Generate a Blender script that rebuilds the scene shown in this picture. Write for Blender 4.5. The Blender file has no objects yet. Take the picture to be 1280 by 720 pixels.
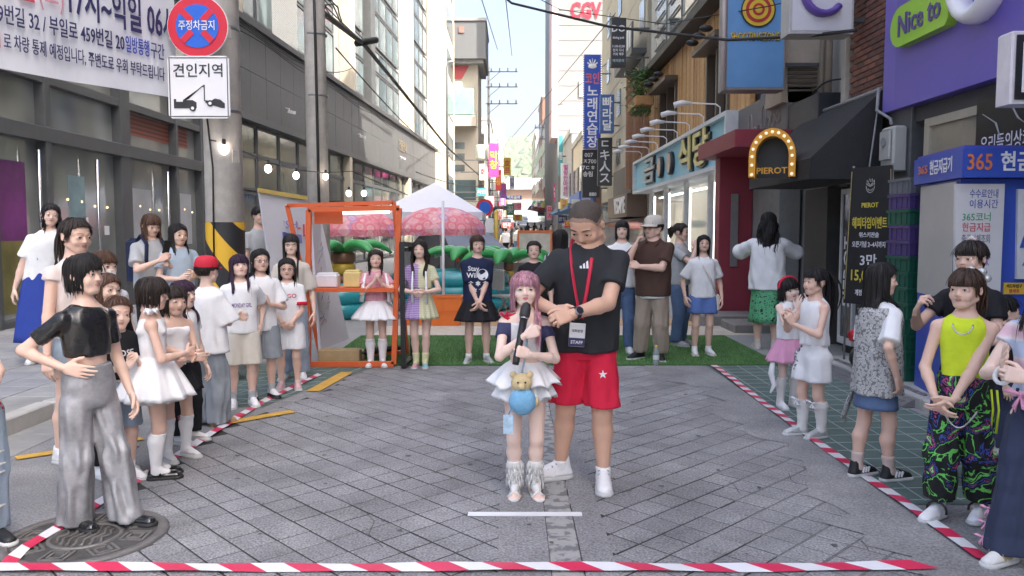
import bpy, math, random, zlib
import numpy as np
from mathutils import Vector, Matrix, Euler
from mathutils.bvhtree import BVHTree
C = bpy.context.scene.collection
SC = bpy.context.scene
R = math.radians
rng = random.Random(7)
# ------------------------------------------------------------ camera, sky, sun, exposure
HC, FPX, HOR = 1.5, 1000.0, 288.0
PITCH = math.atan((360 - HOR) / FPX)
cam_d = bpy.data.cameras.new('camera'); cam = bpy.data.objects.new('camera', cam_d); C.objects.link(cam)
cam_d.sensor_width = 36; cam_d.lens = 36 * FPX / 1280; cam_d.clip_start = .05; cam_d.clip_end = 6000
cam.location = (0, 0, HC); cam.rotation_euler = (math.pi / 2 - PITCH, 0, 0)
SC.camera = cam
SUN_EL, SUN_AZ = R(52), math.atan2(0.80, -0.60)      # azimuth from +Y towards +X
W = bpy.data.worlds.new('World'); SC.world = W; W.use_nodes = True
nt = W.node_tree
sk = nt.nodes.new('ShaderNodeTexSky'); sk.sky_type = 'NISHITA'; sk.sun_disc = False
sk.sun_elevation = SUN_EL; sk.sun_rotation = SUN_AZ
sk.air_density = 1.0; sk.dust_density = 10.0; sk.ozone_density = 4.5
bg = nt.nodes['Background']; bg.inputs[1].default_value = 0.14
nt.links.new(sk.outputs[0], bg.inputs[0])
sd = bpy.data.lights.new('sun', 'SUN'); sd.energy = 4.0; sd.angle = R(.5); sd.color = (1, .94, .84)
so = bpy.data.objects.new('sun', sd); C.objects.link(so)
_s = Vector((math.sin(SUN_AZ) * math.cos(SUN_EL), math.cos(SUN_AZ) * math.cos(SUN_EL), math.sin(SUN_EL)))
so.rotation_euler = (-_s).to_track_quat('-Z', 'Y').to_euler(); so.location = (20, -20, 40)
SC.view_settings.view_transform = 'Standard'; SC.view_settings.look = 'None'
SC.view_settings.exposure = 2.05; SC.view_settings.gamma = 1
SC.view_settings.use_white_balance = True; SC.view_settings.white_balance_temperature = 6900; SC.view_settings.white_balance_tint = 10
try:
    SC.cycles.max_bounces = 6; SC.cycles.use_denoising = True
    SC.cycles.diffuse_bounces = 4; SC.cycles.transparent_max_bounces = 8
except Exception: pass

def ray(px, py):
    cp, sp = math.cos(PITCH), math.sin(PITCH)
    a, b = (px - 640) / FPX, (360 - py) / FPX
    return (a, cp + b * sp, -sp + b * cp)
def G(px, py, z=0.0):
    d = ray(px, py); t = (z - HC) / d[2]
    return Vector((d[0] * t, d[1] * t, z))
def PY(px, py, Y):
    d = ray(px, py); t = Y / d[1]
    return Vector((d[0] * t, Y, HC + d[2] * t))
def PX(px, py, X):
    d = ray(px, py); t = X / d[0]
    return Vector((X, d[1] * t, HC + d[2] * t))

# ------------------------------------------------------------ materials
_mats = {}
def _nn(m, t, **k):
    n = m.node_tree.nodes.new(t)
    for a, v in k.items(): setattr(n, a, v)
    return n
def mat(name, col, rough=.6, var=.12, scale=8, bump=0, bscale=60, metal=0, emit=0, spec=.5, trans=0, alpha=1, sub=0, detail=6, coat=0, world=False, speck=0):
    if name in _mats: return _mats[name]
    m = bpy.data.materials.new(name); _mats[name] = m; m.use_nodes = True
    N, L = m.node_tree.nodes, m.node_tree.links
    b = N['Principled BSDF']
    c = tuple(col) + (1,)
    b.inputs['Base Color'].default_value = c; b.inputs['Roughness'].default_value = rough
    b.inputs['Metallic'].default_value = metal; b.inputs['Specular IOR Level'].default_value = spec
    if trans: b.inputs['Transmission Weight'].default_value = trans; b.inputs['IOR'].default_value = 1.1 if trans > .95 else 1.45
    if coat: b.inputs['Coat Weight'].default_value = coat
    if sub:
        b.inputs['Subsurface Weight'].default_value = sub; b.inputs['Subsurface Radius'].default_value = (.02, .008, .004); b.inputs['Subsurface Scale'].default_value = .5
    if emit:
        b.inputs['Emission Color'].default_value = c; b.inputs['Emission Strength'].default_value = emit
    tc = None
    if var:
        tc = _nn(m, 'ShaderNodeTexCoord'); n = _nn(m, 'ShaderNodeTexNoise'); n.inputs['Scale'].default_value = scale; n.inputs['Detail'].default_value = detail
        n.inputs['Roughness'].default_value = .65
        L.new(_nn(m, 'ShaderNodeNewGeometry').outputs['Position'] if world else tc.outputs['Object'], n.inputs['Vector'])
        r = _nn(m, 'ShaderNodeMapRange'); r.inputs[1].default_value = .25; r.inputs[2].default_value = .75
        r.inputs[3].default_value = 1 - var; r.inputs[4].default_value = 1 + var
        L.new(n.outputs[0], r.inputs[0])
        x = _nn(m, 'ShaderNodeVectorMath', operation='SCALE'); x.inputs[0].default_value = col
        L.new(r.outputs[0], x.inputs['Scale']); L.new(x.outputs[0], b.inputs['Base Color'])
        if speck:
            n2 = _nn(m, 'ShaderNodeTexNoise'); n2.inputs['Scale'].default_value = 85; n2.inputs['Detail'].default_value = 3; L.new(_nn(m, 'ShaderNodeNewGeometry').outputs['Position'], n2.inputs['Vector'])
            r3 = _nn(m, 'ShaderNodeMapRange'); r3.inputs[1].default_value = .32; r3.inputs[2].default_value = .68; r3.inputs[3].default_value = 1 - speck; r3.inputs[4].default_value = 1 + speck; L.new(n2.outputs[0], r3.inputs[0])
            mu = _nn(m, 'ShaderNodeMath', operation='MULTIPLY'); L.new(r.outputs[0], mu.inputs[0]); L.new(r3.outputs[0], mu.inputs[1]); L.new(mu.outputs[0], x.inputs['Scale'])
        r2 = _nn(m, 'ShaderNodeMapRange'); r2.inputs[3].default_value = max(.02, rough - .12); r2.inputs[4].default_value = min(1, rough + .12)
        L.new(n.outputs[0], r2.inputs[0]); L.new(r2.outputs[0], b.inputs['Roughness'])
    if bump:
        tc = tc or _nn(m, 'ShaderNodeTexCoord'); n = _nn(m, 'ShaderNodeTexNoise'); n.inputs['Scale'].default_value = bscale; n.inputs['Detail'].default_value = 5
        L.new(tc.outputs['Object'], n.inputs['Vector'])
        bu = _nn(m, 'ShaderNodeBump'); bu.inputs['Strength'].default_value = min(1, bump); bu.inputs['Distance'].default_value = .01
        L.new(n.outputs[0], bu.inputs['Height']); L.new(bu.outputs[0], b.inputs['Normal'])
    return m
def ramp_mat(name, tex, scale, stops, rough=.7, bump=.15, stretch=(1, 1, 1), rot=0, interp='CONSTANT', out=0, detail=3, dist=0, metal=0):
    """colour from a texture through a ramp: prints, plaid, leopard, stripes"""
    if name in _mats: return _mats[name]
    m = bpy.data.materials.new(name); _mats[name] = m; m.use_nodes = True
    N, L = m.node_tree.nodes, m.node_tree.links; b = N['Principled BSDF']
    b.inputs['Roughness'].default_value = rough; b.inputs['Metallic'].default_value = metal
    tc = _nn(m, 'ShaderNodeTexCoord'); mp = _nn(m, 'ShaderNodeMapping'); mp.inputs['Scale'].default_value = stretch; mp.inputs['Rotation'].default_value = (0, rot, 0)
    L.new(tc.outputs['Object'], mp.inputs['Vector'])
    t = _nn(m, tex)
    if 'Scale' in t.inputs: t.inputs['Scale'].default_value = scale
    if tex == 'ShaderNodeTexNoise': t.inputs['Detail'].default_value = detail; t.inputs['Distortion'].default_value = dist
    if tex == 'ShaderNodeTexWave': t.inputs['Distortion'].default_value = dist; t.bands_direction = 'X'
    L.new(mp.outputs[0], t.inputs['Vector'])
    cr = _nn(m, 'ShaderNodeValToRGB'); cr.color_ramp.interpolation = interp
    e = cr.color_ramp.elements
    while len(e) < len(stops): e.new(.5)
    for el, (p, c) in zip(e, stops): el.position = p; el.color = tuple(c) + (1,)
    L.new(t.outputs[out], cr.inputs[0]); L.new(cr.outputs[0], b.inputs['Base Color'])
    if bump:
        n = _nn(m, 'ShaderNodeTexNoise'); n.inputs['Scale'].default_value = 40; L.new(tc.outputs['Object'], n.inputs['Vector'])
        bu = _nn(m, 'ShaderNodeBump'); bu.inputs['Strength'].default_value = bump; bu.inputs['Distance'].default_value = .01
        L.new(n.outputs[0], bu.inputs['Height']); L.new(bu.outputs[0], b.inputs['Normal'])
    return m
def plaid_mat(name, base, a, bcol, scale=22, line=None):
    if name in _mats: return _mats[name]
    m = bpy.data.materials.new(name); _mats[name] = m; m.use_nodes = True
    N, L = m.node_tree.nodes, m.node_tree.links; b = N['Principled BSDF']; b.inputs['Roughness'].default_value = .8
    tc = _nn(m, 'ShaderNodeTexCoord')
    prev = None
    for d, cc in (('X', a), ('Z', bcol)):
        w = _nn(m, 'ShaderNodeTexWave'); w.bands_direction = d; w.inputs['Scale'].default_value = scale / 2
        L.new(tc.outputs['Object'], w.inputs['Vector'])
        cr = _nn(m, 'ShaderNodeValToRGB'); cr.color_ramp.interpolation = 'CONSTANT'
        cr.color_ramp.elements[0].color = (0, 0, 0, 1); cr.color_ramp.elements[1].position = .62; cr.color_ramp.elements[1].color = (.65, .65, .65, 1)
        L.new(w.outputs[1], cr.inputs[0])
        mx = _nn(m, 'ShaderNodeMix', data_type='RGBA'); L.new(cr.outputs[0], mx.inputs[0])
        if prev is None: mx.inputs[6].default_value = tuple(base) + (1,)
        else: L.new(prev, mx.inputs[6])
        mx.inputs[7].default_value = tuple(cc) + (1,); prev = mx.outputs[2]
    L.new(prev, b.inputs['Base Color'])
    return m
def fabric(name, col, rough=.85, var=.06):
    return mat('cloth_' + name, col, rough, var, 14, .25, 45, spec=.25)
def glassmat(name='shop_glass', col=(.03, .036, .038), rough=.04):
    return mat(name, col, rough, .5, .55, 0, spec=1, detail=2, metal=.3)  # broad light and dark blotches in the colour imitate sky reflections

# ------------------------------------------------------------ objects
def link(o, parent=None):
    C.objects.link(o)
    if parent is not None: o.parent = parent
    return o
def tag(o, label=None, cat=None, group=None, kind=None):
    if label: o['label'] = label
    if cat: o['category'] = cat
    if group: o['group'] = group
    if kind: o['kind'] = kind
    return o
def empty(name, loc=(0, 0, 0), rz=0, label=None, cat=None, group=None, parent=None):
    o = bpy.data.objects.new(name, None); o.empty_display_size = .1
    o.location = loc; o.rotation_euler = (0, 0, rz); link(o, parent)
    return tag(o, label, cat, group)
def mesh_np(name, chunks, mats, smooth=True):
    """chunks: (verts Nx3, [face arrays], material index)"""
    vs, ls, lt, mi, off = [], [], [], [], 0
    for v, fs, k in chunks:
        v = np.asarray(v, np.float32).reshape(-1, 3); vs.append(v)
        for f in fs:
            f = np.asarray(f, np.int64)
            if f.size == 0: continue
            ls.append((f + off).ravel()); lt.append(np.full(len(f), f.shape[1])); 
            mi.append(np.full(len(f), k) if np.isscalar(k) else np.asarray(k))
        off += len(v)
    vs = np.concatenate(vs); ls = np.concatenate(ls); lt = np.concatenate(lt); mi = np.concatenate(mi)
    me = bpy.data.meshes.new(name)
    me.vertices.add(len(vs)); me.vertices.foreach_set('co', vs.ravel())
    me.loops.add(len(ls)); me.loops.foreach_set('vertex_index', ls.astype(np.int32))
    me.polygons.add(len(lt)); st = np.concatenate(([0], np.cumsum(lt)[:-1]))
    me.polygons.foreach_set('loop_start', st.astype(np.int32))
    me.polygons.foreach_set('material_index', mi.astype(np.int32))
    if smooth: me.polygons.foreach_set('use_smooth', np.ones(len(lt), bool))
    me.update(calc_edges=True)
    for m in (mats if isinstance(mats, (list, tuple)) else [mats]): me.materials.append(m)
    return me
def obj(name, me, parent=None, loc=None, rot=None, scale=None):
    o = bpy.data.objects.new(name, me); link(o, parent)
    if loc is not None: o.location = loc
    if rot is not None: o.rotation_euler = rot
    if scale is not None: o.scale = scale
    return o
class MB:
    def __init__(s): s.v, s.f, s.m, s.sm = [], [], [], []
    def face(s, pts, m=0, sm=False):
        i = len(s.v); s.v += [tuple(p) for p in pts]; s.f.append(tuple(range(i, i + len(pts)))); s.m.append(m); s.sm.append(sm); return s
    def box(s, x0, x1, y0, y1, z0, z1, m=0, rz=0, piv=None):
        x0, x1 = min(x0, x1), max(x0, x1); y0, y1 = min(y0, y1), max(y0, y1); z0, z1 = min(z0, z1), max(z0, z1)
        i = len(s.v)
        P = [(x0, y0, z0), (x1, y0, z0), (x1, y1, z0), (x0, y1, z0), (x0, y0, z1), (x1, y0, z1), (x1, y1, z1), (x0, y1, z1)]
        if rz:
            cx, cy = piv or ((x0 + x1) / 2, (y0 + y1) / 2); c, n = math.cos(rz), math.sin(rz)
            P = [(cx + (x - cx) * c - (y - cy) * n, cy + (x - cx) * n + (y - cy) * c, z) for x, y, z in P]
        s.v += P
        for q in ((3, 2, 1, 0), (4, 5, 6, 7), (0, 1, 5, 4), (1, 2, 6, 5), (2, 3, 7, 6), (3, 0, 4, 7)):
            s.f.append(tuple(i + k for k in q)); s.m.append(m); s.sm.append(False)
        return s
    def bevbox(s, x0, x1, y0, y1, z0, z1, b=.01, m=0):
        """box with its vertical edges and top edges chamfered"""
        i = len(s.v)
        for (z, d) in ((z0, 0), (z1 - b, 0), (z1, b)):
            a, c = x0 + d, x1 - d; e, f = y0 + d, y1 - d
            s.v += [(a + b, e, z), (c - b, e, z), (c, e + b, z), (c, f - b, z), (c - b, f, z), (a + b, f, z), (a, f - b, z), (a, e + b, z)]
        for l in (0, 1):
            for k in range(8):
                s.f.append((i + l * 8 + k, i + l * 8 + (k + 1) % 8, i + l * 8 + 8 + (k + 1) % 8, i + l * 8 + 8 + k)); s.m.append(m); s.sm.append(False)
        s.f.append(tuple(i + 7 - k for k in range(8))); s.f.append(tuple(i + 16 + k for k in range(8))); s.m += [m, m]; s.sm += [False] * 2
        return s
    def bar(s, a, b, w, h=None, m=0):
        """square bar between points"""
        a, b = Vector(a), Vector(b); d = (b - a).normalized(); h = h or w
        u = d.cross(Vector((0, 0, 1))); u = u.normalized() if u.length > .01 else Vector((1, 0, 0)); t = u.cross(d)
        i = len(s.v)
        for p in (a, b):
            for x, y in ((-1, -1), (1, -1), (1, 1), (-1, 1)): s.v.append(tuple(p + u * x * w / 2 + t * y * h / 2))
        for q in ((3, 2, 1, 0), (4, 5, 6, 7), (0, 1, 5, 4), (1, 2, 6, 5), (2, 3, 7, 6), (3, 0, 4, 7)):
            s.f.append(tuple(i + k for k in q)); s.m.append(m); s.sm.append(False)
        return s
    def tube(s, pts, r, n=8, m=0, cap=True, flat=1.0, up=None):
        pts = [Vector(p) for p in pts]; rr = r if isinstance(r, (list, tuple)) else [r] * len(pts)
        i = len(s.v); N = len(pts); u = None
        for k, p in enumerate(pts):
            d = (pts[min(k + 1, N - 1)] - pts[max(k - 1, 0)])
            d = d.normalized() if d.length > 1e-9 else Vector((0, 0, 1))
            if u is None:
                u = d.cross(Vector(up) if up else Vector((0, 0, 1))); u = u if u.length > .05 else d.cross(Vector((1, 0, 0)))
            u = (u - d * u.dot(d)).normalized(); t = d.cross(u)
            for j in range(n):
                a = 2 * math.pi * j / n; s.v.append(tuple(p + (u * math.cos(a) + t * math.sin(a) * flat) * rr[k]))
        for k in range(N - 1):
            for j in range(n):
                s.f.append((i + k * n + j, i + k * n + (j + 1) % n, i + (k + 1) * n + (j + 1) % n, i + (k + 1) * n + j)); s.m.append(m); s.sm.append(True)
        if cap:
            s.f.append(tuple(i + n - 1 - j for j in range(n))); s.f.append(tuple(i + (N - 1) * n + j for j in range(n))); s.m += [m, m]; s.sm += [False, False]
        return s
    def lathe(s, prof, n=16, m=0, c=(0, 0), ax='z', sm=True):
        i = len(s.v)
        for r, z in prof:
            for j in range(n):
                a = 2 * math.pi * j / n; x, y = r * math.cos(a), r * math.sin(a)
                s.v.append((c[0] + x, c[1] + y, z) if ax == 'z' else (x + c[0], z, y + c[1]) )
        for k in range(len(prof) - 1):
            for j in range(n):
                q = (i + k * n + j, i + k * n + (j + 1) % n, i + (k + 1) * n + (j + 1) % n, i + (k + 1) * n + j)
                s.f.append(q if ax == 'z' else q[::-1]); s.m.append(m); s.sm.append(sm)
        return s
    def sphere(s, c, r, n=10, m=0):
        rx, ry, rz = r if isinstance(r, (list, tuple)) else (r, r, r)
        i = len(s.v); H = max(4, n // 2 + 1)
        for k in range(H + 1):
            t = math.pi * k / H
            for j in range(n):
                a = 2 * math.pi * j / n
                s.v.append((c[0] + rx * math.sin(t) * math.cos(a), c[1] + ry * math.sin(t) * math.sin(a), c[2] + rz * math.cos(t)))
        for k in range(H):
            for j in range(n):
                s.f.append((i + k * n + j, i + (k + 1) * n + j, i + (k + 1) * n + (j + 1) % n, i + k * n + (j + 1) % n)); s.m.append(m); s.sm.append(True)
        return s
    def prism(s, poly, y0, y1, m=0, ax='y'):
        """polygon (x,z) extruded along y (or (x,y) along z)"""
        i = len(s.v); n = len(poly)
        for y in (y0, y1):
            for a, b in poly: s.v.append((a, y, b) if ax == 'y' else (a, b, y) if ax == 'z' else (y, a, b))
        for j in range(n): s.f.append((i + j, i + (j + 1) % n, i + n + (j + 1) % n, i + n + j)); s.m.append(m); s.sm.append(False)
        s.f.append(tuple(i + n - 1 - j for j in range(n))); s.f.append(tuple(i + n + j for j in range(n))); s.m += [m, m]; s.sm += [False, False]
        return s
    def mesh(s, name, mats):
        me = bpy.data.meshes.new(name); me.from_pydata(s.v, [], s.f)
        for m in (mats if isinstance(mats, (list, tuple)) else [mats]): me.materials.append(m)
        me.polygons.foreach_set('material_index', s.m); me.polygons.foreach_set('use_smooth', s.sm)
        me.update(); return me
    def build(s, name, mats, parent=None, loc=None, rot=None): return obj(name, s.mesh(name, mats), parent, loc, rot)

_txt = {}
def text_data(body, size, bold=0.0, align='CENTER', spacing=1.0):
    """verts (x, y) and faces of flat lettering, centred"""
    k = (body, bold, align, spacing)
    if k not in _txt:
        c = bpy.data.curves.new('lettering', 'FONT'); c.body = body; c.size = 1; c.align_x = align; c.align_y = 'CENTER'; c.offset = bold; c.space_character = spacing
        c.resolution_u = 2; c.fill_mode = 'FRONT'
        o = bpy.data.objects.new('lettering', c); me = bpy.data.meshes.new_from_object(o)
        v = [tuple(p.co)[:2] for p in me.vertices]; f = [tuple(p.vertices) for p in me.polygons]
        bpy.data.objects.remove(o); bpy.data.curves.remove(c); bpy.data.meshes.remove(me)
        _txt[k] = (v, f)
    v, f = _txt[k]
    return [(x * size, y * size) for x, y in v], f
def lettering(body, size, m, parent, loc=(0, 0, 0), rz=0, bold=0.02, ext=.004, w=None, vertical=False, name='lettering', align='CENTER', spacing=1.0, shear=0, rx=0):
    """raised lettering that reads from local -Y; x right, z up; w squeezes to a width"""
    if vertical: body = '\n'.join(body)
    v, f = text_data(body, size, bold, align, spacing)
    if not v: return None
    sx = 1
    if w:
        ex = max(p[0] for p in v) - min(p[0] for p in v); sx = w / max(ex, 1e-6)
    if vertical:
        cy = (max(p[1] for p in v) + min(p[1] for p in v)) / 2; v = [(a, b - cy) for a, b in v]
    n = len(v)
    P = [(a * sx + b * shear, -ext, b) for a, b in v] + [(a * sx + b * shear, 0, b) for a, b in v]
    F = [q for q in f]
    ed = {}
    for q in f:
        for i in range(len(q)):
            e = (q[i], q[(i + 1) % len(q)])
            if (e[1], e[0]) in ed: ed.pop((e[1], e[0]))
            else: ed[e] = 1
    for a, b in ed: F.append((b, a, a + n, b + n))
    me = bpy.data.meshes.new(name); me.from_pydata(P, [], F); me.materials.append(m)
    return obj(name, me, parent, loc, (rx, 0, rz))
def copy_tree(o, parent=None):
    c = o.copy(); C.objects.link(c)
    if parent is not None: c.parent = parent
    for ch in list(o.children): copy_tree(ch, c)
    return c

# ------------------------------------------------------------ signed-distance surfaces (bodies, clothes)
class Field:
    def __init__(s, lo, hi, h):
        s.lo = np.array(lo, np.float32); s.h = h
        n = np.ceil((np.array(hi) - s.lo) / h).astype(int) + 1
        s.ax = [s.lo[i] + h * np.arange(n[i], dtype=np.float32) for i in range(3)]
        s.D = np.full(n, 1.0, np.float32)
    def _sub(s, lo, hi, mg):
        sl = []
        for i in range(3):
            a = int(max(0, np.floor((lo[i] - mg - s.lo[i]) / s.h))); b = int(min(len(s.ax[i]), np.ceil((hi[i] + mg - s.lo[i]) / s.h) + 1))
            if b <= a: return None
            sl.append(slice(a, b))
        return tuple(sl), s.ax[0][sl[0]][:, None, None], s.ax[1][sl[1]][None, :, None], s.ax[2][sl[2]][None, None, :]
    def add(s, pr, k=.02, sub=False):
        lo, hi, fn = pr
        q = s._sub(lo, hi, k + 3 * s.h)
        if q is None: return s
        sl, X, Y, Z = q; d = fn(X, Y, Z); D = s.D[sl]
        if sub:
            d = -d; h = np.clip(k - np.abs(D - d), 0, None) if k > 0 else 0
            s.D[sl] = np.maximum(D, d) + (h * h / (4 * k) if k > 0 else 0)
        else:
            h = np.clip(k - np.abs(D - d), 0, None) if k > 0 else 0
            s.D[sl] = np.minimum(D, d) - (h * h / (4 * k) if k > 0 else 0)
        return s
    def wrinkle(s, amp, f=18, seed=0, zs=.6):
        r = np.random.RandomState(seed); X, Y, Z = s.ax[0][:, None, None], s.ax[1][None, :, None], s.ax[2][None, None, :]
        o = 0
        for i in range(4):
            w = r.normal(size=3) * f * (1 + .5 * i); w[2] *= zs; p = r.uniform(0, 6.28, 4); w2 = r.normal(size=3) * f * .6
            q = np.sin(w[0] * X + w[1] * Y + w[2] * Z + p[0] + 1.3 * np.sin(w2[0] * X + w2[1] * Y + w2[2] * Z + p[1]))
            o = o + (q if i % 2 else 1.1 - 2.0 * np.abs(q)) / (1 + .5 * i)
        s.D = s.D + (amp * .62 * o).astype(np.float32); return s
    def clip_below(s, z): s.D = np.maximum(s.D, (z - s.ax[2])[None, None, :]); return s
    def clip_above(s, z): s.D = np.maximum(s.D, (s.ax[2] - z)[None, None, :]); return s
    def mesh(s, smooth=1): return surface_nets(s.D, s.lo, s.h, smooth)
def surface_nets(D, lo, h, smooth=1):
    S = D < 0
    a = [slice(0, -1), slice(1, None)]
    cnt = sum(S[a[i], a[j], a[k]].astype(np.int8) for i in (0, 1) for j in (0, 1) for k in (0, 1))
    mk = (cnt > 0) & (cnt < 8); I, J, K = np.nonzero(mk); n = len(I)
    idx = np.full(mk.shape, -1, np.int64); idx[I, J, K] = np.arange(n)
    off = [(i, j, k) for i in (0, 1) for j in (0, 1) for k in (0, 1)]
    V = np.stack([D[I + i, J + j, K + k] for i, j, k in off], 1)
    pos = np.zeros((n, 3), np.float32); c = np.zeros(n, np.float32)
    for p in range(8):
        for q in range(p + 1, 8):
            df = [off[q][t] - off[p][t] for t in range(3)]
            if sum(abs(t) for t in df) != 1: continue
            ch = (V[:, p] < 0) != (V[:, q] < 0)
            t = np.where(ch, V[:, p] / np.where(ch, V[:, p] - V[:, q], 1), 0)
            w = ch.astype(np.float32)
            pos += w[:, None] * (np.array(off[p], np.float32) + t[:, None] * np.array(df, np.float32)); c += w
    pos = (pos / np.maximum(c, 1)[:, None] + np.stack([I, J, K], 1)) * h + np.asarray(lo)
    F = []
    for axn in range(3):
        o1, o2 = [(1, 2), (2, 0), (0, 1)][axn]
        sa = [slice(None)] * 3; sb = [slice(None)] * 3; sa[axn] = slice(0, -1); sb[axn] = slice(1, None)
        A, B = S[tuple(sa)], S[tuple(sb)]; X = np.nonzero(A != B)
        g = np.stack(X, 1); ok = (g[:, o1] > 0) & (g[:, o2] > 0) & (g[:, o1] < idx.shape[o1]) & (g[:, o2] < idx.shape[o2]); g = g[ok]
        st = A[X][ok]
        def at(d1, d2):
            t = g.copy(); t[:, o1] += d1; t[:, o2] += d2; return idx[t[:, 0], t[:, 1], t[:, 2]]
        q = np.stack([at(-1, -1), at(0, -1), at(0, 0), at(-1, 0)], 1)
        q[~st] = q[~st][:, ::-1]; F.append(q)
    F = np.concatenate(F) if F else np.zeros((0, 4), int); F = F[(F >= 0).all(1)]
    for _ in range(smooth):
        acc = np.zeros_like(pos); cc = np.zeros(n, np.float32)
        for i in range(4):
            for j in ((i + 1) % 4, (i - 1) % 4): np.add.at(acc, F[:, i], pos[F[:, j]]); np.add.at(cc, F[:, i], 1)
        m_ = cc > 0; pos[m_] = .5 * pos[m_] + .5 * acc[m_] / cc[m_][:, None]
    return pos, F
def rc(a, b, r1, r2, planes=(), sq=None, fold=None):
    """tapered capsule; planes = [(point, normal)] cut away the side the normal points to; sq = (axis, factor) flattens"""
    a = np.array(a, np.float32); b = np.array(b, np.float32); ba = b - a; bb = max(float(ba @ ba), 1e-9); rm = max(r1, r2) * 1.05
    def fn(X, Y, Z):
        x, y, z = X - a[0], Y - a[1], Z - a[2]
        t = np.clip((x * ba[0] + y * ba[1] + z * ba[2]) / bb, 0, 1)
        ex, ey, ez = x - ba[0] * t, y - ba[1] * t, z - ba[2] * t
        if sq is not None:
            n, f = sq; dn = ex * n[0] + ey * n[1] + ez * n[2]; g = (1 / f - 1) * dn
            ex, ey, ez = ex + n[0] * g, ey + n[1] * g, ez + n[2] * g
        d = np.sqrt(ex * ex + ey * ey + ez * ez) - (r1 + (r2 - r1) * t)
        if fold:
            n, am, ph, t0 = fold; th_ = np.arctan2(ey, ex); d = d + am * (t0 + (1 - t0) * t) * (np.sin(n * th_ + ph + 7 * z + 1.2 * np.sin(2 * th_ + 11 * z + ph)) + .6 * np.sin((n + 3) * th_ - ph * 2 - 9 * z))
        for p, nn in planes: d = np.maximum(d, (X - p[0]) * nn[0] + (Y - p[1]) * nn[1] + (Z - p[2]) * nn[2])
        return d
    return np.minimum(a, b) - rm, np.maximum(a, b) + rm, fn
def ell(c, r, rotz=0):
    c = np.array(c, np.float32); r = np.array(r, np.float32)
    def fn(X, Y, Z):
        x, y, z = (X - c[0]) / r[0], (Y - c[1]) / r[1], (Z - c[2]) / r[2]
        k0 = np.sqrt(x * x + y * y + z * z); k1 = np.sqrt((x / r[0]) ** 2 + (y / r[1]) ** 2 + (z / r[2]) ** 2) + 1e-6
        return k0 * (k0 - 1) / k1
    return c - r, c + r, fn
def torso(kn, fold=None):
    """kn: rows (z, cx, cy, half width, half depth), rising z"""
    kn = np.array(kn, np.float32); z, cx, cy, w, d = kn.T
    lo = np.array([(cx - w).min(), (cy - d).min(), z[0]]); hi = np.array([(cx + w).max(), (cy + d).max(), z[-1]])
    def fn(X, Y, Z):
        zz = Z[0, 0]; zf = np.linspace(z[0], z[-1], 25)
        def ip(a):   # smoothed profile
            f = np.interp(zf, z, a); f[1:-1] = (f[:-2] + 2 * f[1:-1] + f[2:]) / 4; return np.interp(zz, zf, f)[None, None, :].astype(np.float32)
        W_, D_ = ip(w), ip(d); x = (X - ip(cx)) / W_; y = (Y - ip(cy)) / D_
        q = (np.abs(x) ** 2.3 + np.abs(y) ** 2.3) ** (1 / 2.3)
        s = (q - 1) * np.minimum(W_, D_)
        if fold:
            n, am, ph = fold; th_ = np.arctan2(y, x); u = np.clip(1.15 - (Z - z[0]) / (z[-1] - z[0]) * 1.3, 0, 1); s = s + am * u * (np.sin(n * th_ + ph + 5 * Z + 1.1 * np.sin(3 * th_ + 6 * Z)) + .5 * np.sin((n + 4) * th_ - 8 * Z + 2 * ph))
        return np.maximum(s, np.maximum(z[0] - Z, Z - z[-1]))
    return lo, hi, fn
# ------------------------------------------------------------ people
def skin_mat(tone):
    nm, c = {'a': ('fair', (.80, .55, .44)), 'b': ('warm', (.76, .50, .39)), 'c': ('tan', (.69, .42, .30)), 'p': ('pale', (.84, .62, .52))}[tone]
    return mat('skin_' + nm, c, .48, .07, 9, .06, 160, sub=.12, spec=.4)
M_EYE = mat('eye_white', (.75, .72, .7), .25, 0)
M_IRIS = mat('iris', (.012, .008, .006), .12, 0)
M_BROW = mat('brow', (.09, .06, .045), .7, 0)
def lip_mat(t): return mat('lips_' + t, {'a': (.52, .22, .18), 'b': (.46, .19, .155), 'c': (.36, .16, .12), 'p': (.58, .16, .16)}[t], .35, 0)
M_WHITE = fabric('white', (.84, .84, .845)); M_BLACK = fabric('black', (.018, .018, .021))
M_SOLE = mat('rubber_white', (.56, .56, .55), .6, .06, 20); M_SOLEB = mat('rubber_black', (.02, .02, .02), .6, .1)
def hair_mat(name, col, r=.5):
    if 'hair_' + name in _mats: return _mats['hair_' + name]
    m = mat('hair_' + name, col, r, 0, spec=.35)
    L = m.node_tree.links; b = m.node_tree.nodes['Principled BSDF']
    tc = _nn(m, 'ShaderNodeTexCoord'); mp = _nn(m, 'ShaderNodeMapping'); mp.inputs['Scale'].default_value = (55, 55, 5); L.new(tc.outputs['Object'], mp.inputs[0])
    n = _nn(m, 'ShaderNodeTexNoise'); n.inputs['Scale'].default_value = 1.6; n.inputs['Detail'].default_value = 4; L.new(mp.outputs[0], n.inputs['Vector'])
    cr = _nn(m, 'ShaderNodeMapRange'); cr.inputs[1].default_value = .3; cr.inputs[2].default_value = .7; cr.inputs[3].default_value = .45; cr.inputs[4].default_value = 1.7
    L.new(n.outputs[0], cr.inputs[0]); x = _nn(m, 'ShaderNodeVectorMath', operation='SCALE'); x.inputs[0].default_value = col
    L.new(cr.outputs[0], x.inputs['Scale']); L.new(x.outputs[0], b.inputs['Base Color'])
    bu = _nn(m, 'ShaderNodeBump'); bu.inputs['Strength'].default_value = .6; bu.inputs['Distance'].default_value = .006
    L.new(n.outputs[0], bu.inputs['Height']); L.new(bu.outputs[0], b.inputs['Normal'])
    return m
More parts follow.
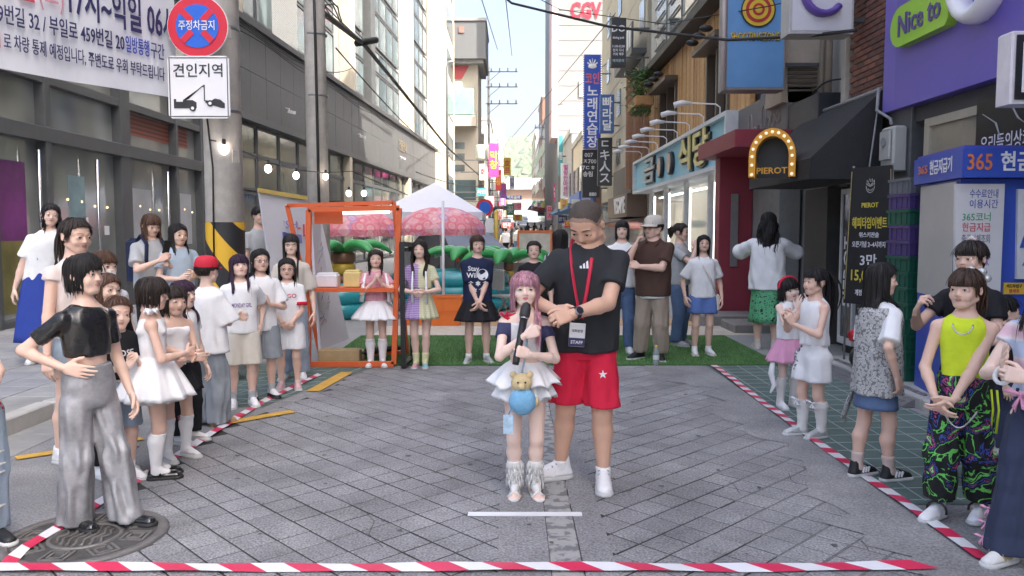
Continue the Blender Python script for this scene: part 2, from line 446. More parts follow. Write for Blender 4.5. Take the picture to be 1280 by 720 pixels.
HAIRS = {'black': (.014, .012, .012), 'brown': (.055, .030, .020), 'dark': (.026, .018, .015), 'pink': (.44, .22, .27), 'auburn': (.09, .045, .028), 'plum': (.035, .014, .035), 'grey': (.11, .085, .072)}

_heads = {}
def head_mesh(kind, h=.021):
    """unit head: height 1, face towards -y, eyes at z = 0"""
    if (kind, h) in _heads: return _heads[kind, h]
    man = kind == 'man'; ch = kind == 'child'
    f = Field((-.5, -.62, -.62), (.5, .6, .62), h)
    f.add(ell((0, .06, .12), (.345, .415, .385)), .02)
    f.add(ell((0, -.13, -.16), (.262 if not man else .28, .262, .30)), .10)
    f.add(ell((0, -.25, -.395), (.115 if not man else .16, .11, .10)), .12)          # chin
    for s in (-1, 1):
        f.add(ell((.155 * s, -.255, -.15), (.115, .10, .13 if ch else .11)), .07)         # cheek
        f.add(rc((.245 * s, -.02, -.24), (.10 * s, -.24, -.40), .085 if not man else .11, .07), .08)   # jaw
        f.add(ell((.14 * s, -.405, .005), (.08, .042, .04)), .05, sub=True)             # socket
        f.add(ell((.145 * s, -.318, -.005), (.088, .062, .058)), .015)                     # lids
        f.add(ell((.352 * s, .03, -.05), (.035, .075, .11)), .02); f.add(ell((.375 * s, .0, -.05), (.02, .035, .06)), .015, sub=True)
        f.add(rc((.06 * s, -.345, .085), (.20 * s, -.30, .095), .035, .025), .05)
    f.add(rc((0, -.365, .03), (0, -.425, -.125), .022, .040 if not man else .05), .045)
    for s in (-1, 1): f.add(ell((.045 * s, -.39, -.138), (.034, .035, .026)), .025)
    f.add(ell((0, -.372, -.238), (.075, .04, .017)), .02); f.add(ell((0, -.362, -.270), (.062, .04, .019)), .02)
    f.add(ell((0, -.415, -.2525), (.085, .02, .005)), .012, sub=True)
    f.add(rc((0, .07, -.25), (0, .10, -.62), .20 if not man else .25, .20 if not man else .26), .08)
    v, q = f.mesh(1)
    c = v[q].mean(1)
    lip = (np.abs(c[:, 0]) < .082 - .9 * np.abs(c[:, 2] + .253)) & (c[:, 1] < -.345) & (c[:, 2] > -.290) & (c[:, 2] < -.222)
    mi = np.where(lip, 1, 0)
    ch_ = [(v, [q], mi)]
    b = MB()
    for s in (-1, 1):
        b.sphere((.143 * s, -.342, -.008), (.066, .043, .027), 10, 2)
        b.sphere((.143 * s, -.368, -.006), (.029, .022, .027), 8, 3)
        w = [(.205 * s, -.338, -.012), (.175 * s, -.381, .016), (.143 * s, -.391, .023), (.11 * s, -.389, .015), (.082 * s, -.37, -.012)]
        b.tube(w, [.004, .008, .009, .008, .004], 5, 3)
        w = [(.055 * s, -.393, .105), (.12 * s, -.391, .128), (.18 * s, -.365, .128), (.225 * s, -.325, .098)]
        b.tube(w, [.006, .012, .011, .004] if not man else [.014, .024, .02, .008], 5, 4, flat=.6)
    t = tri4(b); _heads[kind, h] = ch_ + t
    return _heads[kind, h]
def tri4(b):
    out = []
    for k in sorted(set(b.m)):
        ids = [i for i, m in enumerate(b.m) if m == k]
        fs = {}
        for i in ids: fs.setdefault(len(b.f[i]), []).append(b.f[i])
        out.append((np.array(b.v, np.float32), [np.array(x) for x in fs.values()], k))
    return out
_hands = {}
def hand_mesh(pose, h=.034):
    """unit right hand: wrist at 0, fingers +x, palm -z, thumb +y"""
    if (pose, h) in _hands: return _hands[pose, h]
    f = Field((-.25, -.5, -.75), (1.2, .75, .35), h)
    curl = {'relax': (18, 26, 18), 'grip': (72, 82, 40), 'flat': (5, 8, 5), 'hold': (48, 52, 30), 'point': (60, 75, 40)}[pose]
    f.add(rc((-.2, 0, 0), (.08, 0, 0), .125, .13, sq=((0, 0, 1), .75)), .03)
    for y0, y1 in ((.12, .17), (.04, .06), (-.04, -.05), (-.11, -.15)): f.add(rc((.1, y0, 0), (.48, y1, -.01), .085, .078, sq=((0, 0, 1), .85)), .05)
    for i, (y, l, r) in enumerate(((.175, .44, .056), (.06, .50, .058), (-.055, .46, .056), (-.155, .36, .05))):
        p = np.array((.49 - .035 * abs(i - 1), y, -.005)); ang = 0; dy = (.10, .03, -.04, -.12)[i]
        cu = list(curl)
        if pose == 'point' and i == 0: cu = [5, 8, 5]
        for j, fr in enumerate((.46, .31, .25)):
            ang += R(cu[j] + i * 2); d = np.array((math.cos(ang), dy * math.cos(ang), -math.sin(ang))); q = p + d * l * fr
            f.add(rc(p, q, r * (1 - .08 * j), r * (.93 - .09 * j)), .012); p = q
    t = {'grip': ((.12, .15, -.05), (.32, .27, -.17), (.47, .20, -.30), (.56, .08, -.36)), 'flat': ((.12, .15, -.02), (.28, .31, -.04), (.42, .40, -.05), (.53, .45, -.06))}.get(pose, ((.12, .15, -.04), (.29, .30, -.11), (.44, .34, -.19), (.55, .32, -.25)))
    for j in range(3): f.add(rc(t[j], t[j + 1], .078 - .01 * j, .066 - .008 * j), .03)
    _hands[pose, h] = f.mesh(1); return _hands[pose, h]
_shoes = {}
def shoe_parts(kind):
    if kind in _shoes: return _shoes[kind]
    def foot(f, g, z0, z1, k=.03):
        pass
    h = .035
    s = Field((-.3, -.85, -.05), (.3, .4, .75), h)
    for a, b, r1, r2 in (((0, .12, .0), (0, -.2, .0), .145, .15), ((0, -.2, .0), (-.0, -.55, .0), .15, .165)): s.add(rc(a, b, r1 + .012, r2 + .012), .05)
    sh = .09 if kind != 'chunky' else .15
    s.D = np.maximum(s.D, np.maximum(-s.ax[2], s.ax[2] - sh)[None, None, :] - .01)
    v, q = s.mesh(2); sole = (v, q)
    u = Field((-.3, -.85, -.05), (.3, .4, .9), h)
    low = kind in ('maryjane', 'ballet')
    u.add(rc((0, .12, .08), (0, -.2, .08), .135, .145), .05); u.add(rc((0, -.2, .08), (0, -.54, .06), .145, .15), .05)
    if not low:
        u.add(rc((0, .08, .15), (0, .06, .40 if kind != 'boot' else .78), .14, .125), .06)
        u.add(rc((0, -.02, .27), (0, -.40, .16), .115, .10), .08)
    u.D = np.maximum(u.D, (sh - .01 - u.ax[2])[None, None, :])
    if low: u.add(ell((0, -.08, .28), (.125, .30, .16)), .02, sub=True)
    else: u.add(ell((0, .06, .47 if kind != 'boot' else .85), (.095, .10, .10)), .03, sub=True)
    up = u.mesh(2); b = MB()
    if kind in ('sneaker', 'chunky'):
        for i in range(4):
            y = -.10 - .085 * i; z = .345 - .045 * i
            b.tube([(-.10, y - .02, z - .03), (0, y, z + .018), (.10, y - .02, z - .03)], .018, 5)
    if kind == 'maryjane':
        b.tube([(-.15, -.10, .13), (-.08, -.12, .22), (0, -.12, .25), (.08, -.12, .22), (.15, -.10, .13)], .03, 5); b.sphere((.14, -.1, .17), .025, 6)
    _shoes[kind] = (up, sole, b); return _shoes[kind]
_shoeme = {}
def shoe(parent, kind, foot, yaw, L, m_up, m_sole, m_lace, name='shoe', stripes=None, pitch=0):
    key = (kind, m_up.name, m_sole.name, m_lace.name if m_lace else '')
    if key not in _shoeme:
        up, sole, b = shoe_parts(kind)
        _shoeme[key] = (mesh_np('shoe', [(up[0], [up[1]], 0)], m_up), mesh_np('sole', [(sole[0], [sole[1]], 0)], m_sole), b.mesh('laces', m_lace) if b.v and m_lace else None)
    a, s, l = _shoeme[key]
    o = obj(name, a, parent, foot, (pitch, 0, yaw), (L * 1.0, L, L))
    obj('sole', s, o)
    if l: obj('lace' if kind != 'maryjane' else 'strap', l, o)
    if stripes:
        b = MB()
        for sd_ in (-1, 1):
            for i in range(3):
                y = -.12 - .085 * i; b.bar((.142 * sd_, y + .03, .12), (.125 * sd_, y - .035, .26), .035, .05)
        b.build('side_stripe', stripes, o)
    return o

def ik(S, T, a, b, pole):
    S, T, pole = np.array(S, float), np.array(T, float), np.array(pole, float)
    d = T - S; L = np.linalg.norm(d); u = d / max(L, 1e-6); L2 = min(L, (a + b) * .999)
    T = S + u * L2; x = (a * a - b * b + L2 * L2) / (2 * L2); h = math.sqrt(max(a * a - x * x, 0))
    p = pole - u * (pole @ u); p = p / max(np.linalg.norm(p), 1e-6)
    return S + u * x + p * h, T
PROF = {  # z/H, half width/H, half depth/H
    'child': ((.46, .070, .056), (.52, .076, .060), (.60, .064, .052), (.69, .072, .056), (.76, .082, .058), (.795, .078, .048), (.815, .055, .038), (.83, .035, .032)),
    'woman': ((.46, .080, .060), (.52, .090, .068), (.61, .066, .054), (.70, .080, .066), (.76, .086, .062), (.80, .080, .050), (.825, .055, .038), (.845, .033, .030)),
    'man': ((.46, .080, .062), (.52, .088, .070), (.60, .088, .070), (.70, .102, .076), (.765, .108, .074), (.805, .095, .056), (.83, .06, .044), (.85, .038, .036))}
class Person:
    def __init__(s, label, pos, H=1.3, yaw=0, typ='child', tone='a', hair=None, arms=None, head=(0, 0, 0), feet=None, lean=(0, 0), bulk=1.0, vox=None, group=None, z=0.0, hands=('relax', 'relax'), palm=(None, None), feetmesh=False, fing=(None, None), crouch=0, buzz=False):
        s.buzz = buzz
        s.H, s.typ = H, typ; s.seed = zlib.crc32(label.encode()) % 9999; s.r = random.Random(s.seed)
        s.fs = (s.r.uniform(1.0, 1.11), 1, s.r.uniform(.96, 1.03)); Y = pos[1]; s.h = vox or (.0095 if Y < 5.6 else .012 if Y < 7.9 else .015)
        s.bulk = bulk; s.hh = hh = {'child': .194 + .015 * (H - 1.2), 'woman': .219, 'man': .250}[typ]
        sh = {'child': .797, 'woman': .805, 'man': .815}[typ] * H; s.shz = sh
        s.lean = np.array((lean[0], lean[1], 0)) * H
        s.zs = H * .48
        pf = PROF[typ]; s.kn = [(z * H, *(s.spine(z * H)[:2]), w * H * bulk, d * H * bulk) for z, w, d in pf]
        shw = {'child': .092, 'woman': .096, 'man': .106}[typ] * H * (.5 + .5 * bulk)
        s.leg_l = (.220 * H, .2155 * H)
        s.hipz = .475 * H - crouch * H
        s.arm_l = (.172 * H, .152 * H)
        s.S, s.E, s.Wr, s.HP, s.K, s.A = {}, {}, {}, {}, {}, {}
        feet = feet or ((-.06, 0, -8), (.06, .01, 9)); s.feet = {}
        arms = arms or {}
        for sd, k in ((-1, 'r'), (1, 'l')):
            top = s.spine(sh)
            s.S[k] = np.array((sd * shw + top[0], top[1], sh - .026 * H))
            a = arms.get(k, None) or ((sd * .150, -.03, .46), (sd * .4, 1, 0))
            if len(a) == 1: a = (a[0], (sd * .8, .6, -.6))
            t = np.array(a[0]) * H
            s.E[k], s.Wr[k] = ik(s.S[k], t, *s.arm_l, a[1])
            fx, fy, fyaw = feet[0 if sd < 0 else 1][:3]; fz = feet[0 if sd < 0 else 1][3] if len(feet[0]) > 3 else 0
            s.HP[k] = np.array((sd * .050 * H * bulk, 0, s.hipz)); t = np.array((fx * H, fy * H, .042 * H + fz * H)); s.feet[k] = (t, R(fyaw))
            s.K[k], s.A[k] = ik(s.HP[k], t, *s.leg_l, (sd * .15, -1, 0))
        # head frame
        s.npiv = s.spine(H - hh * .85); s.npiv = np.array((s.npiv[0], s.npiv[1], H - hh * .80))
        s.Rm = np.array(Euler((R(head[1]), R(head[2]), R(head[0])), 'XYZ').to_matrix())   # head = (turn, nod down, tilt)
        s.Rm = np.array((Matrix.Rotation(R(head[0]), 3, 'Z') @ Matrix.Rotation(R(head[1]), 3, 'X') @ Matrix.Rotation(R(head[2]), 3, 'Y')))
        s.hc = s.Rm @ np.array((0, -.02 * hh, .30 * hh)) + s.npiv
        s.skin = skin_mat(tone)
        s.feetmesh = feetmesh
        s.body(hands, palm, fing, tone)
        s.o = obj('person', s.me, None, (pos[0], pos[1], z), (0, 0, R(yaw)))
        tag(s.o, label, 'person', group)
        if hair: s.hair(**hair)
    def hd(s, p): return s.Rm @ (np.array(p, float) * s.hh * s.fs) + s.hc
    def hdv(s, v): return (np.asarray(v, np.float32) * s.hh * np.array(s.fs, np.float32)) @ s.Rm.T.astype(np.float32) + s.hc.astype(np.float32)
    def spine(s, z):
        t = max(0, min(1.15, (z - s.zs) / (s.shz - s.zs))); return s.lean * (t * t * .5 + t * .5)
    def armr(s): b = (.45 + .55 * s.bulk) * s.H * {'child': .84, 'woman': .90, 'man': 1.08}[s.typ]; return .0275 * b, .0255 * b, .0215 * b, .0165 * b
    def legr(s): b = (.4 + .6 * s.bulk) * s.H * {'child': .84, 'woman': .90, 'man': .98}[s.typ]; return .055 * b, .0365 * b, .0375 * b, .0215 * b
    def leg_prims(s, f, k, off=0, kk=.02):
        a, b, c, d = s.legr(); hp, kn, an = s.HP[k], s.K[k], s.A[k]
        f.add(rc(hp, kn, a + off, b + off), kk)
        m = kn * .70 + an * .30 + np.array((0, .012 * s.H, 0)); f.add(rc(kn, m, b * .96 + off, c + off), kk); f.add(rc(m, an, c + off, d + off), kk)
    def body(s, hands, palm, fing, tone):
        H = s.H; pts = [*s.S.values(), *s.E.values(), *s.Wr.values(), *s.K.values(), *s.A.values()]
        lo = np.min(pts, 0) - .11 * H; hi = np.max(pts, 0) + .11 * H; lo[2] = 0; hi[2] = H - s.hh * .55
        lo[0] = min(lo[0], -.13 * H); hi[0] = max(hi[0], .13 * H)
        f = Field(lo, hi, s.h)
        f.add(torso(s.kn), .02)
        nb = s.spine(.80 * H) + np.array((0, .01 * H, .79 * H)); r = (.031 if s.typ != 'man' else .042) * H
        f.add(rc(nb, s.npiv + s.Rm @ np.array((0, .01, .12 * s.hh)), r * 1.15, r), .035)
        a0, a1, a2, a3 = s.armr()
        for k in 'rl':
            S, E, Wr = s.S[k], s.E[k], s.Wr[k]
            f.add(rc(nb - (0, 0, .01 * H), S, .034 * H, a0), .03)
            f.add(rc(S, E, a0, a1 * .95), .02); m = E * .72 + Wr * .28; f.add(rc(E, m, a1 * .92, a2 * 1.15), .015); f.add(rc(m, Wr, a2 * 1.15, a3), .015)
            s.leg_prims(f, k)
            if s.feetmesh:
                t, yw = s.feet[k]; d = np.array((math.sin(yw), -math.cos(yw), 0)); n = np.array((math.cos(yw), math.sin(yw), 0))
                f.add(rc(s.A[k], t - d * .03 * H - (0, 0, .02 * H), .022 * H, .021 * H), .02)
                f.add(rc(t - (0, 0, .005 * H), t + d * .085 * H - (0, 0, .03 * H), .021 * H, .014 * H), .02)
                for i in range(5):
                    q = t + d * .075 * H + n * (.011 * H * (i - 2)) - (0, 0, .031 * H); f.add(rc(q, q + d * (.03 - .004 * abs(i - (1 if k == 'l' else 3))) * H, .0072 * H, .0062 * H), .006)
        v, q = f.mesh(1); s.f = None
        ch = [(v, [q], 0)]
        for ci_, (v_, fs, k) in enumerate(head_mesh(s.typ, .022 if s.h < .009 or s.typ == 'man' and s.h < .011 else .028 if s.h < .0125 else .036)):
            if s.buzz and ci_ == 0:
                c = v_[fs[0]].mean(1); hl = np.interp(c[:, 1], [-.45, -.32, -.22, -.12, .02, .16, .3, .5], [.36, .31, .25, .02, .06, .06, -.16, -.22]); k = np.where((c[:, 2] > hl + .11), 6, np.where((c[:, 2] > hl) & (np.abs(c[:, 0]) < .347), 5, k))
            ch.append((s.hdv(v_), fs, k))
        for i, k in enumerate('rl'):
            hv, hq = hand_mesh(hands[i], .038 if s.h < .011 else .05)
            L = .112 * H if s.typ != 'man' else .108 * H
            F = (s.Wr[k] - s.E[k]); F = F / np.linalg.norm(F)
            if fing[i] is not None: F = np.array(fing[i], float); F /= np.linalg.norm(F)
            pd = np.array(palm[i] if palm[i] is not None else ((1 if k == 'r' else -1), .35, 0), float)
            zc = -pd; zc = zc - F * (zc @ F); zc /= max(np.linalg.norm(zc), 1e-6); yc = np.cross(zc, F)
            if k == 'l': yc = -yc
            Mx = np.stack([F, yc, zc], 1); vv = (hv * L) @ Mx.T + s.Wr[k]
            ch.append((vv, [hq if k == 'r' else hq[:, ::-1]], 0))
            s.__dict__['hand_' + k] = (s.Wr[k] + Mx @ np.array((.45 * L, .0, -.12 * L)), Mx)
        s.me = mesh_np('person', ch, [s.skin, lip_mat(tone), M_EYE, M_IRIS, M_BROW] + ([mat('stubble_fade', (.34, .22, .165), .7, .2, 120), mat('stubble_dark', (.075, .058, .048), .8, .45, 160, .5, 200)] if s.buzz else []))
    def add(s, name, v, q, m, smooth=True, label=None):
        o = obj(name, mesh_np(name, [(v, [q], 0)], m, smooth), s.o)
        if label: o['label'] = label
        return o
    # ---- clothing
    def shirt(s, m, hem=.46, sl=.55, loose=.012, fit='loose', name='t_shirt', neck=(.042, .045, .03), top=None, wr=.004, strap=None, flare=0, sr=1.0, cut=None, offshoulder=0):
        H = s.H; kn = []
        lz = loose * H
        chest = max(k[3] for k in s.kn); cd = max(k[4] for k in s.kn)
        for z, cx, cy, w, d in s.kn:
            fz = max(0, (.74 * H - z) / (.74 * H)); 
            if fit == 'loose' and z < .76 * H: w, d = max(w, chest * .96) + flare * H * fz, max(d, cd * .96) + flare * H * fz
            e = lz if z < .80 * H else lz * .5
            kn.append((z, cx, cy, w + e, d + e))
        if hem * H < kn[0][0]: kn.insert(0, (hem * H, kn[0][1], kn[0][2], kn[0][3] + flare * H * .2, kn[0][4] + flare * H * .2))
        zt = (top or .835) * H
        pts = [*s.S.values(), *s.E.values()] + ([*s.Wr.values()] if sl > 1 else [])
        lo = np.min(pts, 0) - .07 * H; hi = np.max(pts, 0) + .07 * H
        W_ = max(k[3] for k in kn) + .02; D_ = max(k[4] for k in kn) + .02
        lo[0] = min(lo[0], -W_ + min(0, s.lean[0])); hi[0] = max(hi[0], W_ + max(0, s.lean[0])); lo[1] = min(lo[1], -D_ + min(0, s.lean[1])); hi[1] = max(hi[1], D_ + max(0, s.lean[1]))
        lo[2] = hem * H - .02; hi[2] = zt + .03
        if sl > .5: lo[2] = min(lo[2], min(p[2] for p in pts) - .06 * H)
        f = Field(lo, hi, s.h); f.add(torso(kn, (6, wr * 1.3, s.seed)), .02)
        f.clip_below(hem * H)
        a0, a1, a2, a3 = s.armr(); nb = s.spine(.80 * H) + np.array((0, .01 * H, .785 * H))
        if sl > 0:
            for k in 'rl':
                S, E, Wr = s.S[k], s.E[k], s.Wr[k]
                f.add(rc(nb, S, .032 * H, a0 + lz * .35), .022)
                t = min(sl, 1); e = S + (E - S) * t; d = (E - S) / np.linalg.norm(E - S)
                if sl <= 1: f.add(rc(S, e + d * .03, a0 + lz * .4, (a1 + lz * 1.5) * sr, planes=[(e, d)], fold=(4, wr * .8, s.seed, .3)), .02)
                else:
                    f.add(rc(S, E, a0 + lz * .6, (a1 + lz) * sr), .02); d2 = (Wr - E) / np.linalg.norm(Wr - E); e2 = E + (Wr - E) * (sl - 1)
                    f.add(rc(E, e2 + d2 * .02, (a1 + lz) * sr, (a3 + lz) * sr, planes=[(e2, d2)]), .03)
        elif strap:
            for sd in (-1, 1):
                x = sd * strap * H; f.add(rc((x, -s.kn[4][4] * .9 + s.spine(.74 * H)[1], .74 * H), (x * .9, s.spine(.81 * H)[1], .818 * H), .016 * H, .014 * H), .02)
                f.add(rc((x * .9, s.spine(.81 * H)[1], .818 * H), (x, s.kn[4][4] * .9 + s.spine(.74 * H)[1], .74 * H), .014 * H, .016 * H), .02)
            f.clip_above(.825 * H)
        if sl <= 0 and not strap:   # sleeveless: armholes
            for k in 'rl':
                S = s.S[k]; f.add(ell(S + np.array((.012 * H * (-1 if k == 'r' else 1), 0, -.012 * H)), (.034 * H, .05 * H, .05 * H)), .01, sub=True)
        if top: f.clip_above(zt)
        n0 = s.spine(.83 * H) + np.array((0, -.012 * H, (.838 if s.typ == 'child' else .85) * H))
        if not top: f.add(ell(n0, np.array(neck) * H), .01, sub=True)
        f.wrinkle(wr, 15 / H, s.seed, .55)
        if cut: cut(f, s)
        v, q = f.mesh(1); s.shirt_vq = (v, q)
        return s.add(name, v, q, m)
    def pants(s, m, waist=.60, end=.06, r=(.066, .056, .052), loose=.006, name='trousers', wr=.004, fo=1.0):
        H = s.H; kn = []; a_, b_ = s.legr()[:2]; sc_ = .84 if end < .2 else .97; r = [max(r[0] * sc_, a_ / H / s.bulk + .006), max(r[1] * sc_, b_ / H + .006), r[2] * sc_]
        for z, cx, cy, w, d in s.kn:
            if z <= (waist + .06) * H: kn.append((z, cx, cy, w + loose * H, d + loose * H))
        zb = s.hipz - .03 * H
        kn.insert(0, (zb, 0, 0, kn[0][3] * .92, kn[0][4] * .92))
        pts = [*s.HP.values(), *s.K.values()] + ([*s.A.values()] if end < .25 else [])
        rm = max(r) * H + .03; lo = np.min(pts, 0) - rm; hi = np.max(pts, 0) + rm
        lo[0] = min(lo[0], -kn[1][3] - .03); hi[0] = max(hi[0], kn[1][3] + .03); lo[2] = max(end * H - .03, -.0); hi[2] = waist * H + .03
        b = s.bulk
        f = Field(lo, hi, s.h); f.add(torso(kn), .02)
        for k in 'rl':
            hp, kn_, an = s.HP[k], s.K[k], s.A[k]; sd = -1 if k == 'r' else 1
            h2 = hp + (0, 0, -.01 * H)
            f.add(rc(h2, kn_, r[0] * H * b, r[1] * H, fold=(5, wr * fo, s.seed, .25)), .012)
            f.add(rc(kn_, an - (0, 0, .03 * H), r[1] * H, r[2] * H, fold=(5, wr * fo, s.seed + 1, .8)), .015)
        f.clip_above(waist * H); f.clip_below(end * H)
        f.wrinkle(wr, 13 / H, s.seed + 5, .9)
        v, q = f.mesh(1); s.pants_vq = (v, q)
        return s.add(name, v, q, m)
    def skirt(s, m, waist=.60, hem=.44, flare=.07, pleats=16, amp=.10, name='skirt', wave=.0, zwave=0, n=96, loose=.006, cy=0, drop=.25):
        H = s.H; T = 10; rs = s.r; ph = rs.uniform(0, 6)
        zk = np.array(s.kn)
        def wd(z): return np.interp(z, zk[:, 0], zk[:, 3]) + loose * H, np.interp(z, zk[:, 0], zk[:, 4]) + loose * H
        a = np.arange(n) * 2 * math.pi / n; rows = []
        for inner in (0, 1):
            for i in range(T + 1):
                t = i / T if not inner else 1 - i / T
                z = (waist + (hem - waist) * t) * H; w, d = wd(max(z, s.kn[0][0])); w0, d0 = wd(waist * H)
                g = flare * H * (t ** (.75 if drop else 1)); w = max(w, w0 + g) if t else w0; d = max(d, d0 + g) if t else d0
                if flare > 0: w, d = max(w, w0 + g), max(d, d0 + g)
                off = -.006 if inner else 0
                saw = np.sin(pleats * a + ph + .6 * np.sin(3 * a + ph)) + .35 * np.sin((pleats * 2.3) * a + 1)
                rr = 1 + amp * t * saw * .5 + wave * t * np.sin(5 * a + ph)
                zz = z + zwave * t * H * np.sin(pleats * a + ph + 1.2) * .5
                sp = s.spine(z)
                rows.append(np.stack([(w + off) * np.cos(a) * rr + sp[0], (d + off) * np.sin(a) * rr + sp[1] + cy, zz + 0 * a], 1))
        v = np.concatenate(rows); nr = len(rows); q = []
        i0 = np.arange(n); i1 = (i0 + 1) % n
        for k in range(nr - 1): q.append(np.stack([k * n + i1, k * n + i0, (k + 1) * n + i0, (k + 1) * n + i1], 1))
        return s.add(name, v, np.concatenate(q), m)
    def sock(s, m, top=.13, off=.004, name='sock', wr=.0015):
        H = s.H; out = []
        for k in 'rl':
            lo = np.minimum(s.K[k], s.A[k]) - .06 * H; hi = np.maximum(s.K[k], s.A[k]) + .06 * H; lo[2] = .012 * H; hi[2] = top * H + .02
            t, yw = s.feet[k]; d = np.array((math.sin(yw), -math.cos(yw), 0)); lo = np.minimum(lo, t + d * .07 * H - .03 * H); hi = np.maximum(hi, t + d * .07 * H + .03 * H); hi[2] = top * H + .02; lo[2] = .012 * H
            f = Field(lo, hi, min(s.h, .011)); s.leg_prims(f, k, off * H)
            f.add(rc(s.A[k], t + d * .05 * H - (0, 0, .008 * H), .021 * H, .018 * H), .02)
            f.clip_above(top * H); f.wrinkle(wr, 30 / H, s.seed + 3, 2.2)
            v, q = f.mesh(1)
            if len(q): out.append(s.add(name, v, q, m))
        return out
    def shoes(s, kind='sneaker', up=None, sole=None, lace=None, L=None, name='shoe', stripes=None):
        L = L or (.176 if s.typ != 'man' else .186) * s.H
        for k in 'rl':
            t, yw = s.feet[k]
            shoe(s.o, kind, (t[0], t[1] + .0, t[2] - .042 * s.H), yw, L, up or M_WHITE, sole or M_SOLE, lace if lace else (up or M_WHITE), name, stripes)
    def decal(s, vq, body, size, m, x=0, z=.70, w=None, bold=.02, name='shirt_print', back=False, vert=None, rot=0):
        """flat print laid on the cloth: every point is dropped onto the garment"""
        v, q = vq; bv = BVHTree.FromPolygons([Vector(p) for p in v.tolist()], [tuple(p) for p in q.tolist()])
        if vert is None: tv, tf = text_data(body, size, bold)
        else: tv, tf = vert
        if not tv: return
        sx = 1
        if w: sx = w / max(1e-6, (max(p[0] for p in tv) - min(p[0] for p in tv)))
        c, n_ = math.cos(rot), math.sin(rot)
        sg = 1 if back else -1; out = []; last = sg * .1
        for a, b in tv:
            a, b = a * sx * c - b * n_, a * sx * n_ + b * c
            px, pz = x * s.H + (-a if back else a), z * s.H + b
            h = bv.ray_cast(Vector((px, sg * 1.0, pz)), Vector((0, -sg, 0)))
            if h[0] is not None: last = h[0].y
            out.append((px, last + sg * .003, pz))
        fs = [tuple(reversed(f)) if back else f for f in tf]
        me = bpy.data.meshes.new(name); me.from_pydata(out, [], fs); me.materials.append(m)
        return obj(name, me, s.o)
    # ---- hair
    def hair(s, style='long', col='black', length=1.2, bangs=True, bang=.12, vol=1.0, n=64, wave=.0, open=52, tie=(0, .42, .28), tail=1.4, tailr=.13, name='hair', locks=True, thick=1.0, curl_in=0, side=0):
        n = int(n * (2.2 if s.h < .009 else 1.7 if s.h < .0125 else 1.1))
        H, hh = s.H, s.hh; r = s.r; m = hair_mat(col, HAIRS[col])
        rx, ry, rz = .362 * vol, .435 * vol, .408 * vol; c0 = np.array((0, .055, .115))
        zk = np.array(s.kn)
        fall = style in ('long', 'bob', 'waves')
        def scalp(a, t, off=0):     # azimuth from the face, polar angle from the crown
            d = np.array((math.sin(a) * math.sin(t), -math.cos(a) * math.sin(t), math.cos(t)))
            return c0 + d * (np.array((rx, ry, rz)) + off)
        def path(a, off=0, jl=0, T=14):
            """points in the person's frame"""
            da = abs(math.degrees(a)); P = []
            front = da < open
            if style == 'pony':
                tm = math.radians(101 if da < 82 else 96 if da < 112 else 114); pass
                if front: tm = math.acos(max(-1, min(1, ((.31 - .10 * (da / open) ** 2 if not bangs else .10) - c0[2]) / rz))) if True else tm
                if front and bangs: tm = math.acos(max(-1, min(1, (bang - c0[2]) / rz)))
                for i in range(T): P.append(s.hd(scalp(a, .005 + (tm - .005) * i / (T - 1), off + (.02 if front and bangs else 0))))
                return P
            if front:
                zt = (bang + .02 + jl * .045 + .10 * (da / open) ** 3 * (-1 if bangs else -2)) if bangs else .27 - .22 * (da / open) ** 2 + (.08 if style == 'buzz' else 0)
                tm = math.acos(max(-1, min(1, (zt - c0[2]) / rz)))
                for i in range(T): P.append(s.hd(scalp(a, .005 + (tm - .005) * i / (T - 1), off + (.016 * i / T if bangs else 0))))
                return P
            if style in ('short', 'buzz'):
                lo_ = -.16 if da > 120 else (.0 if da > 100 else .02)
                lo_ = (-.20 if da > 125 else .0) + (.13 if style == 'buzz' else 0)
                tm = math.acos(max(-1, min(1, (lo_ - c0[2]) / rz)))
                for i in range(T): P.append(s.hd(scalp(a, .005 + (tm - .005) * i / (T - 1), off)))
                return P
            n1 = 7; tm = math.radians(96)
            for i in range(n1): P.append(s.hd(scalp(a, .005 + (tm - .005) * i / (n1 - 1), off)))
            p = P[-1].copy(); L = (length + jl * (.10 + .06 * length)) * hh; st = L / (T - n1); ctr = s.hc
            rad = (p - ctr)[:2]
            for i in range(T - n1):
                u = (i + 1) / (T - n1)
                g = 1 - .10 * u - curl_in * u * u + wave * .25 * math.sin(u * 9 + a * 3 + jl) + (.32 * math.sin(math.pi * min(1, u * 1.1)) if style == 'waves' else 0)
                q = np.array((ctr[0] + rad[0] * g, ctr[1] + rad[1] * g + .03 * hh * u, p[2] - L * u))
                if wave: q[0] += wave * hh * .25 * math.sin(u * 8 + jl * 5 + a * 4); q[1] += wave * hh * .2 * math.cos(u * 7 + a * 5)
                z = q[2]; sp = s.spine(z)
                if z < s.shz + .03 * H:
                    w = np.interp(z, zk[:, 0], zk[:, 3]) + .022 * H; d = np.interp(z, zk[:, 0], zk[:, 4]) + .022 * H
                    if z < .76 * H: w, d = max(w, .1 * H), max(d, .075 * H)
                    x_, y_ = q[0] - sp[0], q[1] - sp[1]
                    e = (x_ / w) ** 2 + (y_ / d) ** 2
                    if e < 1:
                        sy = (-1 if da < 82 else 1) if not side or a * side > 0 else 1; sy = -1 if side and a * side > 0 and da < 130 else sy #     # falls in front of or behind the shoulder
                        q[1] = sp[1] + sy * d * math.sqrt(max(0, 1 - min(.98, (x_ / w) ** 2)))
                P.append(q)
            return P
        b = MB(); A = 44; T = 14
        th = .0 
        rows = [path(math.radians(-180 + 360 * j / A), 0, .25 * math.sin(j * 2.7), T) for j in range(A)]
        i0 = len(b.v)
        for row in rows: b.v += [tuple(p) for p in row]
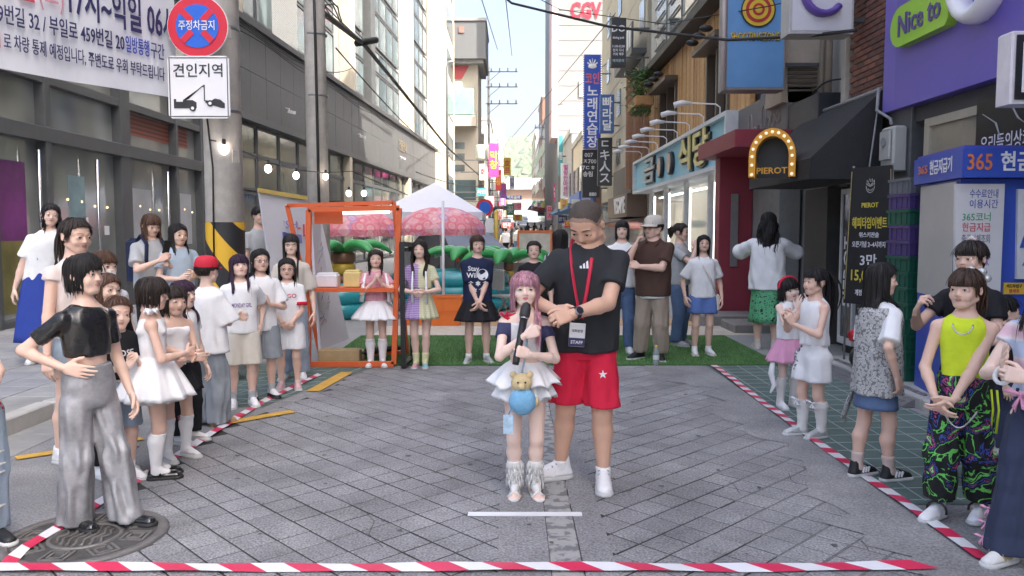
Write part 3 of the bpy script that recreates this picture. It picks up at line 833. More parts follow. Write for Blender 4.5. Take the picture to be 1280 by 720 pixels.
        for j in range(A):
            j2 = (j + 1) % A
            da = abs(-180 + 360 * (j + .5) / A)
            gap = (abs(len(rows[j]) - len(rows[j2])) > 0)
            jump = abs(rows[j][-1][2] - rows[j2][-1][2]) > .25 * hh
            for k in range(T - 1):
                if jump and k > 5 and fall: continue
                b.f.append((i0 + j * T + k, i0 + j * T + k + 1, i0 + j2 * T + k + 1, i0 + j2 * T + k)); b.m.append(0); b.sm.append(True)
        if locks:
            for j in range(n):
                a = math.radians(-180 + 360 * (j + r.uniform(-.4, .4)) / n); da = abs(math.degrees(a))
                P = path(a, r.uniform(.0, .018) * thick, r.uniform(-1, 1), T); dr = np.array((r.gauss(0, 1), r.gauss(0, 1), 0)) * .028 * hh; P = [p + dr * max(0, (i - 5) / 8) ** 1.5 for i, p in enumerate(P)]
                w0 = .047 * hh * r.uniform(.5, 1.3) * (64 / n) ** .5; k0 = 2
                P2 = P[k0:]; rad = [w0 * (.55 + .45 * min(1, i / 4)) * (1 if i < len(P2) - 4 else (1, .85, .62, .28)[i - len(P2) + 4]) for i in range(len(P2))]
                b.tube(P2, rad, 5, 0, False, .45)
            for j in range(int(n * .5)):     # a few stray strands
                a = math.radians(r.uniform(-180, 180)); P = path(a, r.uniform(.012, .05), r.uniform(-1.8, 1.8), T)[3:]; dr = np.array((r.gauss(0, 1), r.gauss(0, 1), 0)) * .05 * hh; P = [p + dr * (i / 10) ** 2 for i, p in enumerate(P)]
                b.tube(P, [.007 * hh] * (len(P) - 1) + [.002 * hh], 3, 0, False)
        if style == 'pony':
            for sd in (-1, 1):
                for j in range(5):
                    p = np.array(s.hd(scalp(sd * R(54 + 5 * j), R(80), .01))); q = np.array(s.hd(scalp(sd * R(60 + 4 * j), R(104), .004))); b.tube([p, (p + q) / 2 + (sd * .004, 0, 0), q, q + np.array((sd * .01 * hh, .02 * hh * j, -(.16 + .07 * r.random()) * hh))], [.035 * hh, .034 * hh, .024 * hh, .003], 5, 0, False, .5)
            tv = np.array(tie) - c0; tv = tv / np.sqrt(((tv / (rx, ry, rz)) ** 2).sum()); t0 = s.hd(c0 + tv * .98); out = s.hd(c0 + tv) - s.hd(c0); out = out / np.linalg.norm(out) * .27 * hh; out[2] *= .4
            for j in range(26):
                o_ = np.array((r.gauss(0, 1), r.gauss(0, 1), 0)) * tailr * hh * .55; P = []
                l = tail * hh * r.uniform(.8, 1.05); ph = r.uniform(0, 6)
                for i in range(9):
                    u = i / 8; g = min(1, u * 3); q = t0 + out * (1.1 * g) * (1 - .25 * u) + o_ * (.35 + 1.0 * math.sin(math.pi * min(1, u * 1.1) * .8)) + np.array((wave * hh * .2 * math.sin(u * 8 + ph), 0, -l * max(0, u - .08)))
                    sp = s.spine(q[2]); zz = q[2]
                    if zz < s.shz + .02 * H:
                        d = np.interp(zz, zk[:, 0], zk[:, 4]) + .022 * H
                        if q[1] > sp[1] and q[1] - sp[1] < d: q[1] = sp[1] + d + abs(o_[1]) * .3
                    P.append(q)
                w0 = .05 * hh
                b.tube(P, [w0 * .5, w0, w0 * 1.1, w0 * 1.1, w0, w0, w0 * .8, w0 * .55, w0 * .15], 5, 0, False, .6)
        o = b.build(name, m, s.o); return o
    def glasses(s, m=None):
        b = MB(); m = m or mat('spectacle_frame', (.03, .025, .025), .3, 0)
        for sd in (-1, 1):
            b.tube([s.hd((.145 * sd + .085 * math.cos(t), -.425 + .03 * abs(math.cos(t)), -.015 + .07 * math.sin(t))) for t in np.linspace(0, 2 * math.pi, 15)], .0085 * s.hh, 5, cap=False)
            b.tube([s.hd((.235 * sd, -.39, .0)), s.hd((.345 * sd, -.2, .0)), s.hd((.37 * sd, .02, .0))], .008 * s.hh, 4)
        b.tube([s.hd((-.06, -.43, .0)), s.hd((0, -.445, .012)), s.hd((.06, -.43, .0))], .008 * s.hh, 4)
        return b.build('glasses', m, s.o)
    def cap(s, m, back=0, name='cap', brim=True):
        b = MB(); n = 24; rows = []
        pr = [(1.0, .12), (1.0, .22), (.97, .32), (.88, .42), (.70, .51), (.42, .565), (.12, .58)]
        i = len(b.v)
        for rr, z in pr:
            for j in range(n):
                a = 2 * math.pi * j / n; b.v.append(tuple(s.hd((.41 * rr * math.sin(a), .055 + .475 * rr * -math.cos(a), z + .03))))
        for k in range(len(pr) - 1):
            for j in range(n): b.f.append((i + k * n + j, i + k * n + (j + 1) % n, i + (k + 1) * n + (j + 1) % n, i + (k + 1) * n + j)); b.m.append(0); b.sm.append(True)
        b.f.append(tuple(i + (len(pr) - 1) * n + j for j in range(n))); b.m.append(0); b.sm.append(True)
        b.tube([s.hd((0, .055, .62))], .02 * s.hh) if False else b.sphere(tuple(s.hd((0, .055, .612))), .02 * s.hh, 6)
        o = b.build(name, m, s.o)
        if brim:
            b = MB(); sg = 1 if back else -1
            for dz in (0, -.02):
                pass
            A = np.linspace(-1.15, 1.15, 13); top, bot = [], []
            for a in A:
                top.append((.40 * math.sin(a), .055 + sg * .46 * math.cos(a)))
                e = max(0, math.cos(a * 1.25)); bot.append((.41 * math.sin(a) * (1 + .0 * e), .055 + sg * (.46 * math.cos(a) + .36 * e ** .6)))
            i = len(b.v)
            for z in (.155, .125):
                for (x, y), (x2, y2) in zip(top, bot):
                    b.v.append(tuple(s.hd((x, y, z)))); b.v.append(tuple(s.hd((x2, y2, z - .05 - .10 * (abs(x2) / .4) ** 2 * .5))))
            N = 2 * len(A)
            for k in range(len(A) - 1):
                q = (i + 2 * k, i + 2 * k + 1, i + 2 * k + 3, i + 2 * k + 2); b.f.append(q); b.f.append(tuple(x + N for x in q[::-1])); b.m += [0, 0]; b.sm += [True] * 2
                b.f.append((i + 2 * k + 1, i + 2 * k + 1 + N, i + 2 * k + 3 + N, i + 2 * k + 3)); b.m.append(0); b.sm.append(True)
            b.build('brim', m, o)
        return o
# ------------------------------------------------------------ setting: ground
def gz(Y): return 0 if Y < 62 else (Y - 62) * .032
def th(name, label, cat, loc=(0, 0, 0), group=None, rz=0): return empty(name, loc, rz, label, cat, group)
def pt(parent, name, mb, mats):
    """a part whose shape was drawn in world coordinates"""
    o = mb.build(name, mats, parent)
    if parent is not None and parent.parent is None: o.location = -Vector(parent.location)
    return o
def st(name, mb, mats): return tag(mb.build(name, mats), kind='structure')
def sheet(name, poly, z, m, thick=.0):
    b = MB()
    if thick: b.prism(poly, z - thick, z, ax='z')
    else: b.face([(x, y, z) for x, y in poly])
    return st(name, b, m)
M_ASPH = mat('asphalt', (.105, .105, .108), .85, .22, 3, .35, 120)
M_ROAD = mat('worn_asphalt', (.25, .247, .247), .85, .32, 1.6, .3, 140, detail=10, world=True, speck=.32)
M_CONC = mat('concrete', (.42, .41, .39), .8, .2, 3, .25, 40)
M_CONCD = mat('concrete_dark', (.27, .27, .265), .8, .25, 3, .25, 40)
M_MORT = mat('joint_sand', (.035, .034, .033), .95, .3, 20)
b = MB(); ys = [-58, -20, 3, 20, 62, 110, 180, 400, 1480]
for a, c in zip(ys[:-1], ys[1:]):
    b.face([(-880, a, gz(a) - .03), (880, a, gz(a) - .03), (880, c, gz(c) - .03), (-880, c, gz(c) - .03)])
st('ground', b, M_ASPH)
# paved area: square pavers laid at 45 degrees
PV = [mat('paver_%s' % n, c, .8, .42, 1.7, .6, 90, detail=12, world=True, speck=.42) for n, c in (('grey', (.255, .252, .257)), ('pale', (.275, .271, .275)), ('dark', (.232, .229, .233)))]
bed = sheet('paved_road', [(-2.3, 2.6), (2.16, 2.6), (2.16, 9.1), (-1.7, 9.1), (-1.75, 7.6), (-2.3, 6.2)], -.0035, M_MORT)
SXL, SXR = .175, .318        # concrete strip down the middle
def in_pave(x, y):
    if not (2.75 < y < 9.0): return False
    if SXL - .1 < x < SXR + .05: return False
    if x < SXL: return x > (-2.2 if y < 6 else -2.2 + .42 * min(1, (y - 6) / 1.5) if y < 7.5 else -1.72)
    return x < 2.08
S_ = .178; tiles = []
def paver_mesh(w, l, m):
    b = MB(); d = .006; h = .012; x, y = w / 2, l / 2
    b.v += [(-x, -y, -h), (x, -y, -h), (x, y, -h), (-x, y, -h), (-x, -y, -.003), (x, -y, -.003), (x, y, -.003), (-x, y, -.003), (-x + d, -y + d, 0), (x - d, -y + d, 0), (x - d, y - d, 0), (-x + d, y - d, 0)]
    for k in (0, 4):
        for j in range(4): b.f.append((k + j, k + (j + 1) % 4, k + 4 + (j + 1) % 4, k + 4 + j))
    b.f.append((8, 9, 10, 11)); b.m = [0] * 9; b.sm = [False] * 9
    return b.mesh('paver', m)
for sidx, ang in ((-1, R(-46.5)), (1, R(44))):
    u = Vector((math.cos(ang), math.sin(ang))); v = Vector((-u.y, u.x))
    for i in range(-90, 90):
        for j in range(-90, 90):
            c = Vector((SXL, 2.6)) + u * (S_ * (i + .5)) + v * (S_ * (j + .5)) + Vector((.04, .02))
            if (c.x - .25) * sidx > 0 and in_pave(c.x, c.y): tiles.append((c.y, c.x, ang))
tiles.sort(); ME_P = [paver_mesh(S_ - .0065, S_ - .0095, m) for m in PV]
rb = MB(); rest = MB()
for n, (y, x, ang) in enumerate(tiles):
    k = rng.choice((0, 0, 1, 2)); dz = rng.uniform(-.0015, .0015)
    if n < 296: obj('paver', ME_P[k], bed, (x, y, dz), (rng.uniform(-.006, .006), rng.uniform(-.006, .006), ang))
    else:
        me = ME_P[k]; i0 = len(rest.v); c, s_ = math.cos(ang), math.sin(ang)
        rest.v += [(x + p.co.x * c - p.co.y * s_, y + p.co.x * s_ + p.co.y * c, p.co.z + dz) for p in me.vertices]
        for p in me.polygons: rest.f.append(tuple(i0 + q for q in p.vertices)); rest.m.append(k); rest.sm.append(False)
tag(rest.build('distant_pavers', PV, bed), kind='stuff')
strip = MB(); 
for k in range(8):
    y0 = 2.7 + k * .82; strip.bevbox(SXL, SXR, y0, y0 + .812, -.01, .001, .004)
M_STRIP = ramp_mat('weathered_strip', 'ShaderNodeTexNoise', 14, [(0, (.14, .14, .14)), (.44, (.19, .19, .19)), (.52, (.36, .355, .34)), (1, (.46, .45, .43))], .85, .3, interp='EASE', detail=9)
st('concrete_strip', strip, M_STRIP)
cut = MB(); cut.box(SXL - .24, SXL - .003, 2.7, 9, -.01, .0022); cut.box(SXR + .004, SXR + .15, 2.7, 9, -.01, .0022); st('strip_edging', cut, mat('edge_mortar', (.25, .247, .25), .8, .35, 1.7, .5, 90, detail=11, world=True, speck=.4))
# worn coating that buries the pavers towards the right tape
edge = []; y = 2.6
while y < 9.05: edge.append((1.78 + .08 * math.sin(y * 2.7) + rng.uniform(-.12, .12) - (.25 if y > 7.6 else 0), y)); y += .14
sheet('worn_coating', [(2.16, 2.6), (2.16, 9.05)] + edge[::-1], .0035, M_ROAD)
sheet('road', [(-3.75, 2.0), (-2.22, 2.0), (-2.22, 6.1), (-2.0, 6.6), (-1.72, 7.55), (-1.65, 9.1), (-3.3, 9.1), (-3.3, 7.4), (-3.75, 6.4)], 0, M_ROAD)
sheet('road', [(2.16, -8), (4.6, -8), (4.6, 9.1), (2.16, 9.1)], -.004, M_ROAD)
sheet('road', [(-3.75, -8), (2.16, -8), (2.16, 2.62), (-3.75, 2.62)], -.002, M_ROAD)
b = MB(); b.face([(-3.1, 9.1, 0), (4.6, 9.1, 0), (4.6, 62, 0), (-3.1, 62, 0)]); b.face([(-4, 62, 0), (5, 62, 0), (5, 300, gz(300)), (-4, 300, gz(300))]); st('road', b, mat('grey_road', (.30, .30, .30), .85, .15, 1.2, .2, 90))
sheet('joint_fill', [(1.2, 2.7), (2.1, 2.7), (2.1, 8.98), (1.35, 8.98)], -.0018, mat('joint_fill', (.15, .148, .147), .9, .3, 6, world=True, speck=.3))
ck = MB()
for P in (((985, 592), (988, 600), (996, 606)), ((1062, 668), (1078, 676), (1086, 688)), ((640, 560), (632, 575), (640, 590), (622, 604)), ((455, 640), (470, 652), (462, 668), (480, 684)), ((905, 600), (918, 606), (925, 618))): ck.tube([tuple(G(*q) + Vector((rng.uniform(-.01, .01), rng.uniform(-.01, .01), .004))) for q in P], .0015, 4, flat=.3)
tag(ck.build('ground_cracks', M_MORT), kind='structure')
gm = MB()
for k in range(70):
    x, y = rng.uniform(-2, 1.7), rng.uniform(2.8, 8); r_ = rng.uniform(.008, .02); gm.face([(x + r_ * (.7 + .5 * rng.random()) * math.cos(a * .785), y + r_ * (.7 + .5 * rng.random()) * math.sin(a * .785), .0048) for a in range(8)])
tag(gm.build('gum_spots', mat('old_gum', (.10, .098, .095), .8)), kind='stuff')
# green stamped paint with white grid lines
M_GREEN = mat('green_paint', (.10, .155, .137), .7, .25, 4, .3, 90); M_LINE = mat('line_paint', (.36, .40, .38), .7, .2, 12)
M_YEL = mat('yellow_paint', (.62, .36, .06), .7, .25, 9, .2, 90)
g1 = sheet('green_road_paint', [(2.17, 4.3), (3.35, 4.3), (3.35, 9.0), (2.17, 9.0)], .001, M_GREEN)
lm = MB().box(-.5, .5, -.004, .004, 0, .002).mesh('painted_line', M_LINE)
for i in range(24):
    y = 4.4 + i * .2; obj('painted_line', lm, g1, (2.78, y, .001), (0, 0, .06), (1.12, 1, 1))
for i in range(6): obj('painted_line', lm, g1, (2.3 + i * .2, 6.65, .0025), (0, 0, math.pi / 2), (4.6, 1, 1))
g2 = sheet('green_road_paint', [(-2.9, 6.7), (-2.12, 6.7), (-1.95, 7.4), (-1.45, 8.9), (-2.9, 8.9)], .004, M_GREEN)
for i in range(9): obj('painted_line', lm, g2, (-2.3, 6.85 + i * .22, .004), (0, 0, .3), (.85, 1, 1))
for i in range(4): obj('painted_line', lm, g2, (-2.62 + i * .24, 7.75, .0055), (0, 0, R(74)), (1.9, 1, 1))
yb = MB()
for (a, c, w) in (((20, 574), (178, 549), .10), ((275, 531), (366, 515), .11), ((391, 490), (434, 466), .13)):
    p, q = G(*a), G(*c); d = (q - p).normalized(); n = Vector((-d.y, d.x, 0)) * w / 2
    yb.face([(v.x, v.y, .009) for v in (p - n, q - n, q + n, p + n)])
st('yellow_road_line', yb, M_YEL)
# manhole cover: the iron things of the street
mh = th('manhole_cover', 'round cast iron manhole cover with key pattern rings at the lower left', 'manhole cover', tuple(G(107, 671)))
M_IRON = mat('cast_iron', (.10, .095, .09), .55, .35, 18, .3, 120, metal=.35); M_IRON2 = mat('cast_iron_worn', (.20, .19, .18), .5, .3, 20, .3, 120, metal=.3)
b = MB(); b.lathe([(0, .004), (.375, .004), (.385, .0), (.385, -.01)][::-1], 48); b.f = [f for f in b.f]; b.build('disc', M_IRON, mh)
b = MB(); b.lathe([(.325, .003), (.327, .010), (.372, .010), (.374, .003)], 48); b.build('rim', M_IRON2, mh)
b = MB(); b.lathe([(.15, .003), (.152, .010), (.168, .010), (.170, .003)], 40); b.build('inner_ring', M_IRON2, mh)
kb = MB()
for r0, w in ((.055, .012), (.03, .012)):
    kb.bar((-r0, -r0, .006), (r0, -r0, .006), w, .009); kb.bar((r0, -r0, .006), (r0, r0, .006), w, .009); kb.bar((-r0, -r0, .006), (-r0, r0 * .6, .006), w, .009); kb.bar((-r0, r0, .006), (r0, r0, .006), w, .009)
km = kb.mesh('key_pattern', M_IRON2)
for i in range(8):
    a = i * math.pi / 4; obj('key_pattern', km, mh, (.247 * math.cos(a), .247 * math.sin(a), 0), (0, 0, a))
for i in range(7):
    x = -.105 + i * .035; l = math.sqrt(max(.0, .135 ** 2 - x * x))
    b = MB(); b.tube([(x + .012 * math.sin(k * 1.4 + 1), -l + 2 * l * k / 8, .006) for k in range(9)], .008, 5); b.build('wave_rib', M_IRON2, mh)
# left pavement: kerb, gutter, slabs
kerbline = [(-3.75, -6), (-3.75, 6.35), (-3.12, 7.95), (-3.05, 24), (-3.05, 60)]
sw = MB(); sw.prism([(-7.6, -6)] + kerbline + [(-7.6, 60)], -.03, .115, ax='z') if False else None
sw = MB(); pol = kerbline + [(-7.6, 60), (-7.6, -6)]; sw.prism(pol, -.03, .112, ax='z'); swo = st('pavement', sw, M_CONCD)
km_ = []
for (a, c) in zip(kerbline[:-1], kerbline[1:]):
    a_, c_ = Vector(a), Vector(c); L = (c_ - a_).length; n = max(1, int(L / .98)); d = (c_ - a_) / n
    if a_.y > 20: continue
    for i in range(n):
        p = a_ + d * (i + .5)
        if not 4 < p.y < 24: continue
        obj('kerb_stone', MB().bevbox(-.485 * d.length / .98, .485 * d.length / .98, -.07, .07, -.03, .128, .012).mesh('kerb_stone', M_CONC) if not km_ else km_[0], swo, (p.x, p.y, 0), (0, 0, math.atan2(d.y, d.x)))
M_SLAB = [mat('slab_%d' % i, c, .8, .2, 4, .4, 70) for i, c in enumerate(((.26, .27, .285), (.29, .295, .30), (.235, .24, .255)))]
slm = [MB().bevbox(-.196, .196, -.196, .196, -.02, .009, .006).mesh('paving_slab', m) for m in M_SLAB]
ns = 0
for j in range(26):
    for i in range(11):
        x, y = -3.4 - i * .4 - .2, 5.6 + j * .4
        lim = -3.86 if y < 6.3 else (-3.86 + (y - 6.3) * .39 if y < 8 else -3.2)
        if x + .2 > lim or x < -7.2: continue
        obj('paving_slab', slm[rng.randrange(3)], swo, (x, y, .110 + rng.uniform(-.002, .002)), (rng.uniform(-.004, .004), rng.uniform(-.004, .004), 0)); ns += 1
gt = MB()
for k in range(30):
    y = -2 + k * .6
    if y < 6.0: gt.bevbox(-3.66, -3.32, y, y + .59, -.02, .006, .004)
st('gutter', gt, mat('gutter_concrete', (.26, .26, .255), .8, .2, 5, .3, 60))
# right shop step, paving and diamond tread plate
stp = MB()
for (y0, y1) in ((2, 4.4), (4.41, 6.6), (6.61, 8.9)): stp.bevbox(3.42, 4.15, y0, y1, -.02, .10, .012)
st('shop_step', stp, M_CONC)
st2 = MB(); st2.bevbox(3.25, 4.2, 11.6, 12.4, -.02, .13, .015); st2.bevbox(2.95, 3.9, 12.5, 13.4, -.02, .16, .015); st('stone_step', st2, mat('step_stone', (.24, .225, .21), .8, .25, 5, .4, 50))
tp = th('tread_plate', 'diamond tread steel ramp plate below the stacked plastic crates', 'ramp', (3.45, 7.6, 0))
M_STEEL = mat('tread_steel', (.32, .32, .33), .42, .2, 10, .1, 80, metal=.8)
b = MB(); b.face([(3.28, 6.7, .004), (3.28, 8.6, .004), (3.52, 8.6, .118), (3.52, 6.7, .118)][::-1]); b.face([(3.28, 6.7, .004), (3.52, 6.7, .118), (3.52, 6.7, .0)]); pt(tp, 'plate', b, M_STEEL)
b = MB()
for i in range(38):
    for j in range(5):
        y = 6.73 + i * .05; t = (j + .5) / 5; p = Vector((3.28 + .24 * t, y, .006 + .114 * t)); s_ = 1 if (i + j) % 2 else -1
        b.bar(p - Vector((.012, .012 * s_, .006)), p + Vector((.012, .012 * s_, .006)), .008, .006)
tag(pt(tp, 'tread_lugs', b, M_STEEL), kind='stuff')
# artificial turf and painted road behind
tf = MB(); M_TURF = mat('turf_base', (.055, .15, .04), .95, .35, 20, .8, 260)
tf.box(-2.15, 3.02, 8.80, 11.3, .001, .012)
turf = st('turf_mat', tf, M_TURF)
bl = MB(); r_ = random.Random(3)
for i in range(26000):
    x, y = r_.uniform(-2.13, 3.0), 8.82 + 2.4 * r_.random() ** 1.4; a = r_.uniform(0, 6.28); w, h = .004, r_.uniform(.015, .03); dx, dy = math.cos(a) * w, math.sin(a) * w
    lx, ly = r_.uniform(-.012, .012), r_.uniform(-.012, .012)
    bl.v += [(x - dx, y - dy, .011), (x + dx, y + dy, .011), (x + lx, y + ly, .011 + h)]; k = 3 * i; bl.f.append((k, k + 1, k + 2)); bl.m.append(i % 2); bl.sm.append(False)
tag(bl.build('turf_blades', [mat('turf_green', (.10, .24, .07), .7, .2, 3), mat('turf_light', (.16, .31, .10), .7, .2, 3)]), kind='stuff')
pn = MB(); pn.box(-2.0, 3.6, 11.4, 12.5, .001, .004, 0); pn.box(-1.6, 3.6, 12.55, 13.6, .001, .004, 1)
pn.box(-.2, .45, 11.6, 13.4, .004, .008, 0)
st('painted_road', pn, [mat('paint_cream', (.55, .49, .42), .75, .2, 5), mat('paint_orange', (.52, .31, .16), .75, .25, 5)])
wl = MB(); wl.box(-1.2, .9, 20.0, 20.25, .003, .006); st('stop_line', wl, M_LINE)
# ------------------------------------------------------------ tapes
M_TR = mat('tape_red', (.68, .03, .10), .35, .06, 12, .12, 30); M_TW = mat('tape_white', (.80, .80, .82), .35, .05, 12, .12, 30)
def tape(label, pts, w=.07, step=.092, z=.012, slant=.5, flip=1):
    t = th('barrier_tape', label, 'tape', (pts[0][0], pts[0][1], 0), 'red and white barrier tapes')
    P = [Vector((x, y, 0)) for x, y in pts]; L = [0]
    for a, c in zip(P[:-1], P[1:]): L.append(L[-1] + (c - a).length)
    def at(s):
        s = max(0, min(L[-1], s))
        for k in range(len(L) - 1):
            if s <= L[k + 1] + 1e-9:
                d = (P[k + 1] - P[k]).normalized(); return P[k] + d * (s - L[k]), Vector((-d.y, d.x, 0))
    n = int(L[-1] / step); bs = [MB(), MB()]
    for i in range(n):
        q = []
        for s, off, sk_ in ((i * step, -1, 0), ((i + 1) * step, -1, 0), ((i + 1) * step, 1, 1), (i * step, 1, 1)):
            p, nn = at(s + sk_ * slant * w * flip); zz = z + .004 * math.sin(s * 3.1) + .003 * math.sin(s * 9 + off)
            q.append((p.x + nn.x * off * w / 2, p.y + nn.y * off * w / 2, zz + .0025 * off))
        bs[i % 2].face(q)
    pt(t, 'red_stripes', bs[0], M_TR)['kind'] = 'stuff'; pt(t, 'white_stripes', bs[1], M_TW)['kind'] = 'stuff'
    return t
tape('red and white barrier tape stretched across the foreground paving', [tuple(G(x_, y_))[:2] for x_, y_ in ((-40, 713), (300, 712), (700, 712), (960, 712), (1202, 709))], .075, .148, .014, 1.3, -1)
tape('red and white barrier tape on the paving in front of the left row of children', [tuple(G(x_, y_))[:2] for x_, y_ in ((2, 716), (28, 690), (85, 655), (170, 602), (245, 556), (330, 502), (402, 468))], .065, .12, .013, .6)
tape('red and white barrier tape edging the green painted road on the right', [tuple(G(x_, y_))[:2] for x_, y_ in ((1232, 703), (1165, 655), (1098, 608), (1008, 544), (886, 453))], .075, .125, .013, .15)
wt = th('floor_tape', 'short white tape mark on the paving in front of the singing girl', 'tape', (.07, 4.2, 0))
b = MB(); a, c = G(585, 643.5), G(728, 646); b.box(a.x, c.x, a.y - .028, a.y + .028, .003, .006); pt(wt, 'strip', b, M_TW)

# ------------------------------------------------------------ left shop building (dark glass)
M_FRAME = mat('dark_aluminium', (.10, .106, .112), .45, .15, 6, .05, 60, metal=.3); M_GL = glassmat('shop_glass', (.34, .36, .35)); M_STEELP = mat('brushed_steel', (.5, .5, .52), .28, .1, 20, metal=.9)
M_GL2 = glassmat('sky_glass', (.16, .20, .21), .06); M_GRAN = mat('dark_granite', (.085, .089, .093), .5, .3, 5, .1, 60, detail=10)
M_CREAM = mat('cream_render', (.45, .41, .33), .8, .1, 2, .15, 30); M_GREYW = mat('grey_render', (.26, .265, .27), .8, .12, 2, .2, 30)
XL = -7.1
A1 = th('shop_building', 'dark framed glass shop front behind the white banner on the left', 'building', (XL, 14, 0))
b = MB(); b.box(-13, XL - .25, 8, 20.6, 0, 14); pt(A1, 'wall', b, mat('shop_interior', (.06, .058, .055), .7, .4, .8))
for y, w in ((9.3, .12), (11.0, .10), (12.3, .16), (14.75, .38), (17.0, .12), (18.4, .22), (20.4, .35)):
    pt(A1, 'mullion', MB().bevbox(XL - .24, XL + .06, y - w / 2, y + w / 2, .12, 6.6, .01), M_FRAME)
for z0, z1, d in ((.12, .22, .03), (2.84, 3.06, .08), (3.72, 3.86, .045), (4.55, 4.75, .05), (6.4, 7.0, .12)):
    pt(A1, 'transom', MB().bevbox(XL - .23, XL + d, 8, 20.6, z0, z1, .01), M_FRAME)
ms = [8.3, 9.3, 11.0, 12.3, 14.75, 17.0, 18.4, 20.4]
for a, c in zip(ms[:-1], ms[1:]):
    for z0, z1 in ((.22, 2.84), (3.06, 3.72), (3.86, 4.55), (4.75, 6.4)):
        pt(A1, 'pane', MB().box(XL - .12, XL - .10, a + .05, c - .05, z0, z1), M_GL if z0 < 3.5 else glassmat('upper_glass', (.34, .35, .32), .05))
M_POST = mat('steel_handle', (.62, .62, .64), .25, 0, metal=1)
for y in (12.02, 13.7, 16.5): 
    pt(A1, 'pull_handle', MB().tube([(XL + .05, y, .35), (XL + .05, y, 2.7)], .028, 8), M_POST)
for y, z, w, h, m in ((13.3, 2.0, .5, .8, mat('poster_teal', (.20, .30, .33), .5, .3, 3)), (13.55, 1.62, .16, .2, M_TW), (14.25, 1.5, .16, .16, M_TW), (19.6, 1.8, .5, .3, mat('sticker_yellow', (.6, .45, .05), .5))):
    pt(A1, 'poster', MB().box(XL - .098, XL - .092, y - w / 2, y + w / 2, z - h / 2, z + h / 2), m)
pt(A1, 'poster', MB().box(XL - .098, XL - .09, 10.2, 11.9, .3, 2.5), mat('poster_purple', (.16, .03, .16), .45, .5, 1.5))
pt(A1, 'poster', MB().box(XL - .088, XL - .083, 10.4, 11.8, .3, 1.35), mat('poster_olive', (.18, .16, .05), .45, .5, 2))
pt(A1, 'roller_shutter', MB().box(XL - .099, XL - .094, 15.2, 17.9, 3.3, 3.7), ramp_mat('shutter_red', 'ShaderNodeTexWave', 6, [(0, (.18, .05, .035)), (.5, (.30, .10, .07))], .6, .1, rot=R(40)))
for k in range(14): pt(A1, 'glint_bead', MB().sphere((XL - .4 + .31, 12.6 + k * .42, 1.95 + .05 * math.sin(k * 1.3)), .022, 6), mat('glint_bead_glow', (1, .72, .4), .3, 0, emit=.5))  # added glowing beads imitate warm string lights reflected in the glass
for y in (15.6, 17.6): pt(A1, 'reflection_panel', MB().box(XL - .098, XL - .09, y - .42, y + .42, 1.2, 2.3), mat('reflected_tent', (.42, .43, .46), .35, .3, 1.2))  # pale sheets painted as the tent's reflection in the panes
# ------------------------------------------------------------ left long building with granite fascia
YA, YB, XA, XB = 20.6, 56.0, -7.1, -5.25
ang2 = math.atan2(XB - XA, YB - YA); L2 = math.hypot(XB - XA, YB - YA)
A2 = th('office_building', 'long building with dark granite band and glass upper floors along the left', 'building', (XA, YA, 0))
A2.rotation_euler = (0, 0, -ang2)      # local +y runs along the front, +x faces the street
def p2(name, b, m): return b.build(name, m, A2)
p2('wall', MB().box(-10, -.3, 0, L2, 0, 30), M_GREYW)
pan = MB(); 
for i in range(int(L2 / 1.2)):
    y = i * 1.2
    for z in (4.6, 5.76): p2('granite_panel', MB().bevbox(-.30, .02 + rng.uniform(0, .006), y + .006, y + 1.192, z, z + 1.15, .006), M_GRAN)
p2('cornice', MB().box(-.3, .16, 0, L2, 6.92, 7.08), mat('cornice_dark', (.05, .052, .055), .5, .2, 4))
p2('cornice', MB().box(-.3, .10, 0, L2, 4.42, 4.6), M_FRAME)
ngl = 0; y = .25
gp = {}
def pane2(y, z, w, h, m, x=-.18):
    k = (w, h, m.name)
    if k not in gp:
        gp[k] = (MB().box(-.03, .03, 0, w, 0, .07).box(-.03, .03, 0, w, h - .07, h).box(-.03, .03, 0, .06, .07, h - .07).box(-.03, .03, w - .06, w, .07, h - .07).mesh('window_frame', M_FRAME), MB().box(-.012, .0, .06, w - .06, .07, h - .07).mesh('pane', m))
    f = obj('window_frame', gp[k][0], A2, (x, y, z)); obj('pane', gp[k][1], f)
M_GLS = [glassmat('ground_glass_%d' % i, c, .05) for i, c in enumerate(((.10, .11, .10), (.17, .175, .15), (.07, .08, .082)))]
M_GLU = [glassmat('upper_pane_%d' % i, c, .07) for i, c in enumerate(((.20, .26, .28), (.26, .31, .32), (.14, .19, .21)))]
while y < L2 - 2:
    for z, h in ((.15, 2.4), (2.6, .95), (3.55, .85)): pane2(round(y, 2), z, 1.75, h, M_GLS[rng.randrange(3)])
    y += 1.82
pil = [(0, .5), (11.4, .9), (15.2, .8), (24.4, 1.5), (33.5, 1.9)]
for y, w in pil:
    dk = y == 15.2
    p2('pillar', MB().bevbox(-.3, .14, y, y + w, 7.08, 30, .02), M_FRAME if dk else M_CREAM)
    if not dk: p2('pillar', MB().bevbox(-.3, .10, y, y + w * .4, .1, 4.42, .02), M_CREAM)
yy = [.55]; 
for z in range(8):
    y = .6
    while y < L2 - 1.9:
        if not any(a - 1.6 < y < a + w for a, w in pil): pane2(round(y, 2), 7.3 + z * 2.75, 1.55, 1.55, M_GLU[rng.randrange(3)]); pane2(round(y, 2), 8.9 + z * 2.75, 1.55, 1.0, M_GLU[rng.randrange(3)])
        y += 1.6
ms_ = MB()
for i in range(46): ms_.bar((.02, 3.0 + i * .05, 7.1), (.02, 3.0 + i * .05, 11.5), .012)
for i in range(88): ms_.bar((.02, 3.0, 7.1 + i * .05), (.02, 5.3, 7.1 + i * .05), .010)
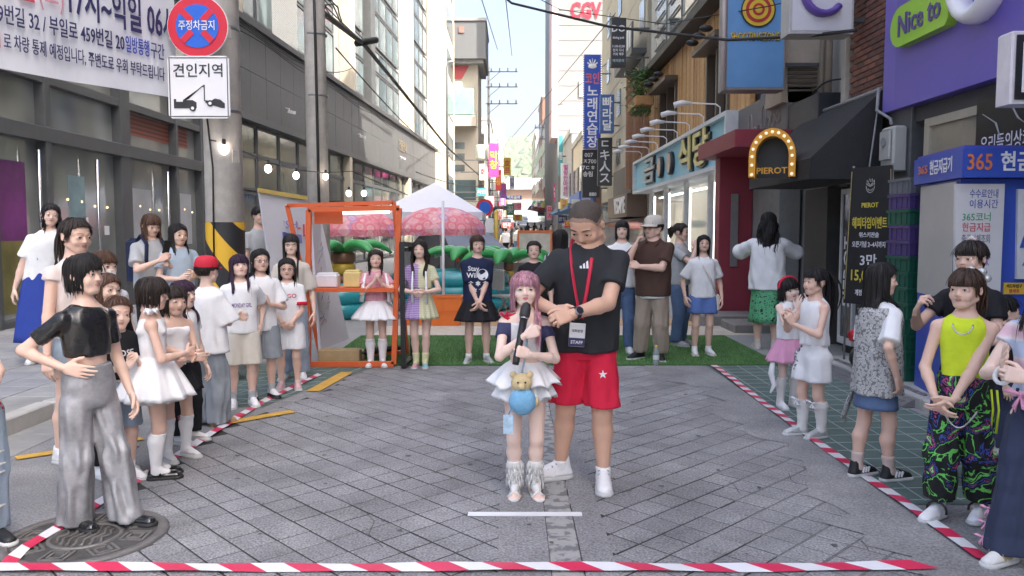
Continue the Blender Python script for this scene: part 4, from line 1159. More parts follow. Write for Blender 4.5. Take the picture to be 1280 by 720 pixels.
tag(p2('mesh_screen', ms_, mat('mesh_grey', (.28, .29, .30), .6)), kind='stuff')
lettering('건물안내', .62, mat('bronze_letters', (.30, .26, .18), .4, metal=.5), A2, (.06, 22.8, 5.95), math.pi / 2)
for y, z in ((4.0, 5.1), (13.0, 5.4), (22, 5.3)):
    cb = MB(); cb.tube([(.02, y, z + .1), (.14, y, z + .08), (.16, y, z)], .015, 5); cb.bar((.12, y + .02, z), (.34, y - .12, z - .06), .09, .09); p2('security_camera', cb, M_TW)
for k in range(3):
    cb = MB(); cb.tube([(.2 + .02 * k, t, 6.55 + .08 * k + .05 * math.sin(t * .9 + k)) for t in np.linspace(0, 20, 40)], .014, 5); p2('wall_cable', cb, M_SOLEB)
lettering('면도', .75, mat('sign_yellow', (.75, .55, .05), .5), A1, (.06, 19.35 - 14, 2.1), math.pi / 2)
# ------------------------------------------------------------ right near building (violet shop), brick strip, unseen upper floors raised to shade the street
XR = 4.1
B1 = th('convenience_store', 'violet fronted shop at the right edge with a lime green sign pill', 'building', (XR, 6, 0))
M_VIO = mat('violet_panel', (.15, .11, .46), .38, .05, 2); M_VIO2 = mat('violet_return', (.18, .135, .50), .4, .05, 2)
pt(B1, 'wall', MB().box(XR + .35, 14, -5, 8.8, 0, 27), M_GREYW)
pt(B1, 'pillar', MB().bevbox(XR - .02, XR + .36, 8.28, 8.74, .1, 2.78, .01), mat('pillar_dark', (.10, .10, .105), .5, .2))
pt(B1, 'sign_board', MB().bevbox(XR - .10, XR + .35, 1.0, 8.5, 2.76, 4.6, .012), M_VIO)
pt(B1, 'sign_return', MB().bevbox(XR - .085, XR + .345, 8.51, 8.80, 2.765, 4.6, .012), M_VIO2)
M_LIME = mat('lime_plastic', (.33, .62, .04), .35, .04, 3); 
pill = []
for t in np.linspace(math.pi / 2, 3 * math.pi / 2, 9): pill.append((8.42 - .2 + -.2 * math.cos(t) * -1 * -1, 0)) if False else None
y0, y1, zc, hr = 7.32, 8.42, 3.545, .20
for t in np.linspace(-math.pi / 2, math.pi / 2, 9): pill.append((y1 - hr + hr * math.cos(t), zc + hr * math.sin(t)))
pill += [(y0, zc + hr), (y0 - .0, zc - hr + .05), (y0 + .05, zc - hr)]
pp = MB().prism(pill, XR - .20, XR - .10, ax='x'); po = pt(B1, 'sign_pill', pp, M_LIME)
lettering('Nice to', .30, mat('violet_letters', (.11, .07, .26), .4, 0), B1, (-.20, 7.84 - 6, zc - .01), -math.pi / 2, .012, .012, w=.80)
M_LET = mat('white_plastic', (.78, .77, .80), .35, .04)
cb = MB(); c0 = (6.92, 3.78)
cb.tube([(XR - .16, c0[0] - .34 * math.cos(t), c0[1] - .46 * math.sin(t)) for t in np.linspace(-.9, math.pi + .9, 22)][::-1], .125, 10, flat=.6); pt(B1, 'logo_letter', cb, M_LET)
cb = MB(); cb.tube([(XR - .16, 6.18, 4.5), (XR - .16, 6.18, 3.9)] + [(XR - .16, 5.86 + .32 * math.cos(t), 3.78 - .36 * math.sin(t)) for t in np.linspace(.1, math.pi - .1, 12)] + [(XR - .16, 5.54, 3.9), (XR - .16, 5.54, 4.5)], .125, 10, flat=.6); pt(B1, 'logo_letter', cb, M_LET)
pt(B1, 'soffit', MB().box(XR + .02, XR + .34, 1, 8.27, 2.60, 2.755), mat('soffit_dark', (.06, .06, .065), .6))
for y in (7.7, 7.35): pt(B1, 'downlight', MB().lathe([(.0, 2.52), (.07, 2.53), (.075, 2.6)], 12, c=(XR + .1, y)), M_SOLEB)
wf = pt(B1, 'window_frame', MB().box(XR, XR + .08, 7.95, 8.05, .12, 2.6).box(XR, XR + .08, 5.0, 5.08, .12, 2.6).box(XR, XR + .08, 5.08, 7.95, 2.16, 2.24).box(XR, XR + .08, 5.08, 7.95, 2.52, 2.6), mat('window_beige', (.42, .38, .30), .5))
pt(B1, 'pane', MB().box(XR + .03, XR + .04, 5.08, 7.95, 2.24, 2.52), mat('pane_beige', (.30, .27, .21), .2, .2, 2)); pt(B1, 'pane', MB().box(XR + .03, XR + .04, 5.08, 7.95, .12, 2.16), glassmat('store_glass', (.05, .045, .05), .08))
pt(B1, 'poster', MB().box(XR - .01, XR + .02, 7.2, 7.85, 1.85, 2.12), mat('poster_pink', (.45, .22, .32), .5, .4, 12))
ps = pt(B1, 'poster', MB().box(XR - .03, XR - .005, 4.6, 7.10, 1.9, 2.64), mat('poster_black', (.016, .016, .018), .35, .2))
lettering('우리들의상쾌한', .17, M_LET, B1, (-.031, 6.62 - 6, 2.22), -math.pi / 2, .0, .003, w=.80)
for k, pl in enumerate((((7.0, 2.5), (6.8, 2.4), (6.7, 2.2)), ((6.65, 2.58), (6.5, 2.4), (6.42, 2.35)), ((6.5, 2.58), (6.42, 2.5), (6.3, 2.42)), ((6.2, 2.25), (6.1, 2.1), (6.0, 2.0)), ((7.02, 2.2), (6.9, 2.1), (6.85, 1.98)))):
    pt(B1, 'poster_brushstroke', MB().tube([(XR - .03, y, z) for y, z in pl], [.012, .018, .004], 5, flat=.2), mat('brush_silver', (.36, .35, .34), .5))
# brick strip and its upper storeys
B2 = th('brick_building', 'narrow brick building between the violet shop and the grey annex', 'building', (XR, 9.2, 0))
M_BR = [mat('brick_%d' % i, c, .85, .2, 12, .4, 60) for i, c in enumerate(((.20, .085, .06), (.17, .075, .055), (.235, .105, .075), (.14, .07, .055)))]
pt(B2, 'wall', MB().box(XR + .12, 14, 8.81, 9.95, 0, 27), mat('brick_mortar', (.13, .10, .085), .9, .2, 8))
bm = [MB().bevbox(0, .10, 0, .19, 0, .057, .004).mesh('brick', m) for m in M_BR]
for k in range(31):
    for i in range(-1, 6):
        y = 8.83 + i * .2 + (.1 if k % 2 else 0)
        if y < 8.82 or y + .19 > 9.94: continue
        obj('brick', bm[rng.randrange(4)], B2, (.018 - rng.uniform(0, .006), y - 9.2, 2.95 + k * .067))
pt(B2, 'upper_wall', MB().box(XR + .03, XR + .119, 8.82, 9.95, 5.1, 14), M_BR[0])
pt(B2, 'corner_trim', MB().bevbox(XR - .03, XR + .1, 9.951, 10.06, 2.9, 9, .01), mat('trim_beige', (.40, .37, .33), .6))
# grey annex with pipes, louvre, above the black awning
B3 = th('annex_building', 'pale grey rendered annex with drain pipes above the black awning', 'building', (XR + .5, 12, 0))
pt(B3, 'wall', MB().box(XR + .45, 14, 10.07, 14.3, 2.6, 27), mat('pale_render', (.40, .40, .385), .8, .15, 2, .2, 30))  # unseen height added to keep the sun off the left fronts
pt(B3, 'wall', MB().box(XR + .25, 14, 10.07, 14.3, 0, 2.6), M_CONCD)
pt(B3, 'panel', MB().bevbox(XR + .40, XR + .45, 10.35, 10.9, 3.2, 5, .01), M_GREYW)
for y, r_ in ((11.3, .05), (11.55, .035), (12.6, .05)): pt(B3, 'drain_pipe', MB().tube([(XR + .3, y, 2.9), (XR + .3, y, 9)], r_, 8), mat('pipe_beige', (.38, .33, .27), .6))
lv = MB(); lv.box(XR - .25, XR + .43, 12.1, 12.16, 3.35, 4.9)
pt(B3, 'louvre_box', MB().bevbox(XR - .2, XR + .43, 11.75, 12.5, 3.35, 4.6, .01), mat('louvre_beige', (.42, .36, .30), .6, .15, 6))
for i in range(7): pt(B3, 'louvre_slat', MB().bevbox(XR - .12, XR + .30, 11.70, 11.745, 3.5 + i * .06, 3.53 + i * .06, .006), mat('slat_dark', (.09, .075, .06), .6))
for k in range(4):
    wb = MB(); wb.tube([(XR + .2 + .05 * math.sin(t * 5 + k), 10.1 + t * 1.9, 3.05 + .12 * k + .1 * math.sin(t * 3.3 + k * 2)) for t in np.linspace(0, 1, 12)], .012, 5); pt(B3, 'wall_cable', wb, M_SOLEB)
# black awning bar front
B4 = th('bar_front', 'black bar front under a black canvas awning with an open dark doorway', 'building', (XR, 10.5, 0))
M_BLK = mat('black_panel', (.016, .016, .018), .5, .3, 3); M_CANV = mat('black_canvas', (.022, .022, .025), .75, .2, 5, .3, 60)
aw = MB(); Y0_, Y1_ = 8.92, 11.2; xo = 3.30
a = [(xo, 2.07), (xo, 2.30), (XR - .02, 3.05), (XR - .02, 2.07)]
aw.prism(a, Y0_, Y1_, ax='y'); pt(B4, 'awning', aw, M_CANV)
pt(B4, 'awning_rail', MB().tube([(XR - .02, Y0_ - .01, 3.06), (XR - .02, Y1_, 3.06)], .022, 6), M_GREYW)
pt(B4, 'wall', MB().box(XR + .02, XR + .24, 8.82, 9.9, .0, 2.06), M_BLK); pt(B4, 'wall', MB().box(XR + .02, XR + .24, 10.5, 11.3, 0, 2.06), mat('bar_grey', (.07, .068, .065), .6, .3, 3))
pt(B4, 'doorway', MB().box(XR + .20, XR + .23, 9.9, 10.5, 0, 2.06), mat('dark_door', (.009, .009, .010), .5, .3))
pp_ = pt(B4, 'poster_panel', MB().bevbox(XR - .04, XR + .015, 8.95, 9.42, .25, 1.98, .006), mat('poster_charcoal', (.028, .028, .030), .5, .2))
M_CHALK = mat('chalk', (.42, .40, .38), .8, 0)
def strokes(parent, name, lines, m, r=.005, n=4):
    b = MB()
    for l in lines: b.tube(l, r, n, cap=False)
    return pt(parent, name, b, m)
def face_lines(X, y, z, s):
    F = lambda pts: [(X, y - a * s, z + c * s) for a, c in pts]
    arc = lambda cx, cz, rx, rz, t0, t1: [(cx + rx * math.cos(t), cz + rz * math.sin(t)) for t in np.linspace(t0, t1, 10)]
    return [F(arc(0, 0, .5, .7, math.pi, 2 * math.pi)), F(arc(0, -.25, .28, .2, math.pi, 2 * math.pi)), F(arc(-.22, .15, .1, .12, 0, 6.28)), F(arc(.22, .15, .1, .12, 0, 6.28)), F([(-.45, .1), (-.4, .6), (-.25, .35), (-.1, .75), (.05, .4), (.2, .72), (.3, .35), (.45, .6), (.48, .1)]), F(arc(0, 0, .08, .08, 0, 6.28))]
strokes(B4, 'poster_drawing', face_lines(XR - .045, 9.2, 1.62, .20), M_CHALK)
strokes(B4, 'poster_drawing', [[(XR - .045, 9.26, 1.28), (XR - .045, 9.24, 1.08), (XR - .045, 9.16, 1.08), (XR - .045, 9.14, 1.28), (XR - .045, 9.26, 1.28)], [(XR - .045, 9.2, 1.28), (XR - .045, 9.18, 1.38)]], M_CHALK)
lettering('HOOLA', .09, mat('sign_text_yellow', (.6, .5, .08), .5), B4, (-.045, 9.2 - 10.5, .95), -math.pi / 2, .01, .003)
df = pt(B4, 'door_frame', MB().box(XR - .06, XR, 9.46, 9.50, .12, 2.0).box(XR - .06, XR, 9.84, 9.88, .12, 2.0).box(XR - .06, XR, 9.5, 9.84, 1.94, 2.0).box(XR - .06, XR, 9.5, 9.84, .12, .2), mat('white_frame', (.6, .6, .6), .5))
pt(B4, 'pane', MB().box(XR - .04, XR - .03, 9.5, 9.84, .2, 1.94), glassmat('bar_glass', (.04, .045, .05), .06))
lettering('PIEROT', .26, M_LET, B4, (-.045, 9.67 - 10.5, 1.0), -math.pi / 2, .02, .003, rx=0)
for l in [o for o in B4.children if o.name.startswith('lettering')][-1:]: l.rotation_euler = (math.pi / 2, 0, 0); l.rotation_euler = Euler((0, -math.pi / 2, -math.pi / 2), 'XYZ')
# yellow arch sign on the awning
ar = th('arch_sign', 'yellow arch shaped bulb sign standing on the front of the black awning', 'sign', (3.02, 9.38, 2.1)); ar.rotation_euler = (0, 0, R(-22))
def apt(n, b, m): return b.build(n, m, ar, (0, 0, -2.1))
M_ARCH = mat('arch_yellow', (.70, .33, .02), .4, .08, 5)
def arch_pts(r, zb, n=16, dz=0): return [(r * math.cos(t) * -1, zb + r * 1.25 * math.sin(t)) for t in np.linspace(0, math.pi, n)]
out_, in_ = arch_pts(.26, .24), arch_pts(.185, .24)
ab = MB()
OX, OY = 0, 0
poly_o = [(-.26, 0)] + out_ + [(.26, 0)]; poly_i = [(-.185, 0)] + in_ + [(.185, 0)]
i0 = len(ab.v); n = len(poly_o)
for yv in (0, .32):
    for (x, z) in poly_o: ab.v.append((OX + x, OY + yv, 2.12 + z))
    for (x, z) in poly_i: ab.v.append((OX + x, OY + yv, 2.12 + z))
for k in range(n - 1):
    ab.f += [(i0 + k, i0 + k + 1, i0 + n + k + 1, i0 + n + k), (i0 + 2 * n + k, i0 + 3 * n + k, i0 + 3 * n + k + 1, i0 + 2 * n + k + 1), (i0 + k, i0 + 2 * n + k, i0 + 2 * n + k + 1, i0 + k + 1), (i0 + n + k, i0 + n + k + 1, i0 + 3 * n + k + 1, i0 + 3 * n + k)]
ab.m += [0] * (4 * (n - 1)); ab.sm += [False] * (4 * (n - 1)); apt('arch', ab, M_ARCH)
apt('back_panel', MB().prism([(OX + x, 2.12 + z) for x, z in poly_i], OY + .2, OY + .22), M_BLK)
M_BULB = mat('bulb_glow', (1, .85, .62), .3, 0, emit=.16)
bulb = MB().sphere((0, 0, 0), .019, 8).mesh('bulb', M_BULB)
mid = [(-.222, .03), (-.222, .14)] + arch_pts(.222, .24, 11) + [(.222, .14), (.222, .03)]
for x, z in mid: obj('bulb', bulb, ar, (x, -.012, .02 + z))
lettering('PIEROT', .10, M_ARCH, ar, (0, 0, .09), 0, .014, .02, w=.34)
# grey chalk sign wall and red porch beyond the awning
gs = th('chalk_sign', 'grey fascia board with thin white handwriting beside the pale blue shop sign', 'sign', (XR, 12.7, 2.7))
pt(gs, 'board', MB().bevbox(XR - .12, XR + .25, 11.75, 14.25, 2.8, 3.6, .01), mat('chalk_grey', (.16, .16, .165), .6, .15, 4))
pt(gs, 'dark_board', MB().bevbox(XR - .10, XR + .24, 10.6, 11.74, 2.75, 3.3, .01), mat('dark_slate', (.03, .033, .045), .5))
sg_ = []
for k in range(9):
    y = 13.95 - k * .23; h = .18 + .25 * (k in (2, 5)) ; sg_.append([(XR - .125, y - .1 * math.sin(t), 2.95 + h * (.5 - .5 * math.cos(t)) + .02 * k) for t in np.linspace(0, 5.5, 12)])
strokes(gs, 'handwriting', sg_, M_CHALK, .008)
rp = th('red_porch', 'crimson porch wall with a projecting canopy next to the bar doorway', 'porch', (3.7, 13.3, 0))
M_RED = mat('crimson_panel', (.26, .03, .05), .55, .1, 3)
pt(rp, 'side_wall', MB().bevbox(3.43, 3.98, 13.3, 13.6, .16, 2.7, .008), M_RED); pt(rp, 'canopy', MB().bevbox(3.2, 4.2, 11.6, 13.9, 2.70, 2.95, .01), M_RED)
pt(rp, 'notice_board', MB().bevbox(3.62, 3.74, 13.27, 13.298, .9, 2.1, .004), mat('notice_grey', (.20, .19, .18), .5)); pt(rp, 'inner_wall', MB().box(3.99, 4.3, 12.0, 13.5, .1, 2.69), M_CONCD)
# pale blue restaurant
B5 = th('restaurant_front', 'bright white glazed shop under a pale blue signboard', 'building', (XR, 19, 0))
M_SKYB = mat('sky_blue_board', (.26, .60, .74), .5, .06, 2); M_BOARD = mat('board_rim', (.62, .66, .68), .5)
pt(B5, 'wall', MB().box(XR + .9, 14, 14.31, 25.4, 0, 12), mat('shop_white', (.72, .71, .68), .6, .06, 1)); pt(B5, 'wall', MB().box(XR + .3, XR + .9, 14.31, 25.4, 3.55, 12), M_GREYW)
pt(B5, 'sign_board', MB().box(XR - .20, XR + .2, 14.5, 25.3, 2.72, 3.55), M_SKYB)
for q in ((14.4, 14.5, 2.64, 3.63), (25.3, 25.4, 2.64, 3.63)): pt(B5, 'sign_rim', MB().box(XR - .30, XR + .2, *q), M_BOARD)
for q in ((2.64, 2.72), (3.55, 3.63)): pt(B5, 'sign_rim', MB().box(XR - .30, XR + .2, 14.5, 25.3, *q), M_BOARD)
M_GOLD = mat('letter_cream', (.70, .62, .25), .45); M_INK = mat('letter_black', (.03, .03, .035), .4)
for tx, y, m, w in (('금', 22.6, M_INK, 1.7), ('식당', 17.2, M_INK, 2.8)):
    lettering(tx, .78 if tx == '금' else .85, m, B5, (-.20, y - 19 - .05, 3.13), -math.pi / 2, .05, .05, w=w, name='letter_back')
    lettering(tx, .74 if tx == '금' else .80, M_GOLD if tx != '금' else mat('letter_grey', (.45, .50, .48), .5), B5, (-.26, y - 19, 3.13), -math.pi / 2, .02, .03, w=w * .97)
for y in (20.9, 19.6):
    pt(B5, 'emblem', MB().tube([(XR - .2, y, 3.13), (XR - .3, y, 3.13)], .28, 16), M_INK); pt(B5, 'emblem_face', MB().tube([(XR - .301, y, 3.13), (XR - .31, y, 3.13)], .24, 16), mat('emblem_tan', (.55, .45, .36), .5, .3, 6))
M_TUBE = mat('neon_white', (1, .97, .98), .3, 0, emit=1.1)
for y in (14.7, 16.6, 18.9, 21.4, 23.6):
    pt(B5, 'mullion', MB().bevbox(XR - .06, XR + .06, y - .06, y + .06, .12, 2.63, .01), mat('white_frame2', (.66, .66, .66), .4)); pt(B5, 'light_tube', MB().tube([(XR + .12, y + .16, .5), (XR + .12, y + .16, 2.5)], .035, 8), M_TUBE)
for a, c in zip((14.7, 16.6, 18.9, 21.4), (16.6, 18.9, 21.4, 23.6)):
    pt(B5, 'pane', MB().box(XR, XR + .012, a + .06, c - .06, .3, 2.5), mat('clear_glass', (.9, .95, .95), .03, 0, trans=1))
pt(B5, 'light_tube', MB().tube([(XR + .5, 15, 2.5), (XR + .5, 25, 2.5)], .03, 6), M_TUBE)
pt(B5, 'stall_riser', MB().bevbox(XR - .05, XR + .08, 14.5, 25.3, .0, .3, .01), mat('riser_tile', (.45, .44, .42), .5)); pt(B5, 'menu_card', MB().box(XR - .02, XR - .008, 15.1, 15.8, 1.75, 2.05), mat('card_yellow', (.70, .68, .10), .5, .3, 9))
pt(B5, 'meter_box', MB().bevbox(XR - .35, XR - .1, 14.05, 14.35, 1.55, 2.1, .01), mat('meter_beige', (.40, .36, .31), .6)); pt(B5, 'corner_column', MB().bevbox(XR - .3, XR - .05, 14.1, 14.4, .0, 1.54, .01), mat('column_grey', (.22, .21, .20), .6, .3, 4))
for i in range(8):
    y = 15.2 + i * 1.3; lamp = th('sign_lamp', 'white swan neck lamp over the pale blue sign, %s from the near end' % ('first second third fourth fifth sixth seventh eighth'.split()[i]), 'lamp', (XR - .2, y, 3.64), 'swan neck lamps over the pale blue sign')
    b = MB(); b.tube([(0, 0, 0), (0, 0, .16), (-.08, 0, .22), (-.62, 0, .24)], .014, 6); b.build('arm', M_LET, lamp)
    b = MB(); b.tube([(-.55, 0, .24), (-.72, 0, .245), (-.86, 0, .20)], [.03, .05, .055], 8); b.build('lamp_head', M_LET, lamp)
# timber clad building
B6 = th('timber_building', 'timber clad upper floor with dark windows above the pale blue sign', 'building', (XR + .2, 20, 3.6))
M_TIM = [mat('timber_%d' % i, c, .6, .25, 9, .2, 30) for i, c in enumerate(((.50, .27, .10), (.43, .22, .08), (.56, .32, .13)))]
wnd = [(15.6, 17.4, 3.75, 5.2), (20.6, 22.8, 3.75, 5.3)]
plm = {}
i = 0; y = 14.32
while y < 24.6:
    w = .26
    segs = [(3.66, 6.0)]
    for a, c, z0, z1 in wnd:
        if a - .01 < y + w / 2 < c: segs = [(z1 + .12, 6.0)]
    for z0, z1 in segs:
        k = (round(z1 - z0, 2), i % 3)
        if k not in plm: plm[k] = MB().bevbox(0, .10, 0, w - .014, 0, k[0], .012).mesh('timber_plank', M_TIM[k[1]])
        obj('timber_plank', plm[k], B6, (-.12 + rng.uniform(0, .02), y - 20, z0 - 3.6))
    y += w; i = rng.randrange(3)
pt(B6, 'eave', MB().bevbox(XR - .25, XR + .4, 14.32, 24.7, 6.02, 6.22, .01), mat('eave_dark', (.05, .046, .042), .6)); M_DARKW = mat('window_dark', (.03, .028, .025), .4)
for a, c, z0, z1 in wnd:
    f = pt(B6, 'window_frame', MB().box(XR + .04, XR + .3, a, a + .12, z0, z1).box(XR + .04, XR + .3, c - .12, c, z0, z1).box(XR + .04, XR + .3, (a + c) / 2 - .05, (a + c) / 2 + .05, z0, z1).box(XR - .25, XR + .3, a - .1, c + .1, z1, z1 + .11), mat('window_brown', (.10, .07, .05), .5)); pt(B6, 'pane', MB().box(XR + .2, XR + .22, a + .12, c - .12, z0, z1), glassmat('timber_glass', (.05, .055, .055), .06))
    for k in range(3):
        yy_ = a + (c - a) * (k + .5) / 3; pt(B6, 'spot_lamp', MB().sphere((XR - .32, yy_, z1 + .22), (.14, .10, .07), 8), M_BLK)
lettering('100', .38, M_LET, B6, (-.02, 16.2 - 20, 4.45 - 3.6), -math.pi / 2, .01, .004)
pt(B6, 'upper_wall', MB().box(XR + .31, 14, 14.31, 25.4, 12.0, 25), M_GREYW)  # unseen storeys heightened to block the sun
pt(B6, 'upper_wall', MB().box(XR + .24, XR + .31, 14.31, 25.4, 6.22, 25), mat('upper_pale', (.50, .49, .46), .7, .1, 2))
for z in (6.6, 9.0):
    for k in range(5):
        y = 14.8 + k * 2; pt(B6, 'window', MB().box(XR + .2, XR + .26, y, y + 1.5, z, z + 1.6), M_GL2); 
        for j in range(4): pt(B6, 'grille', MB().box(XR + .14, XR + .18, y, y + 1.5, z + .2 + j * .4, z + .23 + j * .4), M_FRAME)
# protruding timber fin and planter
fin = th('timber_screen', 'projecting reddish timber slat screen beyond the pale blue sign', 'screen', (3.9, 25.9, 2.8))
for i in range(9): fin_o = obj('timber_plank', plm.setdefault(('fin', i % 3), MB().bevbox(0, .10, 0, .12, 0, 3.6, .006).mesh('timber_plank', mat('timber_red_%d' % (i % 3), ((.36, .19, .11), (.32, .17, .10), (.40, .22, .13))[i % 3], .6, .2, 9))), fin, (-.25 + i * .105, rng.uniform(-.01, .01), 0), (0, 0, 0))
pt(fin, 'cap', MB().bevbox(3.6, 4.7, 25.8, 26.15, 6.42, 6.56, .01), M_DARKW)
pl_ = th('planter_box', 'wooden planter of trailing green leaves by the timber cladding', 'planter', (3.7, 23.2, 5.0))
pt(pl_, 'box', MB().bevbox(3.45, 3.95, 22.6, 24.2, 5.0, 5.25, .02), M_TIM[1])
lf = MB(); r2_ = random.Random(9)
for i in range(900):
    x, y, z = 3.7 + r2_.gauss(0, .17), 23.4 + r2_.gauss(0, .38), 5.25 + r2_.uniform(-.45, .85); a = r2_.uniform(0, 6.28); e = r2_.uniform(.05, .10)
    d = Vector((math.cos(a), math.sin(a), r2_.uniform(-.8, .5))) * e; n = Vector((-math.sin(a), math.cos(a), .3)) * e * .4; p = Vector((x, y, z)); lf.face([p - d, p + n, p + d, p - n], i % 2)
tag(pt(pl_, 'leaves', lf, [mat('leaf_green', (.06, .15, .04), .6, .2), mat('leaf_light', (.10, .22, .06), .6, .2)]), kind='stuff')
# ------------------------------------------------------------ poles, road signs, banner
M_POLE = mat('pole_concrete', (.60, .57, .52), .8, .25, 4, .35, 35)
def pole(label, x, y, r0, r1, h, z0=.11, tilt=0):
    p = th('utility_pole', label, 'utility pole', (x, y, z0)); 
    MB().tube([(0, 0, 0), (tilt * .5, 0, h * .5), (tilt, 0, h)], [r0, (r0 + r1) / 2, r1], 20).build('shaft', M_POLE, p); return p
PL1 = pole('thick concrete utility pole with yellow and black stripes carrying two road signs', -2.86, 8.0, .185, .165, 11, .11)
band = ramp_mat('hazard_stripes', 'ShaderNodeTexWave', .95, [(0, (.02, .02, .022)), (.5, (.72, .42, .03))], .55, .1, rot=R(38))
MB().lathe([(.188, .02), (.189, .05), (.187, 1.02), (.186, 1.05)], 24).build('hazard_band', band, PL1, (0, 0, .42))
for i in range(9):
    a = R(-90 + rng.uniform(-70, 60)); z = rng.uniform(2.0, 4.2); MB().box(-.04, .04, -.004, .004, -.06, .06).build('paper_scrap', mat('paper_scrap', (.42, .40, .37), .8, .3, 20), PL1, (.178 * math.cos(a), .178 * math.sin(a), z), (0, 0, a + math.pi / 2))
MB().tube([(-.05, -.19, 1.1), (-.04, -.185, 2.0), (-.10, -.17, 2.6), (-.09, -.17, 2.75), (.02, -.19, 2.72)], .009, 5).build('thin_cable', M_SOLEB, PL1)
for z in (2.55, 3.35, 4.1): MB().lathe([(.178, -.018), (.186, -.016), (.186, .016), (.178, .018)], 20).build('clamp_band', M_STEEL, PL1, (0, 0, z))
PL2 = pole('slimmer concrete utility pole with a black conduit farther along the left kerb', -2.93, 12.2, .165, .14, 12, .11, -.05)
MB().tube([(.05, -.17, .3), (.04, -.175, 2.8), (.03, -.17, 4.2), (.02, -.165, 4.9)], .022, 6).build('conduit', M_SOLEB, PL2)
for z in (3.4, 4.3, 5.6): MB().lathe([(.155, -.015), (.166, -.013), (.166, .013), (.155, .015)], 20).build('clamp_band', M_STEEL, PL2, (0, 0, z))
YS = 7.62; c = PY(247, 33, YS); r_ = .285
ns_ = th('no_parking_sign', 'round blue and red no stopping road sign with white lettering on the pole', 'road sign', tuple(c))
M_SRED = mat('sign_red', (.66, .02, .045), .4, .05, 3); M_SBLUE = mat('sign_blue', (.015, .13, .62), .4, .05, 3); M_SWH = mat('sign_white', (.82, .82, .84), .4, .04, 3)
def disc(r, y, m, name, par, n=36): return MB().tube([(0, y, 0), (0, y - .006, 0)], r, n).build(name, m, par)
disc(r_, .008, M_SWH, 'sign_edge', ns_); disc(r_ * .975, .0, M_SRED, 'red_ring', ns_); disc(r_ * .70, -.008, M_SBLUE, 'blue_field', ns_)
for s in (-1, 1):
    d = r_ * .69 / 1.414
    for q in ((1, .36), (-.36, -1)): MB().bar((-s * d * q[0], -.017, d * q[0]), (-s * d * q[1], -.017, d * q[1]), .004, .058).build('diagonal_bar', M_SRED, ns_)
lettering('주정차금지', .098, M_SWH, ns_, (0, -.020, 0), 0, .006, .003, w=.335)
MB().bar((0, .01, .1), (.12, .2, .1), .03).bar((0, .01, -.1), (.12, .2, -.1), .03).build('bracket', M_STEEL, ns_)
c = PY(248.5, 109, YS - .02); tw = th('tow_zone_sign', 'square white tow away zone sign with a tow truck pictogram on the pole', 'road sign', tuple(c))
w = .288; b = MB().prism([(-w + .03, -w), (w - .03, -w), (w, -w + .03), (w, w - .03), (w - .03, w), (-w + .03, w), (-w, w - .03), (-w, -w + .03)], 0, .01); b.build('plate', M_SWH, tw)
M_SIGNBK = mat('sign_black', (.03, .03, .035), .45)
for (x0, x1, z0, z1) in ((-w + .012, w - .012, w - .022, w - .014), (-w + .012, w - .012, -w + .014, -w + .022), (-w + .014, -w + .022, -w + .024, w - .024), (w - .022, w - .014, -w + .024, w - .024)): MB().box(x0, x1, -.004, -.001, z0, z1).build('border_line', M_SIGNBK, tw)
lettering('견인지역', .135, M_SIGNBK, tw, (0, -.001, .145), 0, .008, .004, w=.46)
pic = MB(); F_ = lambda P: pic.prism([(x / 1000, z / 1000) for x, z in P], -.006, -.001)
F_([(-235, -195), (-25, -195), (-25, -140), (-60, -120), (-150, -120), (-150, -135), (-215, -135), (-215, -110), (-235, -110)])
F_([(-150, -119), (-120, -119), (30, 10), (55, 22), (55, -60), (47, -60), (47, 5), (20, 0), (-80, -95), (-60, -119)][:5] + [(47, 10), (47, 5), (22, -2), (-100, -110)])
F_([(47, 22), (55, 22), (55, -130), (47, -130)]); F_([(60, -120), (110, -128), (150, -105), (200, -115), (240, -150), (240, -195), (200, -190), (60, -145)])
for x, z in ((-60, -195), (105, -150)): pic.tube([(x / 1000, -.010, z / 1000), (x / 1000, -.0062, z / 1000)], .03, 14)
pic.build('tow_pictogram', M_SIGNBK, tw)
wh = MB()
for x, z in ((-60, -195), (105, -150)): wh.tube([(x / 1000, -.012, z / 1000), (x / 1000, -.0102, z / 1000)], .015, 12)
wh.build('wheel_hub', M_SWH, tw); MB().bar((0, .01, .1), (.12, .2, .1), .03).bar((0, .01, -.1), (.12, .2, -.1), .03).build('bracket', M_STEEL, tw)
# banner
ba = Vector((-3.20, 7.78, 2.76)); d_ = Vector((-.479, -1, 0)).normalized(); Lb = 3.0
bnr = th('cloth_banner', 'white cloth traffic notice banner with navy and red lettering strung at the top left', 'banner', tuple(ba)); bang = math.atan2(-d_.y, -d_.x)
bnr.rotation_euler = (0, 0, bang); NB = 40; bm_ = MB()
for i in range(NB):
    for j in range(8):
        q = []
        for (a, c) in ((i, j), (i + 1, j), (i + 1, j + 1), (i, j + 1)):
            x = -Lb * a / NB; z = .98 * c / 8; q.append((x, .012 * math.sin(x * 4 + z * 2) + .006 * math.sin(x * 11 + 1), z - .02 * math.sin(math.pi * a / NB)))
        bm_.face(q, 0, True)
bm_.build('cloth', mat('banner_cloth', (.72, .74, .80), .7, .04, 4, .1, 12), bnr)
M_NAVY = mat('banner_navy', (.035, .035, .12), .6); M_BRED = mat('banner_red', (.62, .08, .14), .6); M_BBLUE = mat('banner_blue', (.05, .09, .45), .6)
def bl_(tx, sz, m, x, z, w, bo=.008): lettering(tx, sz, m, bnr, (x, -.024, z), 0, bo, .004, w=w)
